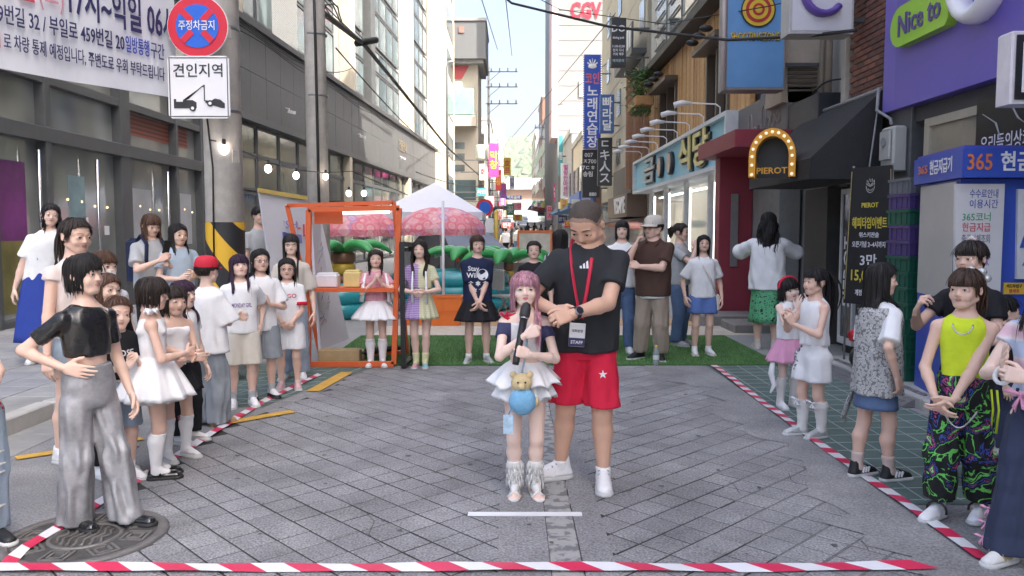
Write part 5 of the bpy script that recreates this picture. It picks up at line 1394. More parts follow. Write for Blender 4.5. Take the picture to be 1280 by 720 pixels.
bl_('6월 15일', .31, M_BRED, -1.74, .66, .66, .02); bl_('(토)', .29, mat('banner_pink', (.62, .30, .36), .6), -1.27, .655, .21, 0); bl_('17시~익일 06시', .345, M_NAVY, -.585, .65, 1.08, .016)
bl_('부일로 459번길 32 / 부일로 459번길 20', .165, M_NAVY, -1.34, .385, 1.48); bl_('일방통행', .16, M_BBLUE, -.46, .385, .25); bl_('구간', .16, mat('banner_slate', (.06, .08, .20), .6), -.245, .385, .15)
bl_('전면통제', .135, M_BRED, -1.90, .185, .40); bl_('로 차량 통제 예정입니다, 주변도로 우회 부탁드립니다', .135, M_NAVY, -.925, .185, 1.50, .004)
MB().tube([(0, 0, .95), (.25, .05, 1.0)], .006, 4).build('tie_cord', M_SWH, bnr); MB().tube([(0, 0, .02), (.25, .05, .05)], .006, 4).build('tie_cord', M_SWH, bnr)
# ------------------------------------------------------------ overhead cables and bulbs
def cable(label, pts, r=.014, m=None, sag=0, n=30, grp='overhead cables'):
    P = [Vector(p) for p in pts]; out = []
    for a, c in zip(P[:-1], P[1:]):
        for i in range(n): t = i / n; q = a.lerp(c, t); q.z -= sag * 4 * t * (1 - t); out.append(q)
    out.append(P[-1]); t_ = th('overhead_cable', label, 'cable', tuple(P[0]), grp); pt(t_, 'wire', MB().tube(out, r, 5), m or M_SOLEB); return t_
cable('thick black cable sagging across the street to the white shop sign', [PY(560, -60, 16), PY(640, 4, 14), PY(760, 33, 12.5), PY(910, 50, 11), PY(1010, 45, 9.6), PY(1070, 38, 9.0)], .021, n=8)
cable('thin wire crossing above the thick black cable at the top', [PY(600, -40, 16), PY(700, 12, 15), PY(830, 30, 13), PY(960, 8, 11), PY(1080, -20, 9.2)], .008, n=8)
cable('long wire from the right rooftops down to the far left of the street', [PY(800, -20, 30), PY(700, 100, 55), PY(640, 172, 90)], .022, n=4); cable('wire rising from the far street past the blue karaoke sign', [PY(655, 175, 95), PY(720, 110, 52), PY(820, 30, 26)], .02, n=4)
cable('wire in the middle of the sky above the far street', [PY(596, -20, 40), PY(622, 62, 85)], .03, n=2); cable('wire slanting down the sky to the left pole arms', [PY(630, -20, 40), PY(640, 70, 85)], .03, n=2)
cb_ = cable('thick bundled cable descending along the left building front', [PY(372, -30, 11.8), PY(396, 10, 12.3), PY(455, 55, 17), PY(500, 110, 24), PY(560, 185, 42), PY(602, 222, 74)], .05, n=10)
for k in range(4):
    p = [PY(380 + 14 * k + 6 * math.sin(k), -20 + 10 * k, 12.1)]; 
    for t in np.linspace(0, 1, 9)[1:]: p.append(PY(388 + 70 * t + 16 * math.sin(6 * t + k * 2) * (1 - t), -10 + 68 * t + 14 * math.cos(7 * t + k) * (1 - t), 12.1 + 5 * t))
    pt(cb_, 'loose_wire', MB().tube(p, .013, 4), M_SOLEB)
pt(cb_, 'splice_case', MB().tube([PY(446, 54, 16.6), PY(470, 50, 17.2)], [.07, .07], 10), M_SOLEB)
for k in range(3): cable('thin service wire %s at the left of the street' % ('above the granite band', 'under the splice case', 'near the white tower')[k], [PY((300, 420, 520)[k], (22, 60, 215)[k], (9, 14, 40)[k]), PY((440, 560, 605)[k], (85, 196, 232)[k], (20, 44, 78)[k])], (.009, .014, .03)[k], sag=.3)
sl_ = [PY(262, 175, 7.8), PY(280, 178, 7.85), PY(335, 203, 9.4), PY(370, 212, 10.6), PY(404, 216, 11.95), PY(440, 214, 12.2), PY(510, 244, 13)]
SL = cable('string of festoon light cable along the left kerb', sl_, .007, n=4, grp='festoon light string')
M_GLOW = mat('festoon_glow', (1, .86, .80), .3, 0, emit=3.2)
for i, (px, py, Y) in enumerate(((280, 181, 7.82), (335, 206, 9.4), (370, 215, 10.6), (407, 217, 11.95), (436, 238, 12.2), (455, 238, 12.6))):
    p = PY(px, py, Y); t = th('festoon_bulb', 'glowing festoon bulb, %s along the string from the near pole' % ('nearest second third fourth fifth farthest'.split()[i]), 'light bulb', tuple(p), 'festoon bulbs along the left kerb')
    MB().lathe([(.0, .06), (.018, .05), (.018, -.0)], 10).build('socket', M_SOLEB, t); MB().sphere((0, 0, -.045), (.042, .042, .05), 12).build('globe', M_GLOW, t)
# ------------------------------------------------------------ orange photo booth frame
M_OR = mat('orange_paint', (.72, .13, .035), .45, .08, 6)
bo = th('photo_booth', 'orange open metal photo booth frame with a narrow counter', 'booth', (-1.75, 8.75, 0))
def bars(par, pts, m, w=.05, name='frame_bar', close=True):
    n = len(pts)
    for i in range(n if close else n - 1): pt(par, name, MB().bar(pts[i], pts[(i + 1) % n], w, w), m)
YF, YK = 8.72, 9.5
def lower(px, Y): return Vector((PY(px, 400, Y).x, Y, .035))
f1 = [PY(386, 262, YF), PY(499, 260, YF), lower(492, YF), lower(384, YF)]; bars(bo, f1, M_OR, .055)
f2 = [PY(359, 257, YK), PY(492, 253, YK), PY(509, 437, YK), PY(400, 440, YK)]; f2[2].z = f2[3].z = .04; bars(bo, f2, M_OR, .045)
pt(bo, 'frame_bar', MB().bar(f2[1], PY(499, 300, YK - .1), .04), M_OR)
a, c = PY(384, 362, YF), PY(494, 360, YF); pt(bo, 'counter', MB().box(a.x, c.x, YF - .09, YF + .40, a.z - .02, a.z + .02), M_OR)
pt(bo, 'header_panel', MB().box(PY(388, 0, YF + .1).x, PY(424, 0, YF + .1).x, YF + .1, YF + .12, PY(0, 280, YF).z, PY(0, 264, YF).z), M_OR)
a, c = PY(408, 266, YF + .15), PY(487, 264, YF + .15); pt(bo, 'light_tube', MB().tube([a, c], .022, 8), mat('booth_tube', (1, .9, .85), .3, 0, emit=1.5))
for k, (x, l) in enumerate(((402, .30), (430, .34))): pt(bo, 'floor_plank', MB().bevbox(PY(386, 0, YF).x, PY(440, 0, YF).x, YF + .12 + .3 * k, YF + .3 + .3 * k, .014, .17 - .06 * k, .01), mat('pine_plank', (.42, .31, .16), .7, .2, 8))
zc_ = PY(0, 361, YF).z + .021
for (px, w, h, m, lb) in ((401, .24, .13, mat('box_white', (.72, .73, .76), .6), 'white paper box on the orange booth counter'), (434, .19, .16, mat('box_yellow', (.70, .55, .22), .6), 'pale yellow tissue box on the orange booth counter')):
    x = PY(px, 0, YF).x; t = th('paper_box', lb, 'box', (x, YF + .12, zc_), 'boxes on the booth counter'); MB().bevbox(-w / 2, w / 2, -.09, .09, 0, h, .012).build('carton', m, t); MB().bevbox(-w / 2 + .015, w / 2 - .015, -.07, .07, h + .001, h + .02, .006).build('lid', m, t)
t = th('black_cable_heap', 'heap of black cable and shoes on the turf under the booth', 'cable', (-1.62, 9.2, .02))
b = MB(); 
for k in range(5): b.tube([(-1.62 + .16 * math.cos(u + k) + .09 * k - .2, 9.25 + .1 * math.sin(u * 1.3 + k), .05 + .02 * k) for u in np.linspace(0, 5.5, 14)], .02, 5)
pt(t, 'coil', b, M_SOLEB)
# leaning printed boards on the left of the booth
M_BRD = mat('board_white', (.66, .67, .74), .6, .06, 2)
def board(label, P, th_=.03, m=M_BRD):
    P = [Vector(p) for p in P]; t = th('display_board', label, 'board', tuple(P[3]), 'white display boards by the booth'); n = (P[1] - P[0]).cross(P[2] - P[0]).normalized() * th_; n = -n if n.y < 0 else n
    b = MB(); b.v = [tuple(p) for p in P] + [tuple(p + n) for p in P]; b.f = [(0, 1, 2, 3), (7, 6, 5, 4)] + [(i, i + 4, (i + 1) % 4 + 4, (i + 1) % 4) for i in range(4)]; b.m = [0] * 6; b.sm = [False] * 6
    b.f = b.f[1:]; b.m.pop(); b.sm.pop(); q = lambda i, j: P[0].lerp(P[1], i / 6).lerp(P[3].lerp(P[2], i / 6), j / 6)
    for i in range(6):
        for j in range(6): b.face([q(i, j), q(i, j + 1), q(i + 1, j + 1), q(i + 1, j)])
    pt(t, 'panel', b, m); return t, P, n
def on(P, n, u, v, off=.004):
    s_ = -1 if n.y > 0 else 1
    return P[0].lerp(P[1], u).lerp(P[3].lerp(P[2], u), v) + n.normalized() * s_ * off
t, P, n = board('white leaning display board with purple emblem and a yellow top edge', [PY(324, 240, 9.75), PY(384, 250, 10.3), PY(392, 425, 10.3), PY(352, 440, 9.75)])
pt(t, 'top_edge', MB().bar(P[0] + Vector((0, -.03, .02)), P[1] + Vector((0, -.03, .02)), .04, .05), mat('edge_yellow', (.60, .46, .14), .6))
b = MB(); q = [on(P, n, u, v, .008) for u, v in ((.38, .24), (.82, .25), (.82, .31), (.38, .30))]; b.face(q); pt(t, 'emblem_bar', b, mat('emblem_violet', (.25, .24, .55), .5))
b = MB(); cc = on(P, n, .40, .27, .012); b.lathe([(0, 0), (.06, 0)], 16); b.v = [(cc.x + x, cc.y, cc.z + y) for x, y, z in b.v]; pt(t, 'emblem', b, mat('emblem_navy', (.06, .07, .28), .5))
lettering('맛나', .26, mat('board_red', (.6, .06, .05), .6), t, tuple(on(P, n, .80, .24, .02) - P[3]), .38, .004, .003); lettering('FISH', .13, mat('emblem_violet', (.2, .2, .5), .5), t, tuple(on(P, n, .5, .19, .02) - P[3]), .38, .004, .003)
t, P, n = board('white leaning board covered with red and blue doodles inside the orange booth', [PY(386, 272, 9.05), PY(398, 274, 9.6), PY(433, 424, 9.6), PY(398, 438, 9.05)])
dm = [mat('doodle_red', (.60, .07, .10), .7), mat('doodle_blue', (.10, .16, .50), .7), mat('doodle_grey', (.30, .31, .36), .7)]
r_ = random.Random(21); ds = [MB(), MB(), MB()]
for k in range(90):
    u, v = r_.uniform(.08, .9), r_.uniform(.06, .94); ph = r_.uniform(0, 6); ds[k % 3].tube([on(P, n, min(.97, max(.03, u + .10 * math.sin(w * 2 + ph) * s_)), min(.98, max(.02, v + .018 * math.cos(w * 3 + ph))), .008) for s_ in (r_.uniform(.4, 1.3),) for w in np.linspace(0, 2.6, 8)], .011, 3)
for b_, m_ in zip(ds, dm): pt(t, 'doodle_lines', b_, m_)['kind'] = 'stuff'
for k in range(5):
    v = .16 + .17 * k; pt(t, 'batten', MB().bar(on(P, n, .02, v, .01), on(P, n, .98, v, .01), .012, .006), dm[2])
t = th('black_sign_stand', 'tall black metal standing sign frame on the right of the booth', 'sign stand', (-1.2, 8.75, .012))
a_, b_, c_, d__ = Vector((PY(499, 0, 8.6).x, 8.6, PY(0, 305, 8.6).z)), Vector((PY(511, 0, 9.2).x, 9.2, PY(0, 306, 9.2).z)), Vector((PY(512, 0, 9.2).x, 9.2, .03)), Vector((PY(500, 0, 8.6).x, 8.6, .03)); bars(t, [a_, b_, c_, d__], M_BLK, .05)
b = MB(); b.face([a_.lerp(d__, .06), b_.lerp(c_, .06), b_.lerp(c_, .42), a_.lerp(d__, .42)]); b.face([a_.lerp(d__, .06) + Vector((.01, 0, 0)), b_.lerp(c_, .06) + Vector((.01, 0, 0)), b_.lerp(c_, .42) + Vector((.01, 0, 0)), a_.lerp(d__, .42) + Vector((.01, 0, 0))][::-1]); pt(t, 'price_panel', b, mat('panel_silver', (.45, .46, .48), .4, .3, 12))
# ------------------------------------------------------------ tent, parasols, pool toys behind
M_TENT = mat('tent_white', (.74, .75, .84), .6, .04, 2)
def tent(label, x, y, w, z0, z1, grp=None):
    t = th('canopy_tent', label, 'tent', (x, y, 0), grp); b = MB(); n = 10; h = w / 2
    for k, (sx, sy) in enumerate(((-1, -1), (1, -1), (1, 1), (-1, 1))):
        nx, ny = ((1, -1), (1, 1), (-1, 1), (-1, -1))[k]
        for i in range(n):
            def pr(u, e): 
                s_ = (1 - u) ** 1.15; zz = z0 + (z1 - z0) * u ** .95; a0 = Vector((sx * h * (1 - u), sy * h * (1 - u), zz)); a1 = Vector((nx * h * (1 - u), ny * h * (1 - u), zz)); return a0.lerp(a1, e)
            b.face([pr(i / n, 0), pr(i / n, 1), pr((i + 1) / n, 1), pr((i + 1) / n, 0)] if i < n - 1 else [pr(i / n, 0), pr(i / n, 1), pr(1, .5)], 0, False)
    b.build('canopy', M_TENT, t)
    for k, (sx, sy, nx, ny) in enumerate(((-1, -1, 1, -1), (1, -1, 1, 1), (1, 1, -1, 1), (-1, 1, -1, -1))):
        b = MB(); N = 16
        for i in range(N):
            p0, p1 = Vector((sx, sy, 0)).lerp(Vector((nx, ny, 0)), i / N) * h * 1.003, Vector((sx, sy, 0)).lerp(Vector((nx, ny, 0)), (i + 1) / N) * h * 1.003
            b.face([(p0.x, p0.y, z0 - .24 + .04 * abs(math.sin(i * 1.57 / 2))), (p1.x, p1.y, z0 - .24 + .04 * abs(math.sin((i + 1) * 1.57 / 2))), (p1.x, p1.y, z0), (p0.x, p0.y, z0)])
        b.build('valance', M_TENT, t)
    for sx in (-1, 1):
        for sy in (-1, 1): MB().tube([(sx * h * .97, sy * h * .97, 0), (sx * h * .97, sy * h * .97, z0)], .028, 8).build('leg', M_SWH, t)
tent('white pointed canopy tent behind the floral parasols', -2.35, 24.5, 3.0, 2.03, 2.95)
FLOR = ramp_mat('floral_print', 'ShaderNodeTexVoronoi', 4.2, [(0, (.80, .62, .30)), (.10, (.80, .42, .46)), (.22, (.78, .62, .62)), (.34, (.74, .22, .27)), (.55, (.78, .36, .40)), (.72, (.70, .18, .24))], .6, .05, interp='CONSTANT')
_n = FLOR.node_tree; _v = [x for x in _n.nodes if x.type == 'TEX_VORONOI'][0]; _b = _n.nodes['Principled BSDF']; _cr = [x for x in _n.nodes if x.type == 'VALTORGB'][0]
_mx = _n.nodes.new('ShaderNodeMix'); _mx.data_type = 'RGBA'; _r2 = _n.nodes.new('ShaderNodeValToRGB'); _r2.color_ramp.interpolation = 'CONSTANT'
for _e, (_p, _c) in zip([_r2.color_ramp.elements[0], _r2.color_ramp.elements[1], _r2.color_ramp.elements.new(.5), _r2.color_ramp.elements.new(.7)], ((0, (.74, .18, .24)), (.33, (.78, .45, .28)), (.52, (.42, .30, .62)), (.66, (.80, .50, .54)))): _e.position = _p; _e.color = _c + (1,)
_sx = _n.nodes.new('ShaderNodeSeparateColor'); _n.links.new(_v.outputs['Color'], _sx.inputs[0]); _n.links.new(_sx.outputs[0], _r2.inputs[0]); _mx.inputs[0].default_value = .5
_n.links.new(_cr.outputs[0], _mx.inputs[6]); _n.links.new(_r2.outputs[0], _mx.inputs[7]); _n.links.new(_mx.outputs[2], _b.inputs['Base Color'])
def parasol(label, x, y, r, z):
    t = th('parasol', label, 'parasol', (x, y, 0), 'pink floral parasols'); b = MB(); n = 8; m_ = 6; M = 48
    def P_(a, k):
        u = k / m_; rr = r * math.sin(u * 1.35) / math.sin(1.35); e = abs(((a * n / (2 * math.pi)) % 1) - .5) * 2
        return (rr * math.cos(a) * (.93 + .07 * e), rr * math.sin(a) * (.93 + .07 * e), z + .52 * (math.cos(u * 1.35) - math.cos(1.35)) / (1 - math.cos(1.35)) + (0.03 * e if k else 0))
    for j in range(M):
        a0, a1 = 2 * math.pi * j / M, 2 * math.pi * (j + 1) / M
        for k in range(m_): b.face([P_(a0, k), P_(a0, k + 1), P_(a1, k + 1), P_(a1, k)], 0, True)
    b.build('canopy', FLOR, t); b = MB()
    for j in range(M):
        a0, a1 = 2 * math.pi * j / M, 2 * math.pi * (j + 1) / M; p, q = Vector(P_(a0, m_)), Vector(P_(a1, m_))
        dz0, dz1 = (.15 + .035 * math.sin(a0 * 24)), (.15 + .035 * math.sin(a1 * 24)); b.face([p, (p.x, p.y, p.z - dz0), (q.x, q.y, q.z - dz1), q], 0, True)
    b.build('valance', FLOR, t); MB().tube([(0, 0, 0), (0, 0, z + .5)], .025, 8).build('pole', M_SWH, t); MB().lathe([(0, .12), (.2, .10), (.24, 0)], 16).build('base', M_CONCD, t)
parasol('pink floral parasol in front of the white canopy tent', -1.72, 19.4, 1.08, 1.52); parasol('pink floral parasol seen through the orange booth', -3.75, 19.0, 1.05, 1.50)
M_PALM = mat('vinyl_green', (.05, .36, .10), .3, .08, 4); M_TRK = mat('vinyl_brown', (.20, .09, .045), .35, .1, 4); M_TRY = mat('vinyl_yellow', (.62, .40, .05), .35)
def palm(label, px, Y, zt, r=.22):
    x = PY(px, 0, Y).x; t = th('inflatable_palm', label, 'inflatable', (x, Y, 0), 'inflatable palm trees'); k = 5
    for i in range(k): MB().lathe([(0, 0), (r * .8, .0), (r, .04), (r, zt / k - .04), (r * .8, zt / k), (0, zt / k)], 16).build('trunk_ring', M_TRK if i % 2 == 0 else M_TRY, t, (0, 0, zt / k * i))
    for j in range(6):
        a = j * math.pi / 3 + .3; P = [(math.cos(a) * .95 * u, math.sin(a) * .95 * u, zt - .04 + .30 * math.sin(u * 2.5) - .16 * u) for u in np.linspace(0, 1, 9)]
        MB().tube(P, [.05, .09, .13, .15, .16, .15, .13, .09, .03], 10, flat=.55).build('leaf', M_PALM, t)
palm('inflatable palm tree with brown and yellow trunk seen through the booth', 424, 15.5, 1.08, .24); palm('inflatable palm tree with green leaves between the plaid girl and the navy shirt', 582, 16.0, .95, .16); palm('inflatable palm tree with drooping green leaves right of the navy shirt', 636, 15.2, .92, .10)
po_ = th('inflatable_pool', 'turquoise inflatable paddling pool of stacked rings behind the girls', 'pool', (-1.25, 15.2, 0)); M_TURQ = mat('vinyl_turquoise', (.02, .30, .34), .25, .08, 3)
for i in range(3): pt(po_, 'ring', MB().tube([(-1.15 + 1.0 * math.cos(a), 15.2 + .8 * math.sin(a), .14 + .235 * i) for a in np.linspace(0, 2 * math.pi, 33)], .14, 10, cap=False), M_TURQ)
po2 = th('inflatable_pool', 'turquoise inflatable ring pool seen low through the orange booth', 'pool', (-3.7, 13.4, 0))
for i in range(2): pt(po2, 'ring', MB().tube([(-3.1 + .8 * math.cos(a), 14.0 + .7 * math.sin(a), .15 + .24 * i) for a in np.linspace(0, 2 * math.pi, 27)], .14, 10, cap=False), M_TURQ)
M_ORC = mat('orange_crate', (.74, .17, .025), .45, .06, 5)
def crate(name, label, x, y, z, w, d, h, m, grp, rz=0):
    t = th(name, label, 'crate', (x, y, z), grp, rz)
    b = MB(); b.box(-w / 2, w / 2, -d / 2, -d / 2 + .015, 0, h).box(-w / 2, w / 2, d / 2 - .015, d / 2, 0, h).box(-w / 2, -w / 2 + .015, -d / 2 + .015, d / 2 - .015, 0, h).box(w / 2 - .015, w / 2, -d / 2 + .015, d / 2 - .015, 0, h).box(-w / 2 + .015, w / 2 - .015, -d / 2 + .015, d / 2 - .015, .005, .018); b.build('tub', m, t)
    b = MB()
    for s in (-1, 1): b.box(-w / 2 - .01, w / 2 + .01, s * (d / 2 + .001), s * (d / 2 + .013), h - .025, h + .001); b.box(s * (w / 2 + .001), s * (w / 2 + .013), -d / 2, d / 2, h - .025, h)
    b.build('rim', m, t); b = MB()
    for i in range(4):
        x_ = -w / 2 + w * (i + .5) / 4
        b.box(x_ - .008, x_ + .008, -d / 2 - .008, -d / 2 - .001, .01, h - .03); b.box(-w / 2 - .008, -w / 2 - .001, -d / 2 + d * (i + .5) / 4 - .008, -d / 2 + d * (i + .5) / 4 + .008, .01, h - .03)
    b.build('rib', m, t)['kind'] = 'stuff'; return t
for k, (px, z) in enumerate(((553, 0), (541, 0), (556, .235))): crate('plastic_crate', ('orange plastic crate on the road behind the purple plaid girl', 'orange plastic crate at the left of the orange crate stack', 'orange plastic crate stacked on top of another behind the girls')[k], PY(px, 0, 12.7).x + (0 if k != 1 else -.26), 12.7 + (0 if k != 1 else .1), z, .5, .35, .23, M_ORC, 'orange crates behind the girls')
t = th('white_pole', 'slim white pole standing behind the orange crates', 'pole', (PY(552, 0, 13.6).x, 13.6, 0)); MB().tube([(0, 0, 0), (0, 0, 2.0)], .024, 8).build('shaft', M_SWH, t); MB().lathe([(0, .05), (.16, .04), (.17, 0)], 14).build('foot', M_CONCD, t)
def chair(label, px, Y, rz):
    x = PY(px, 0, Y).x; t = th('folding_chair', label, 'chair', (x, Y, 0), None, rz); m = mat('chair_metal', (.34, .33, .31), .4, .1, metal=.5)
    MB().bevbox(-.2, .2, -.2, .2, .42, .45, .01).build('seat', m, t); MB().bevbox(-.2, .2, .19, .215, .55, .85, .01).build('backrest', m, t)
    for s in (-1, 1): MB().bar((s * .2, -.22, 0), (s * .2, .2, .86), .022).build('leg', m, t); MB().bar((s * .17, .22, 0), (s * .17, -.16, .43), .02).build('leg', m, t)
chair('grey folding chair behind the girl with the microphone', 634, 13.0, 2.2); chair('beige folding chair at the edge of the far road', 655, 16, .6)
eb = th('easel_board', 'orange framed notice board standing in the road behind the boy', 'board', (PY(669, 0, 17).x, 17, 0)); x = eb.location.x
pt(eb, 'board', MB().box(x - .33, x + .33, 16.98, 17.0, .75, 1.45), mat('notice_cream', (.60, .55, .46), .6, .2, 5))
for q in ((-.37, .37, 1.45, 1.5), (-.37, .37, .69, .75), (-.37, -.33, .75, 1.45), (.33, .37, .75, 1.45)): pt(eb, 'frame', MB().box(x + q[0], x + q[1], 16.97, 17.01, q[2], q[3]), M_ORC)
for s in (-1, 1): pt(eb, 'leg', MB().bar((x + s * .35, 17.0, .0), (x + s * .35, 17.0, .69), .05), M_ORC)
bt = th('water_bottle', 'clear plastic water bottle standing at the edge of the turf', 'bottle', tuple(G(820, 457)))
MB().lathe([(0, .002), (.034, .002), (.036, .01), (.036, .15), (.03, .17), (.014, .20), (.014, .21)], 14).build('bottle_body', mat('bottle_plastic', (.70, .76, .78), .08, 0, trans=.7), bt); MB().lathe([(.016, .205), (.016, .23), (0, .23)], 12).build('bottle_cap', M_TRY, bt); MB().lathe([(.0365, .07), (.0365, .12)], 14).build('bottle_label', mat('label_pale', (.6, .66, .6), .5), bt)
# ------------------------------------------------------------ cash machine kiosk, crates, stands on the right
K = th('cash_machine_kiosk', 'blue and white cash machine kiosk with a blue canopy on the right', 'kiosk', (3.7, 6.5, .10))
M_KB = mat('kiosk_blue', (.035, .085, .45), .4, .06, 3); M_KV = mat('kiosk_blue_side', (.075, .085, .42), .4, .05, 3); M_KW = mat('kiosk_white', (.66, .65, .66), .45, .05, 3); M_KC = mat('kiosk_cream', (.46, .44, .41), .5, .08, 3)
kp = [(3.50, 6.28), (4.6, 6.28), (4.6, 7.2), (3.66, 7.2)]; pt(K, 'body', MB().prism(kp, .10, 1.90, ax='z'), M_KB)
cp_ = [(3.44, 6.16), (4.7, 6.16), (4.7, 7.22), (3.60, 7.22)]; pt(K, 'canopy', MB().prism(cp_, 1.905, 2.125, ax='z'), M_KB); pt(K, 'canopy_top', MB().prism([(3.46, 6.18), (4.7, 6.18), (4.7, 7.2), (3.62, 7.2)], 2.126, 2.15, ax='z'), M_KV)
M_ORG = mat('logo_orange', (.72, .20, .06), .45)
def kl(body, size, m, x, z, y=6.158, w=None, bold=.01): return lettering(body, size, m, K, (x - 3.7, y - 6.5, z - .1), 0, bold, .004, w=w)
kl('365', .17, M_ORG, 3.57, 2.015, w=.19); kl('현금인출', .16, M_SWH, 3.98, 2.015, w=.50, bold=.02)
ka = math.atan2(7.22 - 6.16, 3.60 - 3.44); lk = lettering('365', .10, M_ORG, K, (3.555 - 3.7 - .003, 6.97 - 6.5, 1.915), ka - math.pi, .012, .003, w=.22); lk2 = lettering('현금지급기', .13, M_SWH, K, (3.50 - 3.7 - .003, 6.58 - 6.5, 1.915), ka - math.pi, .015, .003, w=.48)
pt(K, 'side_panel', MB().prism([(3.475, 6.31), (3.485, 6.31), (3.625, 7.12), (3.615, 7.12)], .95, 1.88, ax='z'), M_KC)
pp2 = pt(K, 'poster_panel', MB().prism([(3.47, .85), (3.82, .85), (3.82, 1.86), (3.44, 1.86)], 6.24, 6.27), M_KW)
r_ = random.Random(4)
for k, (z, cm, tx) in enumerate(((1.78, mat('txt_blue', (.08, .12, .42), .6), '수수료안내'), (1.70, mat('txt_blue', (.08, .12, .42), .6), '이용시간'), (1.60, mat('txt_green', (.05, .35, .15), .6), '365코너'), (1.52, mat('txt_red', (.6, .06, .10), .6), '현금지급'), (1.43, mat('txt_grey', (.2, .2, .25), .6), '출금이체조회'), (1.33, mat('txt_red', (.6, .06, .10), .6), '24시간서비스'), (1.25, mat('txt_violet', (.25, .15, .45), .6), '통장 카드 OK'), (1.12, mat('txt_red', (.6, .06, .10), .6), '이용가능'), (1.03, mat('txt_violet', (.25, .15, .45), .6), '은행 제휴'))): lettering(tx, .075, cm, K, (3.61 - 3.7 + (.05 if k < 2 else 0), 6.238 - 6.5, z - .1), 0, .002, .002, w=.22)
pt(K, 'white_sticker', MB().prism([(3.95, 1.12), (4.5, 1.12), (4.5, 1.82), (3.93, 1.82)], 6.25, 6.277), mat('sticker_white', (.68, .69, .72), .45)); kl('365', .15, mat('logo_amber', (.72, .42, .08), .5), 4.08, 1.70, 6.248, .20); kl('A', .26, mat('logo_blue', (.04, .10, .40), .5), 4.03, 1.45, 6.248, .14, .03); kl('TM', .2, mat('logo_teal', (.05, .35, .36), .5), 4.2, 1.43, 6.248, .14, .03); kl('APChannel', .05, mat('logo_blue', (.04, .10, .40), .5), 4.1, 1.24, 6.248)
for (x0, x1, z0, z1) in ((3.86, 4.02, 1.00, 1.09), (3.78, 3.90, .82, .90)): 
    pt(K, 'warning_label', MB().box(x0, x1, 6.262, 6.278, z0, z1), mat('label_yellow', (.70, .45, .05), .5)); kl('카드투입구', .032, M_SIGNBK, (x0 + x1) / 2, (z0 + z1) / 2 + .018, 6.261, .12); kl('명세표', .032, mat('txt_red', (.6, .06, .1), .6), (x0 + x1) / 2, (z0 + z1) / 2 - .02, 6.261, .08)
pt(K, 'white_sticker', MB().prism([(3.46 + .12, .66), (3.58, .60), (3.66, .62), (3.66, .70)], 6.262, 6.279), M_KW); pt(K, 'torn_sticker', MB().prism([(3.9, .78), (4.1, .7), (4.12, .82), (3.95, .84)], 6.262, 6.279), M_KW)
M_CG = mat('crate_green', (.012, .10, .062), .45, .12, 5); M_CP = mat('crate_purple', (.075, .045, .17), .45, .12, 5); M_CGY = mat('crate_grey', (.14, .15, .17), .5, .1)
N_ = 13; ord_ = ['topmost', 'second', 'third', 'fourth', 'fifth', 'sixth', 'seventh', 'eighth', 'ninth', 'tenth', 'eleventh', 'twelfth', 'lowest']
for k in range(N_):
    i = N_ - 1 - k; m, cn = (M_CGY, 'grey') if i == 0 else (M_CP, 'purple') if i in (1, 3, 4) else (M_CG, 'green')
    crate('plastic_crate', '%s plastic bottle crate, %s%s of the tall stack beside the kiosk' % (cn, ord_[i], '' if i in (0, 12) else ' from the top'), 3.82 + rng.uniform(-.008, .008), 7.55 + rng.uniform(-.008, .008), .101 + .145 * k, .36, .42, .142, m, 'crates stacked beside the kiosk', rng.uniform(-.02, .02))
    pt_ = None
rbag = th('red_inflatable', 'shiny red inflatable arm lying against the crate stack', 'inflatable', (3.6, 7.95, .1)); pt(rbag, 'arm', MB().tube([(3.36, 7.9, .45), (3.45, 7.9, .46), (3.56, 7.92, .56), (3.60, 7.93, .74), (3.61, 7.95, .84)], [.05, .085, .09, .075, .06], 12), mat('red_vinyl', (.55, .015, .04), .25))
bb = th('black_bag', 'black bin bag slumped below the red inflatable arm', 'bag', (3.55, 7.9, .1)); b = MB(); b.sphere((3.55, 7.95, .22), (.16, .18, .14), 12); pt(bb, 'sack', b, M_BLK)
bs = th('banner_stand', 'tall black standing banner with yellow and white price lettering', 'banner stand', (3.72, 8.35, .10)); bz = math.atan2(-.86, .50)
bs.rotation_euler = (0, 0, R(-62))
b = MB(); b.prism([(-.30, .62), (.30, .62), (.24, 2.06), (-.24, 2.06)], 0, .02); b.build('panel', M_BLK, bs); lx = lambda z: .27
for q in ((-.29, -.24, .66, 2.02), (.29, .24, .66, 2.02)): MB().bar((q[0] * .97, -.004, q[2]), (q[1] * .97, -.004, q[3]), .008, .004).build('border_line', mat('line_gold', (.55, .47, .2), .5), bs)
strokes_ = MB(); 
for l in face_lines(0, 0, 0, .10): strokes_.tube([(-(y), -.006, 1.86 + z) for x, y, z in l], .005, 4, cap=False)
strokes_.build('face_drawing', M_CHALK, bs); M_TY = mat('text_yellow', (.70, .58, .08), .5)
for tx, z, s, m, w in (('PIEROT', 1.66, .07, M_TY, .2), ('해피타임이벤트', 1.47, .13, M_TY, .42), ('위스키잔술', 1.35, .06, M_LET, .24), ('오픈기념 2~4시까지', 1.25, .07, M_LET, .40), ('3만', 1.08, .14, M_LET, .20), ('15,000원', .92, .16, M_TY, .42), ('계정 세트 주류', .74, .07, M_LET, .3)): lettering(tx, s, m, bs, (0, -.004, z), 0, .012, .004, w=w)
for s in (-1, 1): MB().tube([(s * .30, .04, 0), (s * .285, .03, 1.2), (s * .23, .02, 2.08)], .012, 6).build('leg', M_STEEL, bs)
MB().tube([(.30, .05, 1.1), (.36, .30, 0)], .014, 6).build('prop', M_STEEL, bs); MB().tube([(.26, .03, 1.6), (.36, .20, .02)], .010, 6).build('prop', M_STEEL, bs)
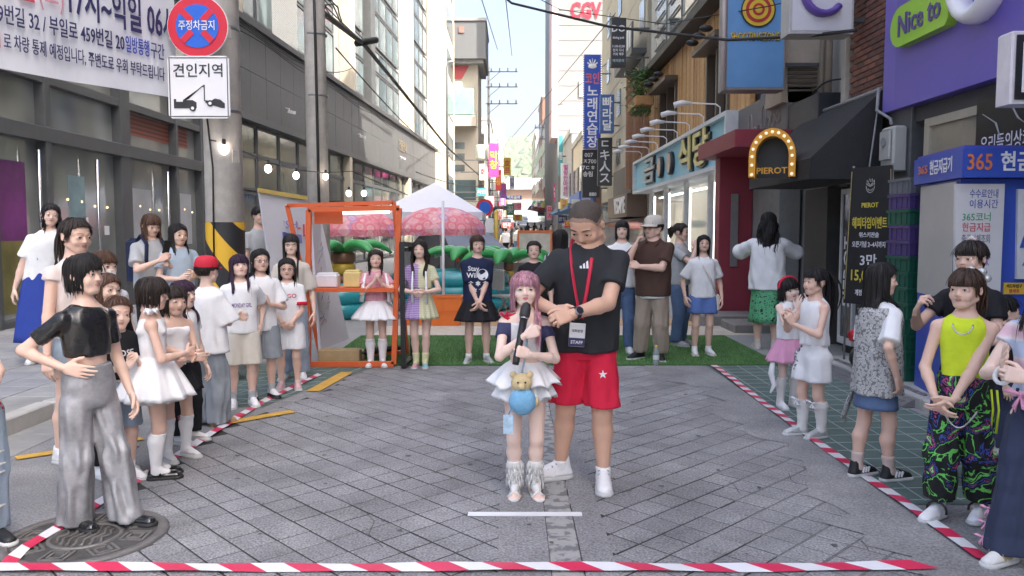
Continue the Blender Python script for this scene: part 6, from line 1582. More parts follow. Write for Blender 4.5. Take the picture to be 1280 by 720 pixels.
mb_ = th('meter_box', 'white plastic electric meter box on the pillar under the violet sign', 'meter box', (XR - .02, 8.5, 2.1)); pt(mb_, 'case', MB().bevbox(XR - .17, XR - .02, 8.33, 8.62, 2.12, 2.58, .02), mat('case_grey', (.42, .42, .40), .5, .06)); pt(mb_, 'cover', MB().bevbox(XR - .20, XR - .171, 8.36, 8.59, 2.24, 2.54, .012), mat('case_grey', (.42, .42, .40), .5)); pt(mb_, 'dial', MB().tube([(XR - .201, 8.48, 2.42), (XR - .215, 8.48, 2.42)], .05, 12), M_GREYW)
cb = th('hanging_cable', 'pale cable looping down the corner beside the meter box', 'cable', (XR - .1, 8.75, 2.6)); pt(cb, 'wire', MB().tube([(XR - .1, 8.86, 3.05), (XR - .14, 8.8, 2.8), (XR - .08, 8.6, 2.68), (XR - .12, 8.5, 2.62)], .018, 6), M_GREYW); pt(cb, 'wire', MB().tube([(XR - .1, 8.85, 2.9), (XR - .2, 8.8, 2.2), (XR - .22, 8.78, 1.8), (XR - .1, 8.76, 1.75)], .010, 5), M_GREYW)
def lightbox(name, label, cat, x0, x1, y0, y1, z0, z1, mface, mside, arm=True):
    t = th(name, label, cat, ((x0 + x1) / 2, y0, z0), 'projecting shop signs'); pt(t, 'case', MB().bevbox(x0, x1, y0, y1, z0, z1, .012), mside)
    pt(t, 'face', MB().box(x0 + .035, x1 - .035, y0 - .006, y0 - .001, z0 + .035, z1 - .035), mface)
    if arm:
        for k in (.2, .8): pt(t, 'bracket', MB().bar((x1, (y0 + y1) / 2, z0 + (z1 - z0) * k), (max(x1 + .12, XR + .3), (y0 + y1) / 2, z0 + (z1 - z0) * k), .05), M_FRAME)
    return t
def sgn(t, body, size, m, px, py, Y, w=None, vertical=False, bold=.02, spacing=1): p = PY(px, py, Y); return lettering(body, size, m, t, tuple(p - Vector(t.location)), 0, bold, .008, w=w, vertical=vertical, spacing=spacing)
YC = 9.4; a, c = PY(986, 42, YC), PY(1072, 0, YC)
t = lightbox('shop_sign', 'white box sign with a violet curl at the top beside the brick wall', 'sign', a.x, c.x - .03, YC, YC + .3, a.z, a.z + .95, mat('lightbox_white', (.62, .62, .66), .4, .05, 2), mat('lightbox_side', (.42, .42, .42), .5))
pcs = MB(); cc = PY(1030, -12, YC - .02); pcs.tube([cc + Vector((.26 * math.cos(u) * .9, -.01, .25 * math.sin(u) * 1.05)) for u in np.linspace(.9, 2 * math.pi - .75, 18)], .085, 8, flat=.5); pt(t, 'curl_letter', pcs, mat('violet_ink', (.13, .07, .36), .4))
YZ = 11.5; a, c = PY(905, 112, YZ), PY(984, 0, YZ)
t = lightbox('shop_sign', 'sky blue box sign with a red and yellow target for a shooting arcade', 'sign', a.x, c.x, YZ, YZ + .35, a.z, a.z + 1.9, mat('zone_blue', (.13, .32, .62), .4, .08, 3), mat('zone_side', (.25, .24, .25), .5))
cx = PY(948, 12, YZ - .02)
for k, (r0, m) in enumerate(((.245, M_SIGNBK), (.225, mat('zone_yellow', (.72, .50, .04), .45)), (.18, mat('zone_red', (.50, .03, .04), .45)), (.135, mat('zone_yellow', (.72, .50, .04), .45)), (.085, mat('zone_red', (.50, .03, .04), .45)), (.05, mat('zone_yellow', (.72, .50, .04), .45)))): pt(t, 'target_ring', MB().tube([cx + Vector((0, -.004 * k, 0)), cx + Vector((0, -.004 * k - .004, 0))], r0, 24), m)
pt(t, 'bullet', MB().bar(cx + Vector((-.28, -.012, .22)), cx + Vector((-.05, -.012, .30)), .004, .09), M_PALM)
sgn(t, 'SHOOTINGZONE', .155, M_SIGNBK, 944.3, 46.6, YZ - .006, w=.70, bold=.05); sgn(t, 'SHOOTINGZONE', .15, mat('zone_yellow', (.72, .50, .04), .45), 944, 46, YZ - .016, w=.69, bold=.015)
pt(t, 'post', MB().tube([(a.x - .02, YZ - .02, a.z - .02), (a.x - .02, YZ - .02, a.z + 1.9)], .03, 8), mat('post_pink', (.5, .42, .42), .5))
YQ = 5.75; a = PY(1262, 130, YQ); t = lightbox('shop_sign', 'white rounded hanging sign with a black band at the right edge', 'sign', a.x, a.x + .42, YQ, YQ + .18, a.z, PY(1262, 38, YQ).z, mat('round_white', (.72, .72, .74), .4), mat('round_rim', (.70, .66, .70), .4), False)
pt(t, 'black_band', MB().bevbox(a.x + .025, a.x + .395, YQ - .012, YQ - .007, a.z + .03, PY(0, 38, YQ).z - .03, .004), M_BLK); pt(t, 'inner_face', MB().bevbox(a.x + .07, a.x + .35, YQ - .02, YQ - .013, a.z + .08, PY(0, 38, YQ).z - .08, .004), M_LET); pt(t, 'bracket', MB().bar((a.x + .42, YQ + .09, 2.55), (XR + .02, YQ + .09, 2.55), .05), M_FRAME)
def vsign(label, px0, px1, py0, py1, Y, mface, texts, arm=True, mside=None):
    a, c = PY(px0, py1, Y), PY(px1, py0, Y); t = lightbox('shop_sign', label, 'sign', a.x, c.x, Y, Y + .28, a.z, c.z, mface, mside or mface, arm)
    for body, size, m, px, py, w, vert in texts: sgn(t, body, size * Y / 1000, m, px, py, Y - .008, w and w * Y / 1000, vert)
    return t
M_KBLUE = mat('karaoke_blue', (.03, .09, .50), .4, .05, 2); M_PNK = mat('sign_pinkred', (.72, .16, .18), .4); M_BK2 = mat('sign_charcoal', (.045, .045, .05), .5, .1)
t = vsign('tall blue vertical karaoke sign with big white lettering over the right side', 729, 752, 68, 185, 36, M_KBLUE, [('코인', 15, M_PNK, 740.5, 99, 17, False), ('노래연습장', 15.5, M_SWH, 740.5, 146, None, True)])
crown = MB(); cc = PY(740.5, 83, 35.98)
for k in range(5): a_ = R(30 + k * 30); crown.bar(cc, cc + Vector((.26 * math.cos(a_), 0, .34 * math.sin(a_))), .02, .06)
crown.sphere(cc, (.2, .03, .1), 10); pt(t, 'crown', crown, M_SWH)
for s in (0, 1):
    for k in range(40):
        p = PY(729.6 + s * 21.8, 70 + k * 2.9, 35.985); obj('edge_bulb', bulb, t, p - Vector(t.location), None, (1.2, .5, 1.2))
vsign('smaller blue vertical sign with white lettering behind the karaoke sign', 750, 768, 118, 166, 33, mat('sign_steelblue', (.06, .14, .36), .45, .06), [('빠라달', 14, M_SWH, 759, 142, None, True)])
vsign('dark grey vertical sign with brushed white letters beside the blue signs', 747, 765.5, 172, 232, 34, mat('sign_slate', (.06, .062, .068), .5, .1), [('ㄷキ人ス', 14, M_SWH, 756, 202, None, True)])
vsign('charcoal vertical sign with small rows of white characters below the karaoke sign', 728, 750, 187, 247, 37, M_BK2, [('007', 7, M_SWH, 736, 194, None, False), ('ㅈ700', 7, M_SWH, 737, 202, None, False), ('7ㄷㅎ', 7, M_SWH, 736, 210, None, False), ('송림', 7, M_SWH, 735, 218, None, False), ('880', 6, M_SWH, 741, 243, None, False)])
vsign('black notice sign with white print lines high on the cream building', 764, 783, 22, 83, 26, M_BK2, [('DO', 11, M_LET, 773, 36, None, False), ('dining pub', 4, M_LET, 773, 47, 14, False), ('11:00-02:00', 4, M_LET, 773, 58, 15, False), ('런치 디너', 4, M_LET, 773, 63, 13, False), ('커피 맥주', 4, M_LET, 773, 68, 13, False), ('예약문의', 4, mat('pale_blue', (.4, .55, .6), .5), 773, 76, 14, False)])
# shops beyond, right
B7 = th('cream_building', 'cream clad building behind the blue karaoke signs on the right', 'building', (4.5, 32, 0))
pt(B7, 'wall', MB().box(4.45, 14, 26.5, 40, 0, 17), mat('cream_clad', (.50, .45, .36), .7, .1, 1))
for k in range(7):
    for j in range(7): pt(B7, 'cladding_panel', MB().bevbox(4.40, 4.449, 26.55 + j * 1.9, 26.55 + j * 1.9 + 1.88, 3.6 + k * 2.0, 3.6 + k * 2.0 + 1.98, .01), mat('cream_clad', (.5, .45, .36), .7))
for k in range(7):
    for j in (0, 3, 5): pt(B7, 'window', MB().box(4.36, 4.399, 27 + j * 1.9, 28 + j * 1.9, 4.2 + k * 2.0, 5.2 + k * 2.0), M_GL2 if k % 2 else M_GL)
pt(B7, 'canopy', MB().box(3.9, 4.4, 26.6, 31, 7.3, 7.45).box(3.9, 3.96, 26.6, 31, 7.46, 8.3), M_FRAME)
for k in range(8): pt(B7, 'canopy_panel', MB().box(3.88, 3.899, 26.8 + k * .5, 27.1 + k * .5, 7.55, 8.2), M_LET)
pt(B7, 'shop_sign_board', MB().bevbox(3.9, 4.4, 26.3, 31, 2.75, 3.7, .01), M_BK2); pt(B7, 'shop_sign_board', MB().bevbox(3.75, 4.4, 26.3, 31.5, 1.95, 2.72, .01), mat('sign_umber', (.12, .075, .05), .5)); lettering('VEGAME', .75, M_SWH, B7, (3.74 - 4.5, 28.0 - 32, 2.33), -math.pi / 2, .03, .02, w=2.8)
pt(B7, 'awning', MB().prism([(3.0, 1.75), (4.4, 1.95), (4.4, 1.90), (3.0, 1.70)], 26.4, 31.5), mat('awning_brown', (.20, .13, .10), .7)); pt(B7, 'shop_glass', MB().box(4.36, 4.39, 26.7, 31.5, .1, 1.9), M_GL); pt(B7, 'shop_glass', MB().box(4.36, 4.39, 32, 39.5, .1, 2.8), M_GL)
M_SID = mat('siding_grey', (.20, .205, .21), .6, .06, 1)
B8 = th('cinema_building', 'tall pale grey cinema building with red letters at its top', 'building', (7.5, 68, gz(68)))
pt(B8, 'wall', MB().box(3.75, 16, 66, 92, gz(66) - .5, 34), M_SID)
for k in range(21): pt(B8, 'siding_panel', MB().bevbox(3.7, 9.5, 65.9, 65.99, 6.0 + k * 1.2, 6.0 + k * 1.2 + 1.16, .02), M_SID)
sgn(B8, 'CGV', 26 * 65.9 / 1000, M_SRED, 732, 14, 65.85, 38 * 65.9 / 1000, False, .04)
pt(B8, 'fin', MB().bevbox(3.2, 3.69, 65.5, 70, 9, 22, .02), mat('fin_pink', (.6, .42, .42), .6)); 
for k in range(3): pt(B8, 'grey_panel', MB().bevbox(5.4 + .02, 7.2, 65.8, 65.895, 12.3 - k * 4.0, 13.6 - k * 4.0, .02), M_GREYW)
# ------------------------------------------------------------ far street: houses, signs, cars, people
WALLC = [('white', (.62, .60, .55)), ('grey', (.36, .36, .36)), ('beige', (.50, .42, .32)), ('brown brick', (.26, .15, .11)), ('pale blue', (.42, .48, .52)), ('cream', (.60, .54, .42))]
wm = {}
def house(side, y0, y1, h, ci, label, xf, depth=7, win=(1.2, 1.4), shop=None, win_m=None):
    z0 = gz((y0 + y1) / 2); cn, cc = WALLC[ci]; m = mat('far_wall_' + cn.replace(' ', '_'), cc, .8, .12, .6)
    t = th('street_building', label, 'building', (xf, (y0 + y1) / 2, z0)); s = side; X = lambda a: s * a
    def B_(a0, a1, b0, b1, c0, c1): return MB().box(s * a0, s * a1, b0, b1, c0, c1)
    L = y1 - y0; B_(0, depth, -L / 2, L / 2, -.6, h).build('wall', m, t); B_(-.12, depth, -L / 2 - .05, L / 2 + .05, h, h + .35).build('parapet', M_CONC, t)
    nf = int((h - 3.2) / 2.9); nw = max(1, int(L / 2.0)); g = win_m or M_GL2
    key = (s, win, g.name)
    if key not in wm: wm[key] = (MB().box(-.05, .05, -win[0] / 2 - .06, win[0] / 2 + .06, -.06, win[1] + .06).mesh('window', M_FRAME), MB().box(s * -.07, s * -.052, -win[0] / 2, win[0] / 2, 0, win[1]).mesh('pane', g), MB().box(-win[0] / 2 - .06, win[0] / 2 + .06, -.05, .05, -.06, win[1] + .06).mesh('window', M_FRAME), MB().box(-win[0] / 2, win[0] / 2, -.07, -.052, 0, win[1]).mesh('pane', g))
    W_ = wm[key]
    for f in range(nf):
        for j in range(nw): w_ = obj('window', W_[0], t, (0, -L / 2 + (j + .5) * L / nw, 3.9 + f * 2.9)); obj('pane', W_[1], w_)
        for j in range(2): w_ = obj('window', W_[2], t, (s * (1.2 + 2.2 * j), -L / 2, 3.9 + f * 2.9)); obj('pane', W_[3], w_)
    B_(-.9, 0, -L / 2 + .2, L / 2 - .2, 2.75, 2.95).build('awning', mat('awning_%d' % (ci % 4), ((.35, .06, .06), (.06, .14, .28), (.06, .22, .12), (.08, .08, .08))[ci % 4], .7), t)
    B_(-.25, -.05, -L / 2 + .2, L / 2 - .2, 2.96, 3.75).build('shop_board', mat('board_c%d' % ((ci * 3 + int(y0)) % 6), ((.5, .08, .10), (.08, .16, .42), (.60, .52, .12), (.62, .62, .60), (.35, .10, .32), (.06, .28, .18))[(ci * 3 + int(y0)) % 6], .5), t)
    B_(-.06, -.01, -L / 2 + .2, L / 2 - .2, .1, 2.7).build('shop_glass', M_GL, t); return t
y = 40.2; specs = [(46, 6.3, 3, 'dark brick house behind the charcoal sign on the right', 4.2), (54, 6.9, 5, 'cream house just before the tall cinema on the right', 4.1), (65.4, 8, 1, 'grey house against the near side of the tall cinema', 4.0)]
for ye, h, ci, lb, xf in specs: house(1, y + .05, ye, h, ci, lb, xf); y = ye
y = 92.2
for ye, h, ci, lb in ((104, 13, 0, 'white house right beyond the tall cinema building'), (117, 17, 3, 'brown brick house far down the right side'), (134, 12, 4, 'pale blue house far down the right side'), (158, 15, 1, 'grey block at the far right end of the street')): house(1, y + .1, ye, h, ci, lb, 3.9); y = ye
y = 56.3
TW = th('tower_building', 'sunlit cream tower with an overhanging grey rooftop box at the end of the left row', 'building', (-4.7, 74, gz(74)))
z74 = gz(72); M_LITC = mat('tower_cream', (.44, .40, .33), .75, .08, 1)
TX0, TX1 = PY(553, 0, 72).x, PY(597, 0, 72).x
pt(TW, 'wall', MB().box(TX0 - 6, TX1, 72, 80, -.3, PY(0, 78, 72).z), M_LITC); pt(TW, 'rooftop_box', MB().bevbox(TX0 - 1.2, PY(607, 0, 71).x, 71, 79, PY(0, 73, 71).z, PY(0, 26, 71).z, .05), mat('box_grey', (.13, .14, .15), .7, .06, 1)); pt(TW, 'rooftop_box_rim', MB().box(TX0 - 1.3, PY(608, 0, 70.9).x, 70.9, 79.1, PY(0, 25.9, 71).z, PY(0, 25.9, 71).z + .25), M_GREYW)
pt(TW, 'soffit', MB().box(TX0 - 1.0, PY(604, 0, 71).x, 71.3, 78.8, PY(0, 78, 71).z, PY(0, 73.3, 71).z), M_CONCD)
pt(TW, 'vent', MB().box(PY(573, 0, 70.9).x, PY(580, 0, 70.9).x, 70.93, 70.99, PY(0, 41, 71).z, PY(0, 33, 71).z), mat('vent_rust', (.25, .15, .13), .7)); pt(TW, 'red_panel', MB().prism([(PY(553, 0, 71.9).x, PY(0, 82, 71.9).z), (PY(553, 0, 71.9).x, PY(0, 100, 71.9).z), (PY(577, 0, 71.9).x, PY(0, 98, 71.9).z), (PY(586, 0, 71.9).x, PY(0, 82, 71.9).z)], 71.9, 71.99), mat('faded_red', (.45, .07, .08), .7, .15))
pt(TW, 'glass_bay', MB().bevbox(PY(560, 0, 71).x, PY(592, 0, 71).x, 71, 71.99, PY(0, 143, 71).z, PY(0, 110, 71).z, .1), mat('bay_glass', (.24, .40, .36), .1, .15, .6)); pt(TW, 'balcony', MB().bevbox(PY(556, 0, 71).x, PY(595, 0, 71).x, 70.6, 71.99, PY(0, 158, 71).z, PY(0, 145, 71).z, .1), M_LITC)
for k in range(3): pt(TW, 'window', MB().box(PY(557, 0, 71.9).x, PY(580, 0, 71.9).x, 71.92, 71.99, PY(0, 186 + k * 14, 72).z, PY(0, 178 + k * 14, 72).z), M_GL2)
pt(TW, 'board_sign', MB().box(PY(556, 0, 71.8).x, PY(577, 0, 71.8).x, 71.8, 71.9, PY(0, 119, 72).z, PY(0, 103, 72).z), M_LET); pt(TW, 'window', MB().box(PY(557, 0, 71.9).x, PY(594, 0, 71.9).x, 71.93, 71.985, PY(0, 250, 72).z, PY(0, 225, 72).z), mat('bay_dark', (.06, .10, .11), .1, .3, .5))
CE = th('cream_end_building', 'sunlit cream gabled block between the glass front and the cream tower', 'building', (-6, 60, 0)); pt(CE, 'wall', MB().box(-14, PY(556, 0, 57).x, 56.2, 66, -.2, 30), M_LITC)
for k in range(8): pt(CE, 'window', MB().box(PY(556, 0, 57).x + .001, PY(556, 0, 57).x + .05, 58, 64, 4 + k * 3, 5.6 + k * 3), M_GL2)
y = 81
for ye, h, ci, lb in ((92, 19, 4, 'slim pale blue tower behind the cream tower on the left'), (104, 11, 2, 'beige house in the far left row'), (120, 14, 1, 'grey house far down the left side'), (140, 13, 0, 'white house far down the left side'), (160, 17, 5, 'cream block at the far left end of the street')): house(-1, y + .1, ye, h, ci, lb, -4.1 if y < 90 else -3.3 + (y - 90) * .035); y = ye
E_ = th('end_building', 'low white roofed brown building closing the far end of the street', 'building', (1.5, 185, gz(185))); z9 = gz(185)
pt(E_, 'wall', MB().box(-2, 9, 185, 195, z9 - 1, z9 + 7), mat('end_brown', (.30, .20, .15), .8)); pt(E_, 'roof', MB().prism([(-3, z9 + 7), (10, z9 + 7), (8, z9 + 9.5), (-1, z9 + 9.5)], 184, 196), M_SWH); pt(E_, 'glass_front', MB().box(-1, 8, 184.7, 184.99, z9, z9 + 4.5), mat('end_glass', (.35, .42, .42), .2))
for k, (x, w, h, yv) in enumerate(((-16, 14, 17, 190), (-7, 5, 22, 210), (12, 12, 20, 200), (24, 16, 26, 230))):
    t = th('apartment_block', ('wide pale apartment block beyond the left row', 'slim white apartment block beside the hill', 'pale apartment block beyond the far right row', 'tall apartment block at the far right behind the cinema')[k], 'building', (x, yv, gz(yv))); MB().box(-w / 2, w / 2, 0, 10, -2, h).build('wall', M_LITC, t)
    for f in range(int(h / 3) - 1):
        for j in range(max(2, int(w / 2.5))): obj('window', wm[list(wm)[0]][2], t, (-w / 2 + 1.2 + j * 2.4, 0, 2 + 3 * f))
SC_ = [('magenta', (.55, .05, .25)), ('red', (.6, .05, .05)), ('white', (.7, .7, .7)), ('green', (.05, .32, .14)), ('yellow', (.68, .48, .05)), ('navy', (.05, .07, .25)), ('pink', (.65, .30, .40)), ('teal', (.05, .30, .34)), ('violet', (.28, .12, .42))]
TXT = '노래방 치킨 호프 문구 꽃 김밥 신발 분식 모텔 횟집 가방 시계 우동 국수 약국 라면 피자 옷 당구장 죽 타로 회 떡 안과 커피 카페 사진 미용실 빵 쌀 은행 책 네일 PC방 족발'.split()
FS = [(617, 200, 12, 42, 58, 0, 4, '막창'), (613, 252, 9, 14, 56, 6, 2, None), (634, 208, 9, 22, 80, 4, 1, None), (629, 238, 8, 18, 78, 8, 0, None), (638, 262, 10, 14, 95, 3, 2, None), (646, 258, 12, 10, 110, 6, 1, None), (625, 268, 8, 13, 70, 2, 1, None), (642, 247, 20, 5, 70, 5, 2, '먹자골목'),
      (707, 226, 12, 44, 56, 2, 0, '힐링안마센터'), (701, 195, 5, 50, 60, 7, 2, None), (705, 255, 9, 12, 50, 4, 0, None), (697, 210, 6, 36, 84, 1, 2, None), (690, 222, 7, 20, 100, 5, 2, None), (684, 241, 9, 14, 96, 1, 2, None), (679, 214, 7, 30, 110, 2, 5, None), (676, 262, 8, 16, 102, 8, 2, None), (688, 266, 9, 18, 76, 6, 1, None), (681, 252, 7, 10, 120, 3, 4, None), (693, 130, 5, 18, 64, 2, 6, '타로'), (720, 262, 10, 26, 46, 2, 1, None),
      (604, 215, 10, 20, 66, 2, 1, '회'), (623, 225, 7, 26, 74, 1, 4, '곱창'), (640, 228, 6, 16, 100, 2, 5, '안과'), (612, 280, 16, 9, 40, 3, 2, '편의점'), (634, 282, 14, 7, 60, 1, 2, '만두'), (647, 272, 12, 8, 88, 4, 1, '빵'), (628, 252, 7, 9, 66, 8, 2, '카페'), (602, 240, 12, 10, 52, 7, 2, '사진'), (713, 280, 14, 8, 44, 1, 4, '호떡'), (703, 274, 10, 10, 58, 5, 2, '은행'), (695, 240, 7, 22, 70, 0, 2, '네일'), (688, 250, 6, 14, 88, 3, 2, '서점'), (710, 200, 6, 24, 62, 2, 1, '치과')]
for i, (px, py, w, h, Y, ci, ti, tx) in enumerate(FS):
    cn, cc = SC_[ci]; m = mat('far_sign_' + cn, cc, .5, .1, 1); mt_ = mat('far_text_' + SC_[ti][0], SC_[ti][1], .5, 0); a, c = PY(px - w / 2, py + h / 2, Y), PY(px + w / 2, py - h / 2, Y)
    tx = tx or TXT[i]; side = 'left' if px < 660 else 'right'; t = th('shop_sign', '%s %s sign with %s letters %s %s %s the far %s side' % ('tall narrow' if h > 2.4 * w else 'upright' if h > w * 1.15 else 'wide' if w > h * 1.25 else 'squarish', cn, SC_[ti][0], tx, 'high' if py < 205 else 'above' if py < 228 else 'midway' if py < 250 else 'lower' if py < 266 else 'lowest', 'near on' if Y < 60 else 'halfway down' if Y < 86 else 'deep on', side), 'sign', ((a.x + c.x) / 2, Y, a.z), 'small signs down the far street')
    pt(t, 'case', MB().box(a.x, c.x, Y, Y + .3, a.z, c.z), m); vert = h > w; k = min(w * .95, h / len(tx) * .9) if vert else min(h * .9, w / len(tx)); sgn(t, tx, k * Y / 1000 * 1.0, mt_, px, py, Y - .01, None, vert)
    wx = (-4.2 if Y < 90 else -3.3 + (Y - 90) * .035) if side == 'left' else 4.0
    pt(t, 'bracket', MB().bar(((a.x if side == 'left' else c.x), Y + .15, (a.z + c.z) / 2), (wx, Y + .15, (a.z + c.z) / 2), .08), M_FRAME)
M_PIN = mat('arm_steel', (.25, .26, .27), .5, .1, metal=.5)
for (px, Y, top, arms, lb) in ((611, 84, 78, (90, 109, 130), 'far utility pole with three cross arms and insulators against the sky'), (699, 96, 155, (160, 174), 'utility pole with cross arms at the far right of the street')):
    p = PY(px, 300, Y); t = th('utility_pole', lb, 'utility pole', (p.x, Y, gz(Y))); h = PY(0, top, Y).z - gz(Y); MB().tube([(0, 0, 0), (0, 0, h)], [.17, .11], 10).build('shaft', M_POLE, t)
    for ay in arms:
        z = PY(0, ay, Y).z - gz(Y); sg = 1 if px < 660 else -1; MB().bar((-.3 * sg, -.12, z), (3.0 * sg, -.12, z), .09).build('cross_arm', M_PIN, t)
        for k in range(4): MB().lathe([(0, .35), (.07, .32), (.05, .1), (.09, 0)], 8).build('insulator', M_PIN, t, (sg * (.3 + k * .85), -.12, z + .05))
        MB().bar((0, -.12, z - 1.0), (1.2 * sg, -.12, z), .05).build('brace', M_PIN, t)
t = th('transformer_pole', 'leaning grey pole with two drum transformers above the magenta sign', 'utility pole', (PY(607, 0, 62).x, 62, 0)); MB().tube([(0, 0, 0), (0, 0, 9.5)], [.18, .13], 10).build('shaft', M_POLE, t)
for s in (-1, 1): MB().lathe([(0, .0), (.34, .0), (.36, .1), (.36, 1.0), (.30, 1.1), (0, 1.15)], 14).build('transformer', mat('drum_grey', (.36, .38, .34), .5, .1), t, (.42 * s, -.3, 6.9))
t = th('street_pole', 'slim steel street pole against the cream tower', 'street pole', (PY(558, 0, 45).x, 45, .1)); h = PY(0, 80, 45).z; MB().tube([(0, 0, 0), (0, 0, h - .3), (.1, 0, h), (.4, 0, h + .05)], .07, 8).build('shaft', M_PIN, t)
sg2 = th('round_road_sign', 'distant round blue road sign over a white plate on the left', 'road sign', tuple(PY(606, 265, 28) - Vector((0, 0, 1.6)))); MB().tube([(0, .02, -.9), (0, .02, 1.9)], .03, 8).build('post', M_PIN, sg2); o_ = MB().tube([(0, 0, 1.75), (0, -.01, 1.75)], .30, 20).build('ring', M_SRED, sg2); MB().tube([(0, -.012, 1.75), (0, -.02, 1.75)], .21, 20).build('disc', M_SBLUE, sg2); MB().box(-.3, .3, -.01, 0, .88, 1.38).build('plate', M_SWH, sg2)
yp = th('yellow_post', 'yellow painted post at the left of the far crowd', 'post', (PY(620, 0, 26).x, 26, 0)); MB().tube([(0, 0, 0), (0, 0, 2.1)], .07, 10).build('shaft', M_TRY, yp); MB().lathe([(.075, 2.08), (.04, 2.16), (0, 2.17)], 10).build('cap', M_TRY, yp)
for k, px in enumerate((598, 608, 615)):
    x = PY(px, 0, 24).x; t = th('orange_barrier', 'orange safety barrier by the yellow post, %s of three' % ('leftmost', 'middle', 'rightmost')[k], 'barrier', (x, 24, 0), 'orange barriers on the left')
    for s in (-1, 1): MB().bar((s * .09, -.1, 0), (s * .09, 0, 1.05), .05).build('leg', M_ORC, t)
    for z in (.45, .75, 1.0): MB().box(-.12, .12, -.06 + z * .05, -.03 + z * .05, z - .05, z + .05).build('rail', M_ORC, t)
# cars
def car(label, x, y, col, rz=0, van=False):
    t = th('parked_car', label, 'car', (x, y, gz(y)), None, rz); m = mat('car_' + col[0], col[1], .25, 0, coat=.6); h = 1.45 if not van else 1.8
    b = MB(); pr = [(-2.1, .35), (-2.15, .75), (-2.0, .92), (-1.2, 1.0), (-.55, h), (.95, h), (1.75, 1.02), (2.1, .95), (2.15, .4), (1.9, .28), (-1.9, .28)]
    i0 = 0; n = len(pr)
    for sx, ins in ((-1, 0), (1, 0)):
        for (yy, z) in pr: b.v.append((sx * (.86 - (.16 if z > 1.1 else 0)), yy, z))
    for j in range(n): b.f.append((j, (j + 1) % n, n + (j + 1) % n, n + j)); b.m.append(0); b.sm.append(False)
    b.f += [tuple(range(n))[::-1], tuple(range(n, 2 * n))]; b.m += [0, 0]; b.sm += [False] * 2; b.build('body', m, t)
    g = MB(); g.face([(-.68, -1.19, 1.03), (.68, -1.19, 1.03), (.6, -.62, h - .04), (-.6, -.62, h - .04)]); g.v = [(x_, y_ - .02, z_ + .012) for x_, y_, z_ in g.v]; g.build('windscreen', M_GL, t)
    for s in (-1, 1):
        MB().face([(s * .79, -.95, 1.05), (s * .72, -.5, h - .08), (s * .72, .85, h - .08), (s * .80, 1.4, 1.05)]).build('side_window', M_GL, t); MB().bevbox(s * .72 - .14, s * .72 + .14, -2.17, -2.1, .62, .78, .02).build('headlight', M_LET, t)
        MB().bevbox(s * .74 - .12, s * .74 + .12, 2.14, 2.2, .68, .85, .02).build('tail_light', M_SRED, t)
        for yy in (-1.3, 1.3):
            w = MB().tube([(s * .72, yy, .31), (s * .90, yy, .31)], .31, 14).build('wheel', M_SOLEB, t); MB().tube([(s * .901, yy, .31), (s * .915, yy, .31)], .18, 12).build('rim', M_STEEL, w)
    MB().bevbox(-.5, .5, -2.19, -2.13, .42, .56, .01).build('grille', M_SOLEB, t); MB().bevbox(-.26, .26, -2.22, -2.195, .44, .54, .005).build('number_plate', M_LET, t)
car('white car coming down the middle of the far street', 1.35, 106, ('white', (.75, .75, .76))); car('dark blue car behind the white car far up the street', 1.2, 124, ('blue', (.06, .09, .18))); car('silver car far up the left side of the street', -.9, 118, ('silver', (.42, .43, .45))); car('black car farthest up the street', 1.9, 140, ('black', (.03, .03, .035)))
car('dark grey car with red tail lights parked behind the turquoise pool', PY(558, 0, 22).x, 23.5, ('graphite', (.10, .10, .11)), math.pi + .5)
# hill
hm = MB(); N1, N2 = 60, 10; r_ = random.Random(5)
def hz(x): return 118 + 26 * math.sin(x * .006 + 1.9) + 12 * math.sin(x * .017) - .00022 * (x - 20) ** 2
HV = [[(-700 + 1400 * i / N1, 820 + 60 * j, 20 + max(10, hz(-700 + 1400 * i / N1) * (j / N2) ** .8) + r_.uniform(-2, 2)) for i in range(N1 + 1)] for j in range(N2 + 1)]
for j in range(N2):
    for i in range(N1): hm.face([HV[j][i], HV[j][i + 1], HV[j + 1][i + 1], HV[j + 1][i]], 0, True)
st('hill', hm, mat('hill_forest', (.055, .085, .045), .9, .4, .03, .5, .2))
fo = MB()
for k in range(5200):
    i, j = r_.uniform(0, N1 - .01), r_.uniform(0, N2 - .01); x = -700 + 1400 * i / N1
    if abs(x - 20) > 330: continue
    p = Vector(HV[int(j)][int(i)]).lerp(Vector(HV[int(j) + 1][int(i) + 1]), r_.random()); s_ = r_.uniform(4, 9)
    a = r_.uniform(0, 1); V = [(p.x + s_ * math.cos(a + q * 1.257), p.y - 2 + s_ * .6 * math.sin(a + q * 1.257), p.z - 1 + s_ * .2 * (q % 2)) for q in range(5)]; top = (p.x, p.y, p.z + s_ * 1.1)
    for q in range(5): fo.face([V[q], V[(q + 1) % 5], top], k % 2)
tag(fo.build('hill_trees', [mat('tree_far_dark', (.04, .065, .035), .9, .2, .1), mat('tree_far_light', (.075, .11, .05), .9, .2, .1)]), kind='stuff')
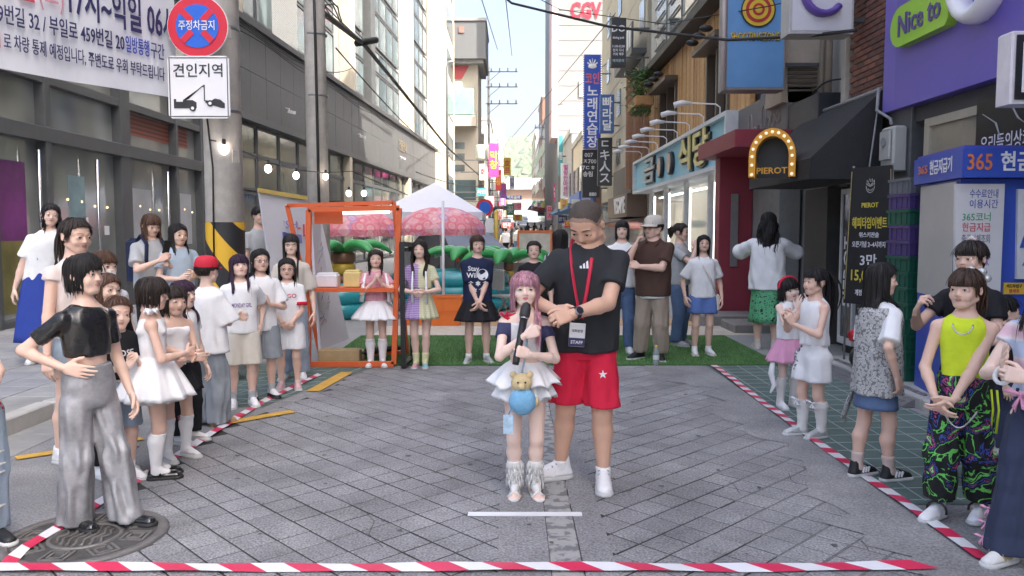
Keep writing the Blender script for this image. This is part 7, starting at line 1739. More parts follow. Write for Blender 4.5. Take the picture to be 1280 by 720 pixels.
# ------------------------------------------------------------ the people
def Hf(ty, fy, z=0): Y = G(640, fy, z).y; return PY(640, ty, Y).z - z - .025
def pp(label, px, ty, fy, yaw, typ='child', tone='a', hair=None, z=0, H=None, group=None, **k):
    g = G(px, fy, z); return Person(label, (g.x, g.y), H or Hf(ty, fy, z), yaw, typ, tone, hair, z=z, group=group, **k)
CLASP = dict(r=((-.02, -.105, .50), (-.8, .5, -.3)), l=((.025, -.12, .505), (.8, .5, -.3)))
CHEST = dict(r=((-.035, -.12, .635), (-.7, .3, -.8)), l=((.03, -.12, .64), (.7, .3, -.8)))
FC = ((.85, -.3, -.35), (-.85, -.3, -.35)); FU = ((.35, -.3, .85), (-.35, -.3, .85))
GL_, GR_, GB = 'children and parents watching from the left', 'children and parents watching from the right', 'people watching from the turf at the back'
def wpos(p, v): return p.o.matrix_basis @ Vector(v)
DEN_L = mat('denim_light', (.30, .38, .47), .85, .25, 7, .2, 60); DEN = mat('denim_blue', (.10, .16, .29), .85, .25, 7, .2, 60); DEN_D = mat('denim_navy', (.030, .042, .085), .85, .2, 7, .2, 60); DEN_G = mat('denim_grey', (.27, .30, .33), .85, .22, 6, .2, 60)
M_PINKC = fabric('pink', (.72, .34, .50)); M_CRM = fabric('cream', (.66, .62, .54)); M_NAVYC = fabric('navy', (.018, .026, .065)); M_REDC = fabric('red', (.66, .022, .06)); M_GREYC = fabric('grey', (.42, .43, .44)); M_CHAR = fabric('charcoal', (.032, .034, .038)); M_OFFW = fabric('offwhite', (.74, .73, .70)); M_BROWNC = fabric('brown', (.085, .048, .036)); M_KHAKI = fabric('khaki', (.33, .27, .21)); M_LBLUE = fabric('pale_blue', (.42, .52, .62)); M_NEON = fabric('neon_yellow', (.66, .80, .045)); M_BEIGE = fabric('beige', (.60, .55, .48)); M_ROYAL = fabric('royal', (.03, .06, .30)); M_BLUESH = fabric('blue_shorts', (.12, .20, .48))
M_TANSH = mat('shoe_tan', (.42, .27, .14), .6, .1); M_BKL = mat('black_patent', (.012, .012, .013), .15, .05, coat=.5); M_PINKSH = mat('shoe_pink', (.66, .46, .46), .55, .08)
M_PRT = mat('print_dark', (.10, .07, .10), .7, 0); M_PRW = mat('print_white', (.75, .75, .76), .7, 0); M_PRR = mat('print_red', (.6, .08, .14), .7, 0); M_PRB = mat('print_blue', (.22, .45, .62), .7, 0); M_PRV = mat('print_violet', (.20, .12, .30), .7, 0)
# master of ceremonies
mc = pp('man in dark grey sports shirt and red shorts looking down beside the singing girl', 731, 262, 604, -8, 'man', 'c', None, buzz=True, H=1.69, arms=dict(r=((-.095, -.185, .63), (-.9, .35, -.5)), l=((-.035, -.225, .62), (.9, .5, -.35))), hands=('hold', 'hold'), head=(-24, 44, 4), feet=((-.090, .04, -62), (.065, -.02, 4)), lean=(.010, -.035), bulk=.96, palm=((.5, .5, -.5), (-.3, .6, -.4)), vox=.0105)
mc.shirt(M_CHAR, hem=.47, sl=.62, loose=.012, name='sports_shirt', wr=.0042); sv = mc.shirt_vq
mc.pants(M_REDC, .53, .285, (.064, .064, .064), name='shorts', wr=.005); mc.sock(M_WHITE, .07); mc.shoes('sneaker', M_WHITE, M_SOLE, M_GREYC)
b3 = []; f3 = []
for k, (x, h) in enumerate(((-.02, .016), (-.002, .030), (.016, .044))): i0 = len(b3); b3 += [(x, 0), (x + .013, 0), (x + .009, h), (x - .002, h * .8)]; f3.append((i0, i0 + 1, i0 + 2, i0 + 3))
mc.decal(sv, '', 0, M_PRW, -.004, .762, vert=(b3, f3), name='chest_logo')
lb = MB(); bvh = BVHTree.FromPolygons([Vector(p) for p in sv[0].tolist()], [tuple(p) for p in sv[1].tolist()])
for s in (-1, 1):
    P = []
    for x, z in ((.060, 1.44), (.062, 1.40), (.058, 1.34), (.048, 1.26), (.034, 1.17), (.018, 1.08), (.006, 1.0)):
        h = bvh.ray_cast(Vector((s * x - .02, -1, z)), Vector((0, 1, 0))); P.append((s * x - .02, (h[0].y if h[0] else -.06) - .007, z))
    lb.tube([(s * .045, .03, 1.47)] + P, .011, 6, flat=.3, up=(0, 1, 0))
lb.build('lanyard', mat('lanyard_red', (.58, .02, .06), .6), mc.o)
bd = MB().bevbox(-.045, .045, -.004, .004, 0, .135, .003).build('badge', M_SWH, mc.o, (-.045, -.18, .845), (.08, .06, .1)); MB().box(-.0445, .0445, -.007, -.0045, .002, .05).build('badge_band', M_NAVY, bd); lettering('STAFF', .026, M_SWH, bd, (0, -.0075, .025), 0, .02, .001); lettering('대회운영', .018, M_SIGNBK, bd, (0, -.0045, .09), 0, .01, .001, w=.06)
wa = MB(); Wl, El = Vector(mc.Wr['l']), Vector(mc.E['l']); dw = (Wl - El).normalized(); c_ = Wl - dw * .03
wa.tube([c_ - dw * .012, c_ + dw * .012], .036, 14); wt_ = wa.build('watch', M_BLK, mc.o); n_ = Vector((0, -1, .25)); n_ = (n_ - dw * n_.dot(dw)).normalized(); MB().tube([c_ + n_ * .030, c_ + n_ * .044], .024, 16).build('dial', M_STEELP, wt_); MB().tube([c_ + n_ * .0441, c_ + n_ * .046], .020, 16).build('face', M_BLK, wt_)
mc.decal(mc.pants_vq, '★', .05, M_PRW, .062, .40, name='shorts_logo')
# singer
sg = pp('small girl with long pink hair singing into a black microphone', 656, 333, 617, 4, 'child', 'p', dict(style='long', col='pink', length=1.5, bang=.10, n=84, open=50, wave=.07, side=1), arms=dict(r=((-.012, -.155, .735), (-.75, .1, -.9)), l=((.006, -.165, .655), (.8, .1, -.9))), hands=('grip', 'grip'), fing=((.85, -.25, .35), (-.85, -.25, .25)), palm=((0, .9, -.2), (0, .9, -.2)), feetmesh=True, feet=((-.045, .0, -6), (.045, -.01, 6)), head=(-3, 2, 0), vox=.0085)
TRI = ramp_mat('cheer_top', 'ShaderNodeTexGradient', 1, [(0, (.03, .035, .10)), (.12, (.72, .71, .72)), (.78, (.03, .035, .10))], .7, .1)
_t = TRI.node_tree; [n for n in _t.nodes if n.type == 'MAPPING'][0].inputs['Scale'].default_value = (4, 0, 0); [n for n in _t.nodes if n.type == 'MAPPING'][0].inputs['Location'].default_value = (.45, 0, 0)
sg.shirt(TRI, hem=.635, sl=.42, loose=.006, fit='tight', name='crop_top', top=.775); sg.decal(sg.shirt_vq, 'K', .07, M_PRW, .03, .69); sg.decal(sg.shirt_vq, 'STAR', .035, M_PRW, 0, .655)
sg.skirt(M_WHITE, .60, .505, .085, 9, .22, 'ruffle_skirt', n=110, zwave=.02); sg.skirt(M_WHITE, .545, .445, .05, 11, .22, 'ruffle_skirt', n=110, zwave=.02, loose=.012); sg.pants(M_WHITE, .60, .425, (.056, .052, .05), name='shorts')
r4_ = random.Random(2); rb_ = MB(); q0 = Vector(sg.S['r']) + Vector((.0, -.02, .035))
for a in (-.9, .9, 2.2): rb_.tube([q0, q0 + Vector((.03 * math.cos(a), -.015, .02 * math.sin(a) + .01)), q0 + Vector((.036 * math.cos(a + .5), -.01, .018 * math.sin(a + .5)))], [.006, .009, .003], 5)
rb_.tube([q0, q0 + Vector((.06, -.01, .02)), q0 + Vector((.10, .02, .03))], .006, 5); rb_.build('red_ribbon', M_REDC, sg.o)
for k in 'rl':
    A_ = Vector(sg.A[k]); t_, yw = sg.feet[k]; sd_ = MB()
    sl = sg.H * .155; d = Vector((math.sin(yw), -math.cos(yw), 0)); n = Vector((math.cos(yw), math.sin(yw), 0)); base = Vector((t_[0], t_[1], 0))
    P = [base - d * .05 * sg.H + Vector((0, 0, .008))] + [base + d * (u * sl) + Vector((0, 0, .008)) for u in (0, .3, .6, .74)]; sd_.tube(P, [.028, .032, .034, .036, .02], 12, flat=.25); so_ = sd_.build('sandal', M_OFFW, sg.o)
    if k == 'r': sg.sock(M_OFFW, .155, .006)
    cu_ = MB()
    for j in range(4):
        z = .085 + .032 * j
        for i in range(26):
            a = i * .2417 + j * .5; e = .030 + .004 * math.sin(i * 2.1 + j); c2, s2 = math.cos(a), math.sin(a); l = .03 + .02 * r4_.random(); w = r4_.uniform(-.2, .2)
            cu_.tube([(A_.x + e * c2, A_.y + e * s2, z + .012), (A_.x + e * 1.4 * c2, A_.y + e * 1.4 * s2, z - .008), (A_.x + e * 1.45 * math.cos(a + w), A_.y + e * 1.45 * math.sin(a + w), z - l)], [.005, .006, .003], 4)
    cu_.build('ruffle_cuff', M_OFFW, sg.o); MB().tube([base + d * .085 + n * .038 + Vector((0, 0, .012)), base + d * .085 + Vector((0, 0, .045)), base + d * .085 - n * .038 + Vector((0, 0, .012))], .014, 6, flat=.5).build('sandal_strap', M_OFFW, so_)
hR, hL = wpos(sg, sg.hand_r[0]), wpos(sg, sg.hand_l[0]); mouth = wpos(sg, sg.hd((0, -.46, -.27))); micd = (Vector((mouth.x + .004, mouth.y - .03, mouth.z - .03)) - hL).normalized(); base = hL - micd * .07
mcp = th('microphone', 'black wireless microphone held to her mouth by the pink haired girl', 'microphone', tuple(base)); tip = Vector((mouth.x, mouth.y - .045, mouth.z - .03)); L_ = (tip - base).length
pt(mcp, 'handle', MB().tube([base, base + micd * .02, base + micd * (L_ * .78)], [.017, .019, .021], 14), M_BLK); pt(mcp, 'grille', MB().tube([base + micd * L_ * .78, base + micd * L_ * .84, base + micd * L_ * .96, base + micd * L_ * 1.04, base + micd * L_ * 1.07], [.024, .029, .029, .02, .006], 14), mat('mic_grille', (.03, .03, .033), .4, .3, 200, .4, 300)); pt(mcp, 'collar', MB().tube([base + micd * L_ * .775, base + micd * L_ * .80], .0255, 14), M_STEELP)
bg_ = th('plush_bag', 'yellow plush bear bag with a round blue tummy at the singing girl skirt', 'bag', tuple(wpos(sg, (-.035, -.20, .60)))); M_PLY = mat('plush_yellow', (.70, .55, .30), .95, .1, 30, .6, 120); M_PLB = mat('plush_blue', (.20, .46, .68), .95, .1, 30, .6, 120)
MB().sphere((0, .02, .075), (.058, .045, .055), 14).sphere((-.045, .02, .12), (.02, .015, .02), 8).sphere((.045, .02, .12), (.02, .015, .02), 8).sphere((.0, -.025, .062), (.022, .016, .017), 8).build('bear_head', M_PLY, bg_); MB().sphere((.005, .01, -.025), (.075, .055, .075), 16).build('round_tummy', M_PLB, bg_)
for x in (-.02, .02): MB().sphere((x, -.026, .085), .006, 6).build('eye', M_BLK, bg_)
MB().sphere((.075, .02, -.03), (.022, .022, .03), 8).build('paw', M_PLY, bg_); MB().tube([(.0, .03, .12), (.02, .04, .22), (.03, .045, .32)], .006, 5).build('strap', mat('strap_blue', (.40, .58, .72), .7), bg_); tg = MB().bevbox(-.10, -.045, -.005, .0, -.20, -.095, .003).build('card_tag', mat('tag_blue', (.45, .62, .76), .5, .3, 30), bg_); MB().tube([(-.07, .0, -.095), (-.05, 0, -.05)], .004, 4).build('tag_cord', M_PLB, tg)
# ---- left row
pl = Person('child at the far left edge with a red plaid shirt tied over ripped jeans', (-2.57, 3.74), 1.36, 40, 'child', 'a', dict(style='long', col='black', length=1.3), arms=CLASP, group=GL_, lean=(-.06, 0), feet=((-.04, .02, 0), (.055, 0, 20)))
pl.shirt(M_BLACK, .55, .5); pl.pants(DEN_L, .56, .05, (.066, .058, .056), name='jeans'); pl.shoes('sneaker', M_BLK, M_SOLE, M_PRW)
pl.skirt(plaid_mat('plaid_red', (.36, .03, .04), (.05, .015, .02), (.62, .50, .50), 26), .60, .47, .025, 7, .16, 'tied_shirt', zwave=.05); pl.pants_vq
for z, w in ((.46, .07), (.40, .075), (.36, .07), (.20, .06)): q = Vector(pl.K['l']); q.z = z; MB().tube([q + Vector((-w * .6, -.075, 0)), q + Vector((0, -.088, -.006)), q + Vector((w * .6, -.075, 0))], [.003, .010, .003], 5).build('ripped_thread', M_OFFW, pl.o)
SILV = mat('silver_cloth', (.34, .34, .355), .48, .6, 5, .6, 16, metal=.25)
lg = pp('girl with a black bob in a black leather crop top and wide silver trousers', 117, 312, 655, 64, 'child', 'a', dict(style='bob', col='black', length=.48, bang=.10, n=80, open=42, curl_in=.05), arms=dict(r=((-.095, -.005, .60), (-.6, 1, .1)), l=((.14, -.05, .47), (.4, 1, 0))), hands=('flat', 'relax'), fing=((.4, -.8, -.2), None), head=(12, 0, 0), feet=((-.05, .03, -4), (.055, -.11, 14)), group=GL_, vox=.0088)
lg.shirt(mat('black_leather', (.012, .012, .013), .26, .12, 10, .35, 30, coat=.3), hem=.635, sl=.62, loose=.008, fit='tight', name='leather_top', wr=.006); lg.pants(SILV, .60, .018, (.064, .060, .072), loose=.014, name='wide_trousers', wr=.006, fo=1.6); lg.shoes('maryjane', M_BKL, M_SOLEB)
tw_ = pp('tall woman with a long dark ponytail standing behind the leather top girl', 104, 268, 577, 62, 'woman', 'b', dict(style='pony', col='dark', bangs=False, tie=(0, .30, .34), tail=2.3, tailr=.16, wave=.1), head=(4, 8, 0), group=GL_, feet=((-.06, .05, 0), (.05, 0, 10)))
tw_.shirt(fabric('blush', (.70, .60, .56)), hem=.52, sl=.15, loose=.012, name='blouse'); tw_.pants(DEN_L, .60, .40, (.066, .066, .064), name='denim_shorts'); tw_.sock(M_WHITE, .07); tw_.shoes('sneaker', M_OFFW, M_SOLE, M_WHITE)
f_ = pp('girl in a white face mask half hidden behind the leather top girl', 137, 309, 560, 55, 'child', 'a', dict(style='long', col='auburn', length=.9, bangs=True), group=GL_, head=(10, 5, 0), H=1.36)
f_.shirt(mat('stripe_tee', (.62, .62, .66), .8, .1), .5, .6); f_.pants(DEN_L, .56, .06); f_.shoes()
mk = MB()
for i in range(5):
    for j in range(4):
        def mp_(i, j): a = -1.15 + 2.3 * i / 5; return tuple(f_.hd((.30 * math.sin(a), -.06 - .40 * math.cos(a) * (1 - .12 * abs(j - 2) / 2), -.07 - .095 * j)))
        mk.face([mp_(i, j), mp_(i + 1, j), mp_(i + 1, j + 1), mp_(i, j + 1)], 0, True)
mk.build('face_mask', M_WHITE, f_.o)
g_ = pp('girl with long brown hair peeping over the little girl in black', 139, 336, 592, 58, 'child', 'a', dict(style='long', col='auburn', length=1.3, bangs=False, wave=.12), group=GL_, head=(8, 4, 6))
g_.shirt(M_BLACK, .5, .5); g_.pants(M_BLACK, .56, .06); g_.shoes('sneaker', M_WHITE)
h_ = pp('little girl in a black jersey clasping her hands in front of the brown haired girl', 152, 366, 600, 55, 'child', 'a', dict(style='pony', col='auburn', bangs=False, tie=(0, .35, .25), tail=1.0), arms=dict(r=((-.03, -.16, .64), (-.8, .2, -.8)), l=((.03, -.16, .65), (.8, .2, -.8))), hands=('hold', 'hold'), fing=FU, group=GL_, head=(-8, 4, 6))
h_.shirt(M_BLACK, .56, .6, .012, name='jersey'); h_.decal(h_.shirt_vq, 'ROSE', .055, M_PRW, 0, .70); h_.pants(DEN_L, .55, .30, (.066, .064, .062), name='shorts'); h_.sock(M_WHITE, .1); h_.shoes()
i_ = pp('girl in a white puff skirted dress with a smooth black bob', 196, 341, 597, 112, 'child', 'b', dict(style='bob', col='dark', length=.42, bang=.06, n=80, curl_in=.08, vol=1.04), arms=dict(r=((-.03, -.15, .62), (-.8, .5, -.6)), l=((.05, -.15, .60), (.9, .4, -.5))), hands=('relax', 'relax'), group=GL_, feet=((-.035, 0, -5), (.035, .0, 5)), head=(-4, 8, 0))
i_.shirt(M_WHITE, .58, 0, .007, 'tight', 'dress_bodice', strap=.062, top=.80, wr=.003); i_.skirt(M_WHITE, .615, .415, .13, 10, .16, 'dress_skirt', n=120); i_.skirt(M_OFFW, .55, .395, .075, 13, .12, 'lace_hem', n=120)
for s in (-1, 1):
    b = MB()
    for k in range(5): a = k * 1.256; q = Vector((s * .062 * i_.H, -.0, .822 * i_.H)); b.tube([q, q + Vector((.035 * math.cos(a), .03 * math.sin(a), .03)), q + Vector((.05 * math.cos(a + .4), .045 * math.sin(a + .4), .005))], [.01, .02, .006], 6, flat=.5)
    b.build('shoulder_bow', M_WHITE, i_.o)
i_.sock(M_WHITE, .235, .006, 'knee_sock'); i_.shoes('maryjane', M_BKL, M_SOLEB, M_BKL)
j_ = pp('girl in a white off shoulder top and black skirt behind the white dress', 222, 352, 573, 52, 'child', 'b', dict(style='bob', col='dark', length=.5, bangs=True, bang=.14), arms=dict(r=((.02, -.14, .60), (-.8, .3, -.6)), l=((-.02, -.13, .58), (.9, .3, -.5))), group=GL_, head=(0, 6, 4))
j_.shirt(M_WHITE, .52, 0, .008, 'tight', 'off_shoulder_top', top=.765, strap=.05); j_.skirt(M_BLACK, .56, .40, .07, 10, .14); j_.sock(M_WHITE, .25, .006, 'knee_sock'); j_.shoes('chunky', M_WHITE)
for k in 'rl':
    for z in (.235, .222): MB().tube([Vector((j_.K[k][0] * (z - .06) / .2 + j_.A[k][0] * (.26 - z) / .2 + .043 * math.cos(a), .012 + .043 * math.sin(a), z * j_.H)) for a in np.linspace(0, 6.28, 13)], .004, 4, cap=False).build('sock_stripe', M_PRR, j_.o)
k_ = pp('dark haired girl almost hidden between the black skirt girl and the red cap', 234, 346, 553, 70, 'child', 'a', dict(style='long', col='plum', length=1.1), group=GL_); k_.shirt(M_WHITE, .5, .5); k_.pants(M_BLACK, .55, .06); k_.shoes('chunky', M_WHITE)
l_ = pp('child in a red cap and white shirt with wide grey jeans seen from behind', 264, 318, 530, 148, 'child', 'a', dict(style='short', col='dark', bangs=False, vol=1.02), arms=dict(r=((.03, -.13, .62), (-.8, .2, -.5)), l=((-.10, -.13, .64), (1, .2, -.3))), group=GL_, feet=((-.06, 0, -10), (.06, .03, 14)), head=(18, 0, 0))
l_.shirt(M_WHITE, .44, .95, .026, name='loose_shirt', flare=.03, wr=.007, sr=1.25); l_.pants(DEN_G, .56, .02, (.066, .072, .080), name='wide_jeans', wr=.006, fo=1.6); l_.shoes('sneaker', M_TANSH, M_TANSH, M_TANSH); l_.cap(mat('cap_red', (.58, .015, .04), .75, .06), name='red_cap')
e_ = pp('woman in a white print tee and royal blue skirt leaning in by the glass door', 57, 252, 452, 22, 'woman', 'a', dict(style='bob', col='black', length=.85, bangs=False, wave=.1), z=.12, group=GL_, head=(14, 6, 8), lean=(.05, -.03))
e_.shirt(M_WHITE, .50, .7, .018); e_.decal(e_.shirt_vq, '■', .26, M_PRB, .05, .70); e_.skirt(M_ROYAL, .57, .14, .075, 6, .10, 'long_skirt', loose=.02); e_.shoes()
m_ = pp('woman in a grey tee with a black backpack looking down at her phone', 193, 264, 457, 48, 'woman', 'b', dict(style='long', col='auburn', length=.85, bang=.12, wave=.12), z=.12, group=GL_, arms=dict(r=((-.03, -.19, .70), (-.7, .1, -.9)), l=((.05, -.16, .66), (.8, .1, -.8))), hands=('hold', 'hold'), fing=((.5, -.6, .5), (-.5, -.6, .4)), head=(4, 20, 0))
m_.shirt(M_GREYC, .50, .75, .018); m_.pants(M_BLACK, .58, .05); m_.shoes()
for s in (-1, 1): MB().tube([(s * .085, .10, 1.28), (s * .09, .01, 1.335), (s * .088, -.115, 1.24), (s * .10, -.12, 1.05), (s * .13, .02, .95)], .02, 6, flat=.4).build('backpack_strap', M_NAVYC, m_.o)
bp = MB(); bp.bevbox(-.15, .15, .13, .27, .86, 1.30, .04); bp.build('backpack', M_NAVYC, m_.o)
ph_ = th('mobile_phone', 'mobile phone held by the woman in grey with the backpack', 'phone', tuple(wpos(m_, (.0, -.36, 1.22)))); MB().bevbox(-.036, .036, -.005, .005, -.07, .07, .004).build('handset', M_BLK, ph_, None, (.5, 0, R(48)))
n_ = pp('woman in a pale blue top standing behind the phone user', 227, 276, 456, 42, 'woman', 'a', dict(style='long', col='black', length=.9, bangs=False), z=.12, group=GL_, arms=dict(r=((-.05, -.15, .62), (-.7, .3, -.8)), l=((.05, -.17, .64), (.8, .3, -.8))), head=(8, 8, 0)); n_.shirt(M_LBLUE, .50, .6, .014); n_.pants(M_BLACK, .58, .05); n_.shoes()
o_ = pp('girl with long purple tipped hair in a white tee and cream shorts', 304, 314, 507, 24, 'child', 'a', dict(style='long', col='plum', length=1.25, bang=.06, wave=.06), arms=dict(r=((-.12, .06, .52), (-.5, 1, 0)), l=((.13, .05, .52), (.5, 1, 0))), group=GL_, head=(6, -8, -4)); o_.shirt(M_WHITE, .485, .75, .018); o_.decal(o_.shirt_vq, 'MONDAY GIRL', .05, M_PRV, 0, .67, w=.16); o_.pants(M_CRM, .53, .28, (.07, .072, .072), name='shorts'); o_.sock(M_GREYC, .10, .006); o_.shoes('sneaker', M_WHITE)
p_ = pp('girl with glasses and clasped hands in a white tee and denim shorts', 329, 308, 497, 28, 'child', 'b', dict(style='bob', col='black', length=.75, bangs=False, open=60), arms=CHEST, hands=('hold', 'hold'), fing=FU, group=GL_, head=(8, 0, 0)); p_.glasses(); p_.shirt(M_WHITE, .46, .8, .02); p_.pants(DEN_G, .53, .27, (.07, .074, .074), name='denim_shorts'); p_.sock(M_GREYC, .10, .005); p_.shoes('chunky', M_WHITE, M_SOLEB)
q_ = pp('girl with glasses in a white ringer tee with red cuffs and white shorts', 362, 319, 486, 10, 'child', 'b', dict(style='long', col='black', length=.85, bangs=False, open=58), arms=CLASP, hands=('hold', 'hold'), fing=FC, group=GL_, head=(4, 4, 0)); q_.glasses(); q_.shirt(M_WHITE, .46, .75, .014); q_.decal(q_.shirt_vq, 'RINGO', .055, M_PRR, 0, .715); q_.pants(M_WHITE, .53, .31, (.07, .073, .073), name='shorts'); q_.shoes('sneaker', M_PINKSH, M_SOLE, M_WHITE)
for k in 'rl':
    S_2, E_2 = Vector(q_.S[k]), Vector(q_.E[k]); d2 = (E_2 - S_2).normalized(); c2 = S_2 + (E_2 - S_2) * .75; MB().tube([c2 - d2 * .022, c2 + d2 * .004], (q_.armr()[1] + .014 * q_.H * 1.75) * 1.02, 16).build('sleeve_cuff', M_REDC, q_.o)
MB().tube([(.052 * math.cos(a), -.012 + .05 * math.sin(a), (.815 + .012 * math.sin(a)) * q_.H) for a in np.linspace(0, 6.28, 17)], .007, 5, cap=False).build('collar', M_REDC, q_.o)
r_p = pp('taller girl with long black hair and glasses behind the ringer tee girl', 367, 292, 473, 10, 'child', 'a', dict(style='long', col='black', length=1.7, bang=.12, n=80), group=GL_, head=(6, 2, 0), H=1.46); r_p.glasses(); r_p.shirt(M_BEIGE, .5, .9, .018, name='blouse'); r_p.pants(DEN_L, .56, .05, (.068, .062, .062), name='jeans'); r_p.shoes(); r_p.skirt(plaid_mat('plaid_brown', (.42, .36, .30), (.16, .12, .10), (.62, .58, .52), 30), .58, .50, .02, 6, .12, 'tied_shirt')
x_ = pp('person in a grey top half hidden behind the leaning display board', 327, 256, 421, 50, 'woman', 'b', dict(style='short', col='black', bangs=True), z=.12, group=GL_); x_.shirt(M_GREYC, .5, .6); x_.pants(M_BLACK, .58, .05); x_.shoes()
# ---- back row
s_ = pp('girl in a pink checked blouse and short white skirt inside the orange booth', 471, 309, 457, 8, 'child', 'a', dict(style='long', col='dark', length=.95, bangs=False, wave=.1), arms=dict(r=((-.01, -.14, .735), (-.7, .1, -.9)), l=((.05, -.14, .72), (.8, .1, -.8))), hands=('hold', 'hold'), fing=FU, group=GB, head=(4, 4, 0), feet=((-.05, 0, -10), (.05, -.01, 10)))
s_.shirt(plaid_mat('plaid_pink', (.70, .30, .38), (.55, .10, .20), (.74, .55, .56), 40), .56, .55, .012, name='blouse'); s_.skirt(M_WHITE, .57, .41, .13, 12, .16, n=110); s_.sock(M_WHITE, .24, .008, 'knee_sock'); s_.shoes('boot', M_WHITE)
for x in (-.09, .09): MB().tube([(x * 1.2, -.06, .80 * s_.H), (x * 1.5, -.10, .70 * s_.H), (x * 1.7, -.11, .56 * s_.H)], [.012, .022, .03], 6, flat=.3).build('white_ribbon', M_WHITE, s_.o)
t_ = pp('girl in a purple and yellow half and half checked dress by the black stand', 526, 297, 459, 2, 'child', 'a', dict(style='waves', col='dark', length=1.5, bangs=False, wave=.16, open=46), arms=dict(r=((-.03, -.13, .60), (-.8, .3, -.6)), l=((.03, -.13, .60), (.8, .3, -.6))), hands=('hold', 'hold'), fing=FC, group=GB, feet=((-.035, 0, -6), (.035, 0, 6)), head=(-4, 2, 0))
P1, P2 = plaid_mat('plaid_purple', (.36, .20, .50), (.22, .10, .34), (.66, .58, .72), 34), plaid_mat('plaid_yellow', (.66, .62, .34), (.50, .52, .30), (.74, .73, .62), 34)
def halve(o, m2):
    me = o.data; me.materials.append(m2); n = len(me.vertices); co = np.empty(n * 3, np.float32); me.vertices.foreach_get('co', co); co = co.reshape(-1, 3); mi = np.array([1 if co[p.vertices[0], 0] > 0 else 0 for p in me.polygons], np.int32); me.polygons.foreach_set('material_index', mi)
halve(t_.shirt(P1, .62, .55, .012, name='crop_blouse'), P2); halve(t_.skirt(P1, .60, .39, .075, 16, .10, 'pleated_skirt'), P2); t_.sock(fabric('pale_yellow', (.70, .68, .40)), .12, .006)
for x in (-.07, .07): MB().tube([(x, -.105, .76 * t_.H), (x * 1.1, -.125, .64 * t_.H), (x * 1.05, -.12, .50 * t_.H)], [.008, .014, .018], 6, flat=.3).build('white_ribbon', M_WHITE, t_.o)
shoe(t_.o, 'sneaker', (t_.feet['r'][0][0], t_.feet['r'][0][1], 0), -.1, .158 * t_.H, mat('shoe_pinkish', (.62, .32, .34), .6), M_SOLE, M_WHITE); shoe(t_.o, 'sneaker', (t_.feet['l'][0][0], t_.feet['l'][0][1], 0), .1, .158 * t_.H, mat('shoe_teal', (.22, .46, .50), .6), M_SOLE, M_WHITE)
u_ = pp('child in a navy printed tee and black flared shorts with hands crossed', 597, 291, 453, 6, 'child', 'b', dict(style='bob', col='brown', length=.45, bangs=True, bang=.16, open=56), arms=dict(r=((-.005, -.115, .475), (-1, .3, -.2)), l=((.01, -.13, .48), (1, .3, -.2))), fing=((.5, -.3, -.8), (-.5, -.3, -.8)), group=GB, feet=((-.07, 0, -16), (.07, 0, 16)), head=(10, 4, 0), bulk=1.12)
u_.shirt(M_NAVYC, .47, .85, .02, flare=.01); u_.decal(u_.shirt_vq, 'Stay\nWild', .075, M_PRW, -.035, .715); u_.decal(u_.shirt_vq, '●', .16, M_PRW, .035, .69); u_.decal(u_.shirt_vq, '✿ ✱ ✿\n✱ ✿', .075, M_PRW, 0, .60); u_.skirt(M_BLACK, .52, .335, .085, 9, .16, 'flared_shorts'); u_.sock(M_WHITE, .075); u_.shoes('chunky', mat('shoe_silver', (.50, .54, .54), .4, .2, 20, metal=.3), M_SOLE)
v_ = pp('child in a black tee with tied back hair standing behind the singer', 667, 299, 450, 0, 'child', 'b', dict(style='pony', col='dark', bangs=False, tail=.8), group=GB, bulk=1.15, head=(0, 3, 0)); v_.shirt(M_BLACK, .46, .85, .022); v_.pants(M_BLACK, .56, .06); v_.shoes()
w_ = pp('long haired woman in a striped shirt turned away behind the red shorts man', 700, 284, 446, 170, 'woman', 'b', dict(style='long', col='black', length=1.5, n=80), group=GB); w_.shirt(ramp_mat('stripes_bw', 'ShaderNodeTexWave', 6, [(0, (.04, .04, .05)), (.5, (.66, .66, .68))], .8, .1), .5, .7); w_.pants(M_BLACK, .58, .05); w_.shoes()
w2 = pp('woman with a black fringe and white top behind the shoulder of the man in grey', 776, 273, 441, -8, 'woman', 'a', dict(style='bob', col='black', length=.6, bang=.10), group=GB); w2.shirt(M_WHITE, .5, .55); w2.pants(DEN, .58, .05); w2.shoes()
bm_p = pp('man in a brown polo shirt and pale cap with folded arms', 815, 268, 450, -18, 'man', 'b', dict(style='short', col='black', bangs=False), arms=dict(r=((-.10, -.13, .81), (-.5, -.1, -1)), l=((-.07, -.15, .66), (1, .2, -.5))), fing=((.3, .2, .9), (-.9, -.2, .2)), hands=('hold', 'relax'), group=GB, head=(-34, 2, 0), bulk=1.0, feet=((-.09, .02, -30), (.06, 0, 12)))
bm_p.shirt(M_BROWNC, .45, .72, .018, name='polo_shirt'); bm_p.shirt(M_OFFW, .435, 0, .010, name='undershirt', strap=.05, top=.7); bm_p.pants(M_KHAKI, .56, .05, (.075, .068, .062), name='cargo_trousers', wr=.006); bm_p.shoes('sneaker', M_BLK, M_SOLE, M_BLK); bm_p.glasses(); bm_p.cap(M_BEIGE, name='beige_cap')
co_ = MB(); co_.tube([(-.06, -.10, 1.36), (-.075, -.03, 1.40), (0, .05, 1.42), (.075, -.03, 1.40), (.06, -.10, 1.36), (0, -.115, 1.27)], .016, 6, flat=.5); co_.build('collar', M_BROWNC, bm_p.o)
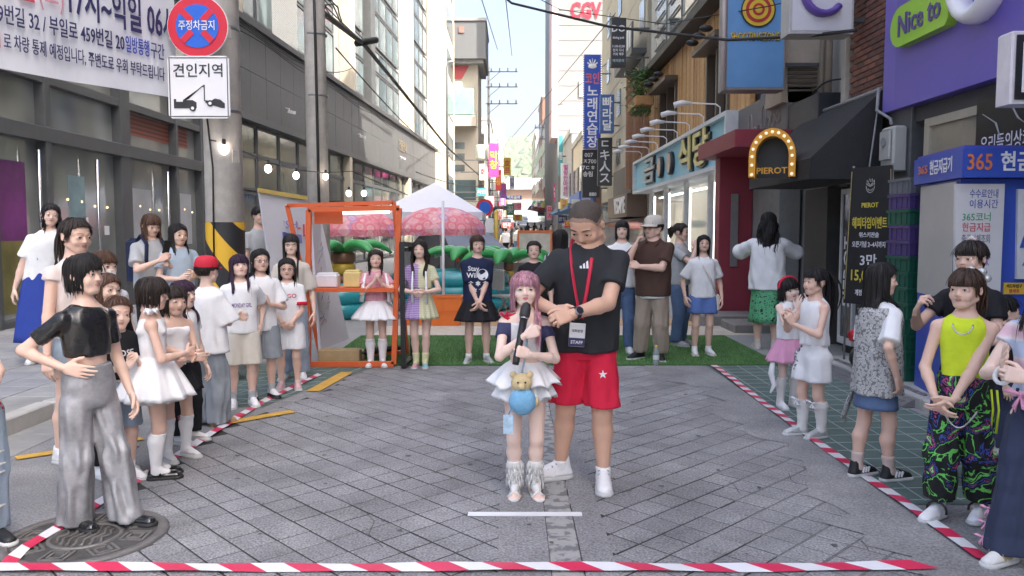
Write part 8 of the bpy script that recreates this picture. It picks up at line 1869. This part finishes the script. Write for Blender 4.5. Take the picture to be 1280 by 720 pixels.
jw = pp('woman in a pale grey tee and blue jeans turned right with hands to her mouth', 848, 277, 432, 58, 'woman', 'b', dict(style='pony', col='dark', bangs=False, tail=.8), arms=dict(r=((-.02, -.14, .80), (-.7, 0, -.9)), l=((.06, -.13, .74), (.8, 0, -.8))), hands=('hold', 'hold'), fing=((.2, -.1, .9), (-.2, -.1, .9)), group=GB, head=(6, 4, 0)); jw.shirt(M_GREYC, .50, .6, .014); jw.pants(DEN, .58, .04, (.07, .06, .055), name='jeans'); jw.shoes('sneaker', M_GREYC)
bsg = pp('girl in a white tee and blue shorts with a cream cross body strap', 877, 291, 444, 2, 'child', 'b', dict(style='bob', col='black', length=.85, bangs=False, open=50), group=GB, head=(-6, 2, 0), arms=dict(r=((-.155, -.03, .49), (-.5, 1, 0)), l=((.155, -.02, .48), (.5, 1, 0)))); bsg.shirt(M_WHITE, .48, .8, .018); bsg.pants(M_BLUESH, .54, .35, (.07, .072, .074), name='shorts'); bsg.sock(M_WHITE, .08); bsg.shoes('chunky', M_WHITE)
MB().tube([(-.06, .02, 1.17), (-.03, -.115, 1.08), (.06, -.125, .92), (.15, -.06, .74)], .012, 6, flat=.4).build('bag_strap', M_CRM, bsg.o); MB().bevbox(.13, .20, -.06, .06, .55, .74, .02).build('cross_body_bag', M_CRM, bsg.o)
bw = pp('woman with wavy black hair in a white blouse and green leopard skirt', 957, 264, 436, 163, 'woman', 'b', dict(style='waves', col='black', length=2.0, wave=.34, n=90, vol=1.12), arms=dict(r=((-.06, -.18, .76), (-1, .1, -.4)), l=((.06, -.18, .76), (1, .1, -.4))), group=GR_, bulk=1.08); bw.shirt(M_WHITE, .44, 1.75, .024, name='blouse', flare=.02, wr=.006, sr=1.15); bw.skirt(ramp_mat('leopard_green', 'ShaderNodeTexVoronoi', 34, [(0, (.02, .03, .025)), (.22, (.10, .42, .20)), (.55, (.14, .48, .26)), (.72, (.02, .03, .025))], .8, .1), .56, .20, .03, 7, .12, 'leopard_skirt'); bw.shoes('sneaker', M_BEIGE)
# ---- right row
rh = pp('little girl with a red hairband, pink skirt and white boots', 984, 343, 509, 14, 'child', 'p', dict(style='bob', col='black', length=.5, bang=.05, n=70), arms=dict(r=((-.02, -.12, .77), (-.7, 0, -.9)), l=((.08, -.11, .78), (.8, 0, -.8))), hands=('flat', 'flat'), fing=((.2, -.1, .95), (-.2, -.1, .95)), group=GR_, head=(-4, 4, -14)); rh.shirt(M_WHITE, .53, 0, .010, name='sleeveless_top', flare=.02); rh.skirt(M_PINKC, .54, .36, .085, 9, .16, 'pink_skirt'); rh.sock(M_OFFW, .24, .006, 'knee_sock'); rh.shoes('boot', M_WHITE)
MB().tube([rh.hd((.40 * math.cos(a), .03, .10 + .45 * math.sin(a))) for a in np.linspace(.1, math.pi - .1, 16)], .016, 6, flat=.6).build('hairband', M_REDC, rh.o)
MB().tube([(-.16, -.02, .42), (-.18, -.03, .30), (-.15, -.03, .20), (-.19, -.04, .14)], [.02, .03, .022, .008], 6, flat=.3).build('white_ribbon', M_WHITE, rh.o)
pr = pp('girl with a long black ponytail in a white sequined romper facing left', 1014, 331, 545, -72, 'child', 'b', dict(style='pony', col='black', bangs=True, bang=.16, tie=(0, .30, .36), tail=2.3, tailr=.30, wave=.08), arms=dict(r=((-.04, -.17, .70), (-.7, .2, -.9)), l=((.03, -.17, .68), (.8, .3, -.9))), hands=('hold', 'hold'), fing=((.2, -.5, .8), (-.2, -.5, .8)), group=GR_, feet=((-.05, -.03, -6), (.05, .03, 6))); pr.shirt(M_WHITE, .55, 0, .010, name='romper_top', wr=.006); pr.pants(M_WHITE, .59, .335, (.075, .078, .078), name='romper_shorts', wr=.006); pr.sock(M_OFFW, .215, .008, 'knee_sock', .004); pr.shoes('sneaker', mat('shoe_silver', (.50, .54, .54), .4, .2, 20, metal=.3), M_SOLE, M_WHITE)
sq = MB(); r3 = random.Random(8); bv = BVHTree.FromPolygons([Vector(p) for p in pr.pants_vq[0].tolist()], [tuple(p) for p in pr.pants_vq[1].tolist()])
for k in range(170):
    a = r3.uniform(2.2, 4.2); z = r3.uniform(.40, .58) * pr.H; o0 = Vector((math.cos(a) * .5, math.sin(a) * .5, z)); h = bv.ray_cast(o0, Vector((-math.cos(a), -math.sin(a), 0)))
    if h[0] is not None: q = h[0] + h[1] * .004; s0 = r3.uniform(.006, .011); u0 = Vector((-h[1].y, h[1].x, r3.uniform(-.3, .3))).normalized(); v0 = h[1].cross(u0); sq.face([q + u0 * s0, q + v0 * s0, q - u0 * s0, q - v0 * s0], k % 3)
tag(sq.build('sequins', [mat('sequin_silver', (.7, .72, .76), .15, 0, metal=.9), mat('sequin_blue', (.35, .40, .55), .2, 0, metal=.8), mat('sequin_dark', (.12, .13, .16), .3, 0)], pr.o), kind='stuff')
for k in 'rl':
    b = MB(); q = Vector((pr.K[k][0], pr.K[k][1] * .9, .212 * pr.H))
    for a in (.3, 2.8, 4.4, 5.2): b.tube([q + Vector((0, -.045, 0)), q + Vector((.05 * math.cos(a), -.055, .035 * math.sin(a))), q + Vector((.06 * math.cos(a + .6), -.05, .03 * math.sin(a + .6) - .01))], [.006, .014, .004], 5, flat=.5)
    b.build('sock_bow', M_WHITE, pr.o)
vt = pp('girl with long straight black hair in a speckled tunic', 1092, 323, 598, 108, 'child', 'b', dict(style='long', col='black', length=2.0, bangs=False, n=90, vol=1.02), arms=dict(r=((-.14, .02, .50), (-.5, 1, 0)), l=((.14, -.05, .45), (.5, 1, 0))), group=GR_, feet=((-.05, -.04, -4), (.055, .05, 4)), head=(-40, 4, 0), vox=.009)
SPK = ramp_mat('speckled_lace', 'ShaderNodeTexVoronoi', 70, [(0, (.55, .55, .54)), (.28, (.30, .30, .30)), (.42, (.56, .56, .55)), (.6, (.20, .20, .20))], .8, .2); vt.shirt(M_WHITE, .55, .85, .016); vt.decal(vt.shirt_vq, 'S', .05, M_PRT, .1, .68); vt.shirt(SPK, .40, 0, .026, name='tunic', flare=.02, strap=.06, top=.80); vt.skirt(DEN, .50, .335, .02, 5, .05, 'denim_skirt', loose=.01); vt.sock(fabric('skin_pink', (.62, .50, .44)), .12, .005); vt.shoes('sneaker', M_BLK, M_SOLE, M_PRW, stripes=M_PRW)
MB().tube([(.17, .0, .56), (.20, .02, .45), (.24, .03, .33), (.22, .03, .30)], [.02, .05, .045, .01], 8, flat=.3).build('hanging_scarf', SPK, vt.o)
K_ = (.012, .012, .014); SPL = ramp_mat('splash_print', 'ShaderNodeTexNoise', 7, [(0, K_), (.46, (.16, .62, .12)), (.485, K_), (.54, (.05, .10, .45)), (.555, K_), (.585, (.55, .08, .28)), (.598, K_), (.625, (.18, .66, .14)), (.65, (.66, .70, .55)), (.675, K_)], .8, .15, detail=5, dist=1.0, interp='CONSTANT')
ny = pp('girl in a neon yellow sleeveless top and black paint splashed trousers', 1196, 331, 648, -34, 'child', 'b', dict(style='pony', col='brown', bangs=True, bang=.09, tie=(0, .40, .22), tail=1.2, tailr=.15, wave=.1), arms=dict(r=((-.08, -.13, .50), (-.8, .7, -.2)), l=((-.02, -.15, .495), (.9, .7, -.2))), hands=('relax', 'relax'), fing=((.5, -.4, -.7), (-.7, -.3, -.5)), group=GR_, bulk=1.05, head=(-20, 2, 0), feet=((-.065, -.03, -22), (.075, .06, -8)), vox=.0088)
ny.shirt(M_NEON, .55, 0, .007, 'tight', 'neon_top', wr=.004, neck=(.045, .05, .03)); ny.pants(SPL, .585, .075, (.070, .070, .066), loose=.016, name='splash_trousers', wr=.006, fo=1.2); ny.shoes('sneaker', M_WHITE, M_SOLE, M_PRW)
for k in 'rl': t0, yw = ny.feet[k]; MB().tube([Vector((t0[0] + .05 * math.cos(a) * math.cos(yw), t0[1] - .055 + .05 * math.cos(a) * math.sin(yw), .055 + .045 * math.sin(a))) for a in np.linspace(-.2, 3.3, 9)], .012, 6, flat=.5).build('shoe_strap', M_BLK, ny.o)
MB().tube([(-.08 + .16 * t, -.125 - .02 * math.sin(t * 3), .60 - .09 * math.sin(t * 3.14)) for t in np.linspace(0, 1, 10)], .005, 5).build('hand_chain', M_STEELP, ny.o); MB().tube([(.045 * math.cos(a), -.065 + .03 * math.sin(a) * .8 - .035, 1.03 + .05 * math.sin(a)) for a in np.linspace(math.pi, 2 * math.pi, 11)], .004, 5).build('necklace', M_STEELP, ny.o)
sc = MB(); q = Vector(ny.hd((0.0, .46, .24)))
for k in range(14): a = k * .9; sc.sphere(q + Vector((.055 * math.cos(a), .02 * math.sin(a * 2.3), .045 * math.sin(a))), (.024, .022, .02), 7)
sc.build('hair_scrunchie', mat('scrunchie_silver', (.62, .63, .62), .25, .2, 30, metal=.4), ny.o)
for x in (.13, .155): MB().tube([(x, -.03, .70), (x + .012, -.035, .6), (x + .004, -.03, .48)], .006, 4).build('yellow_cord', M_NEON, ny.o)
bh = pp('dark haired girl behind the neon yellow top raising a hand by the crates', 1203, 296, 602, -52, 'child', 'b', dict(style='pony', col='dark', bangs=True, bang=.10, tie=(0, .2, .44), tail=1.2, tailr=.16), arms=dict(r=((-.12, -.20, .72), (-.6, .3, -.9)), l=((.02, -.15, .60), (.8, .3, -.8))), hands=('hold', 'hold'), fing=((.4, -.3, .8), (-.7, -.3, .3)), group=GR_, head=(-10, 4, 0)); bh.shirt(M_BLACK, .48, .5, .014); bh.pants(M_BLACK, .56, .06); bh.shoes('sneaker', M_BLK, M_SOLE)
cl = MB(); cl.tube([bh.hd((-.12, .0, .52)), bh.hd((0, .05, .60)), bh.hd((.12, .06, .54))], .012, 6); cl.sphere(bh.hd((0, .05, .60)), .016, 8); cl.build('hair_clip', mat('clip_pearl', (.6, .52, .48), .3), bh.o)
by = pp('boy in a black tee standing behind the girl in the striped knit', 1248, 366, 566, 55, 'child', 'b', dict(style='short', col='black', bangs=True, bang=.14), group=GR_, head=(25, 0, 0)); by.shirt(M_BLACK, .48, .6, .014); by.pants(DEN_D, .56, .05); by.shoes('sneaker', M_WHITE)
KNT = ramp_mat('knit_stripes', 'ShaderNodeTexWave', 2.1, [(0, (.72, .46, .52)), (.42, (.76, .66, .66)), (.62, (.48, .56, .72))], .85, .3, rot=math.pi / 2, interp='EASE')
kn_ = pp('girl in a pastel striped knit and navy flared trousers at the right edge', 1292, 312, 703, -58, 'child', 'p', dict(style='long', col='black', length=1.1, bangs=False), arms=dict(r=((-.04, -.165, .655), (-.7, .2, -.8)), l=((.03, -.17, .64), (.8, .2, -.8))), hands=('flat', 'hold'), fing=((.2, -.6, .75), (-.5, -.6, .2)), group=GR_, H=1.36, feet=((-.05, -.07, -6), (.06, .08, 4)), vox=.0088); kn_.shirt(KNT, .555, .30, .012, 'tight', 'striped_knit', wr=.006); kn_.pants(DEN_D, .585, .035, (.066, .060, .082), name='flared_trousers', wr=.005); kn_.shoes('sneaker', M_OFFW, M_SOLE, M_WHITE, stripes=mat('stripe_gold', (.55, .42, .22), .4, metal=.4))
def bow(par, q, s, m, name='bow', d=Vector((0, -1, 0))):
    b = MB()
    for a in (.25, 2.9, 4.3, 5.1): L_ = s if a < 3 else s * 1.1; b.tube([q, q + Vector((L_ * .7 * math.cos(a), -.006, L_ * .7 * math.sin(a))), q + Vector((L_ * math.cos(a + .15), 0, L_ * math.sin(a + .15)))], [s * .15, s * .34, s * .1], 6, flat=.4)
    b.sphere(q, s * .2, 6); return b.build(name, m, par)
bow(kn_.o, Vector((-.03, -.115, .775)), .075, M_PINKC, 'waist_bow')
for k in range(3): K_, A_ = Vector(kn_.K['r']), Vector(kn_.A['r']); q = K_.lerp(A_, .45 + .22 * k); bow(kn_.o, Vector((q.x - .088, q.y - .02 - .012 * k, q.z)), .04, M_PINKC, 'leg_bow')
MB().tube([Vector(kn_.Wr['r']) + Vector((.035 * math.cos(a), .02 * math.sin(a), .035 * math.sin(a) - .02)) for a in np.linspace(0, 6.28, 14)], .010, 6, cap=False).build('bracelet', M_WHITE, kn_.o)
# ---- far crowd
protos = []; r4 = random.Random(12)
FAR = [(632, 47, 0), (640, 55, 1), (646, 52, 2), (652, 60, 3), (657, 64, 1), (664, 66, 0), (671, 62, 2), (677, 70, 3), (683, 66, 1), (636, 70, 2), (648, 78, 0), (660, 80, 3), (669, 82, 1), (628, 58, 3), (690, 74, 2)]
FC_ = [(M_WHITE, M_BLACK, 'white top and black trousers'), (M_BLACK, M_BLACK, 'black clothes'), (M_GREYC, DEN, 'grey top and jeans'), (M_NAVYC, M_KHAKI, 'navy top and khaki trousers')]
for k, (px, Y, c) in enumerate(FAR):
    x = PY(px, 0, Y).x; lab = 'distant pedestrian in %s, %s from the left down the street' % (FC_[c][2], ('first second third fourth fifth sixth seventh eighth ninth tenth eleventh twelfth thirteenth fourteenth fifteenth'.split())[sorted(q[0] for q in FAR).index(px)])
    pr_ = [p for p in protos if p[0] == c]
    if not pr_:
        P = Person(lab, (x, Y), 1.64 + .03 * c, r4.choice((0, 180, 160)), 'woman' if c % 2 else 'man', 'b', dict(style='short' if c % 2 == 0 else 'long', col='black', n=14, length=.9), vox=.024, group='distant pedestrians down the street', z=gz(Y)); P.shirt(FC_[c][0], .48, .6, .014); P.pants(FC_[c][1], .57, .05); P.shoes('sneaker', M_BLK, M_SOLE); protos.append((c, P.o))
    else:
        o = copy_tree(pr_[0][1]); o['label'] = lab; o.location = (x, Y, gz(Y)); o.rotation_euler.z = r4.uniform(0, 6.28)
hz_ = MB().box(-900, 900, -60, 1500, -1.1, 205).build('haze', None); hz_.data.materials.clear(); hz_['kind'] = 'stuff'
hm_ = bpy.data.materials.new('haze_air'); hm_.use_nodes = True; hm_.node_tree.nodes.remove(hm_.node_tree.nodes['Principled BSDF'])
pv = hm_.node_tree.nodes.new('ShaderNodeVolumePrincipled'); pv.inputs['Color'].default_value = (.86, .92, 1, 1); pv.inputs['Density'].default_value = .0002
hm_.node_tree.links.new(pv.outputs[0], hm_.node_tree.nodes['Material Output'].inputs['Volume']); hz_.data.materials.append(hm_)
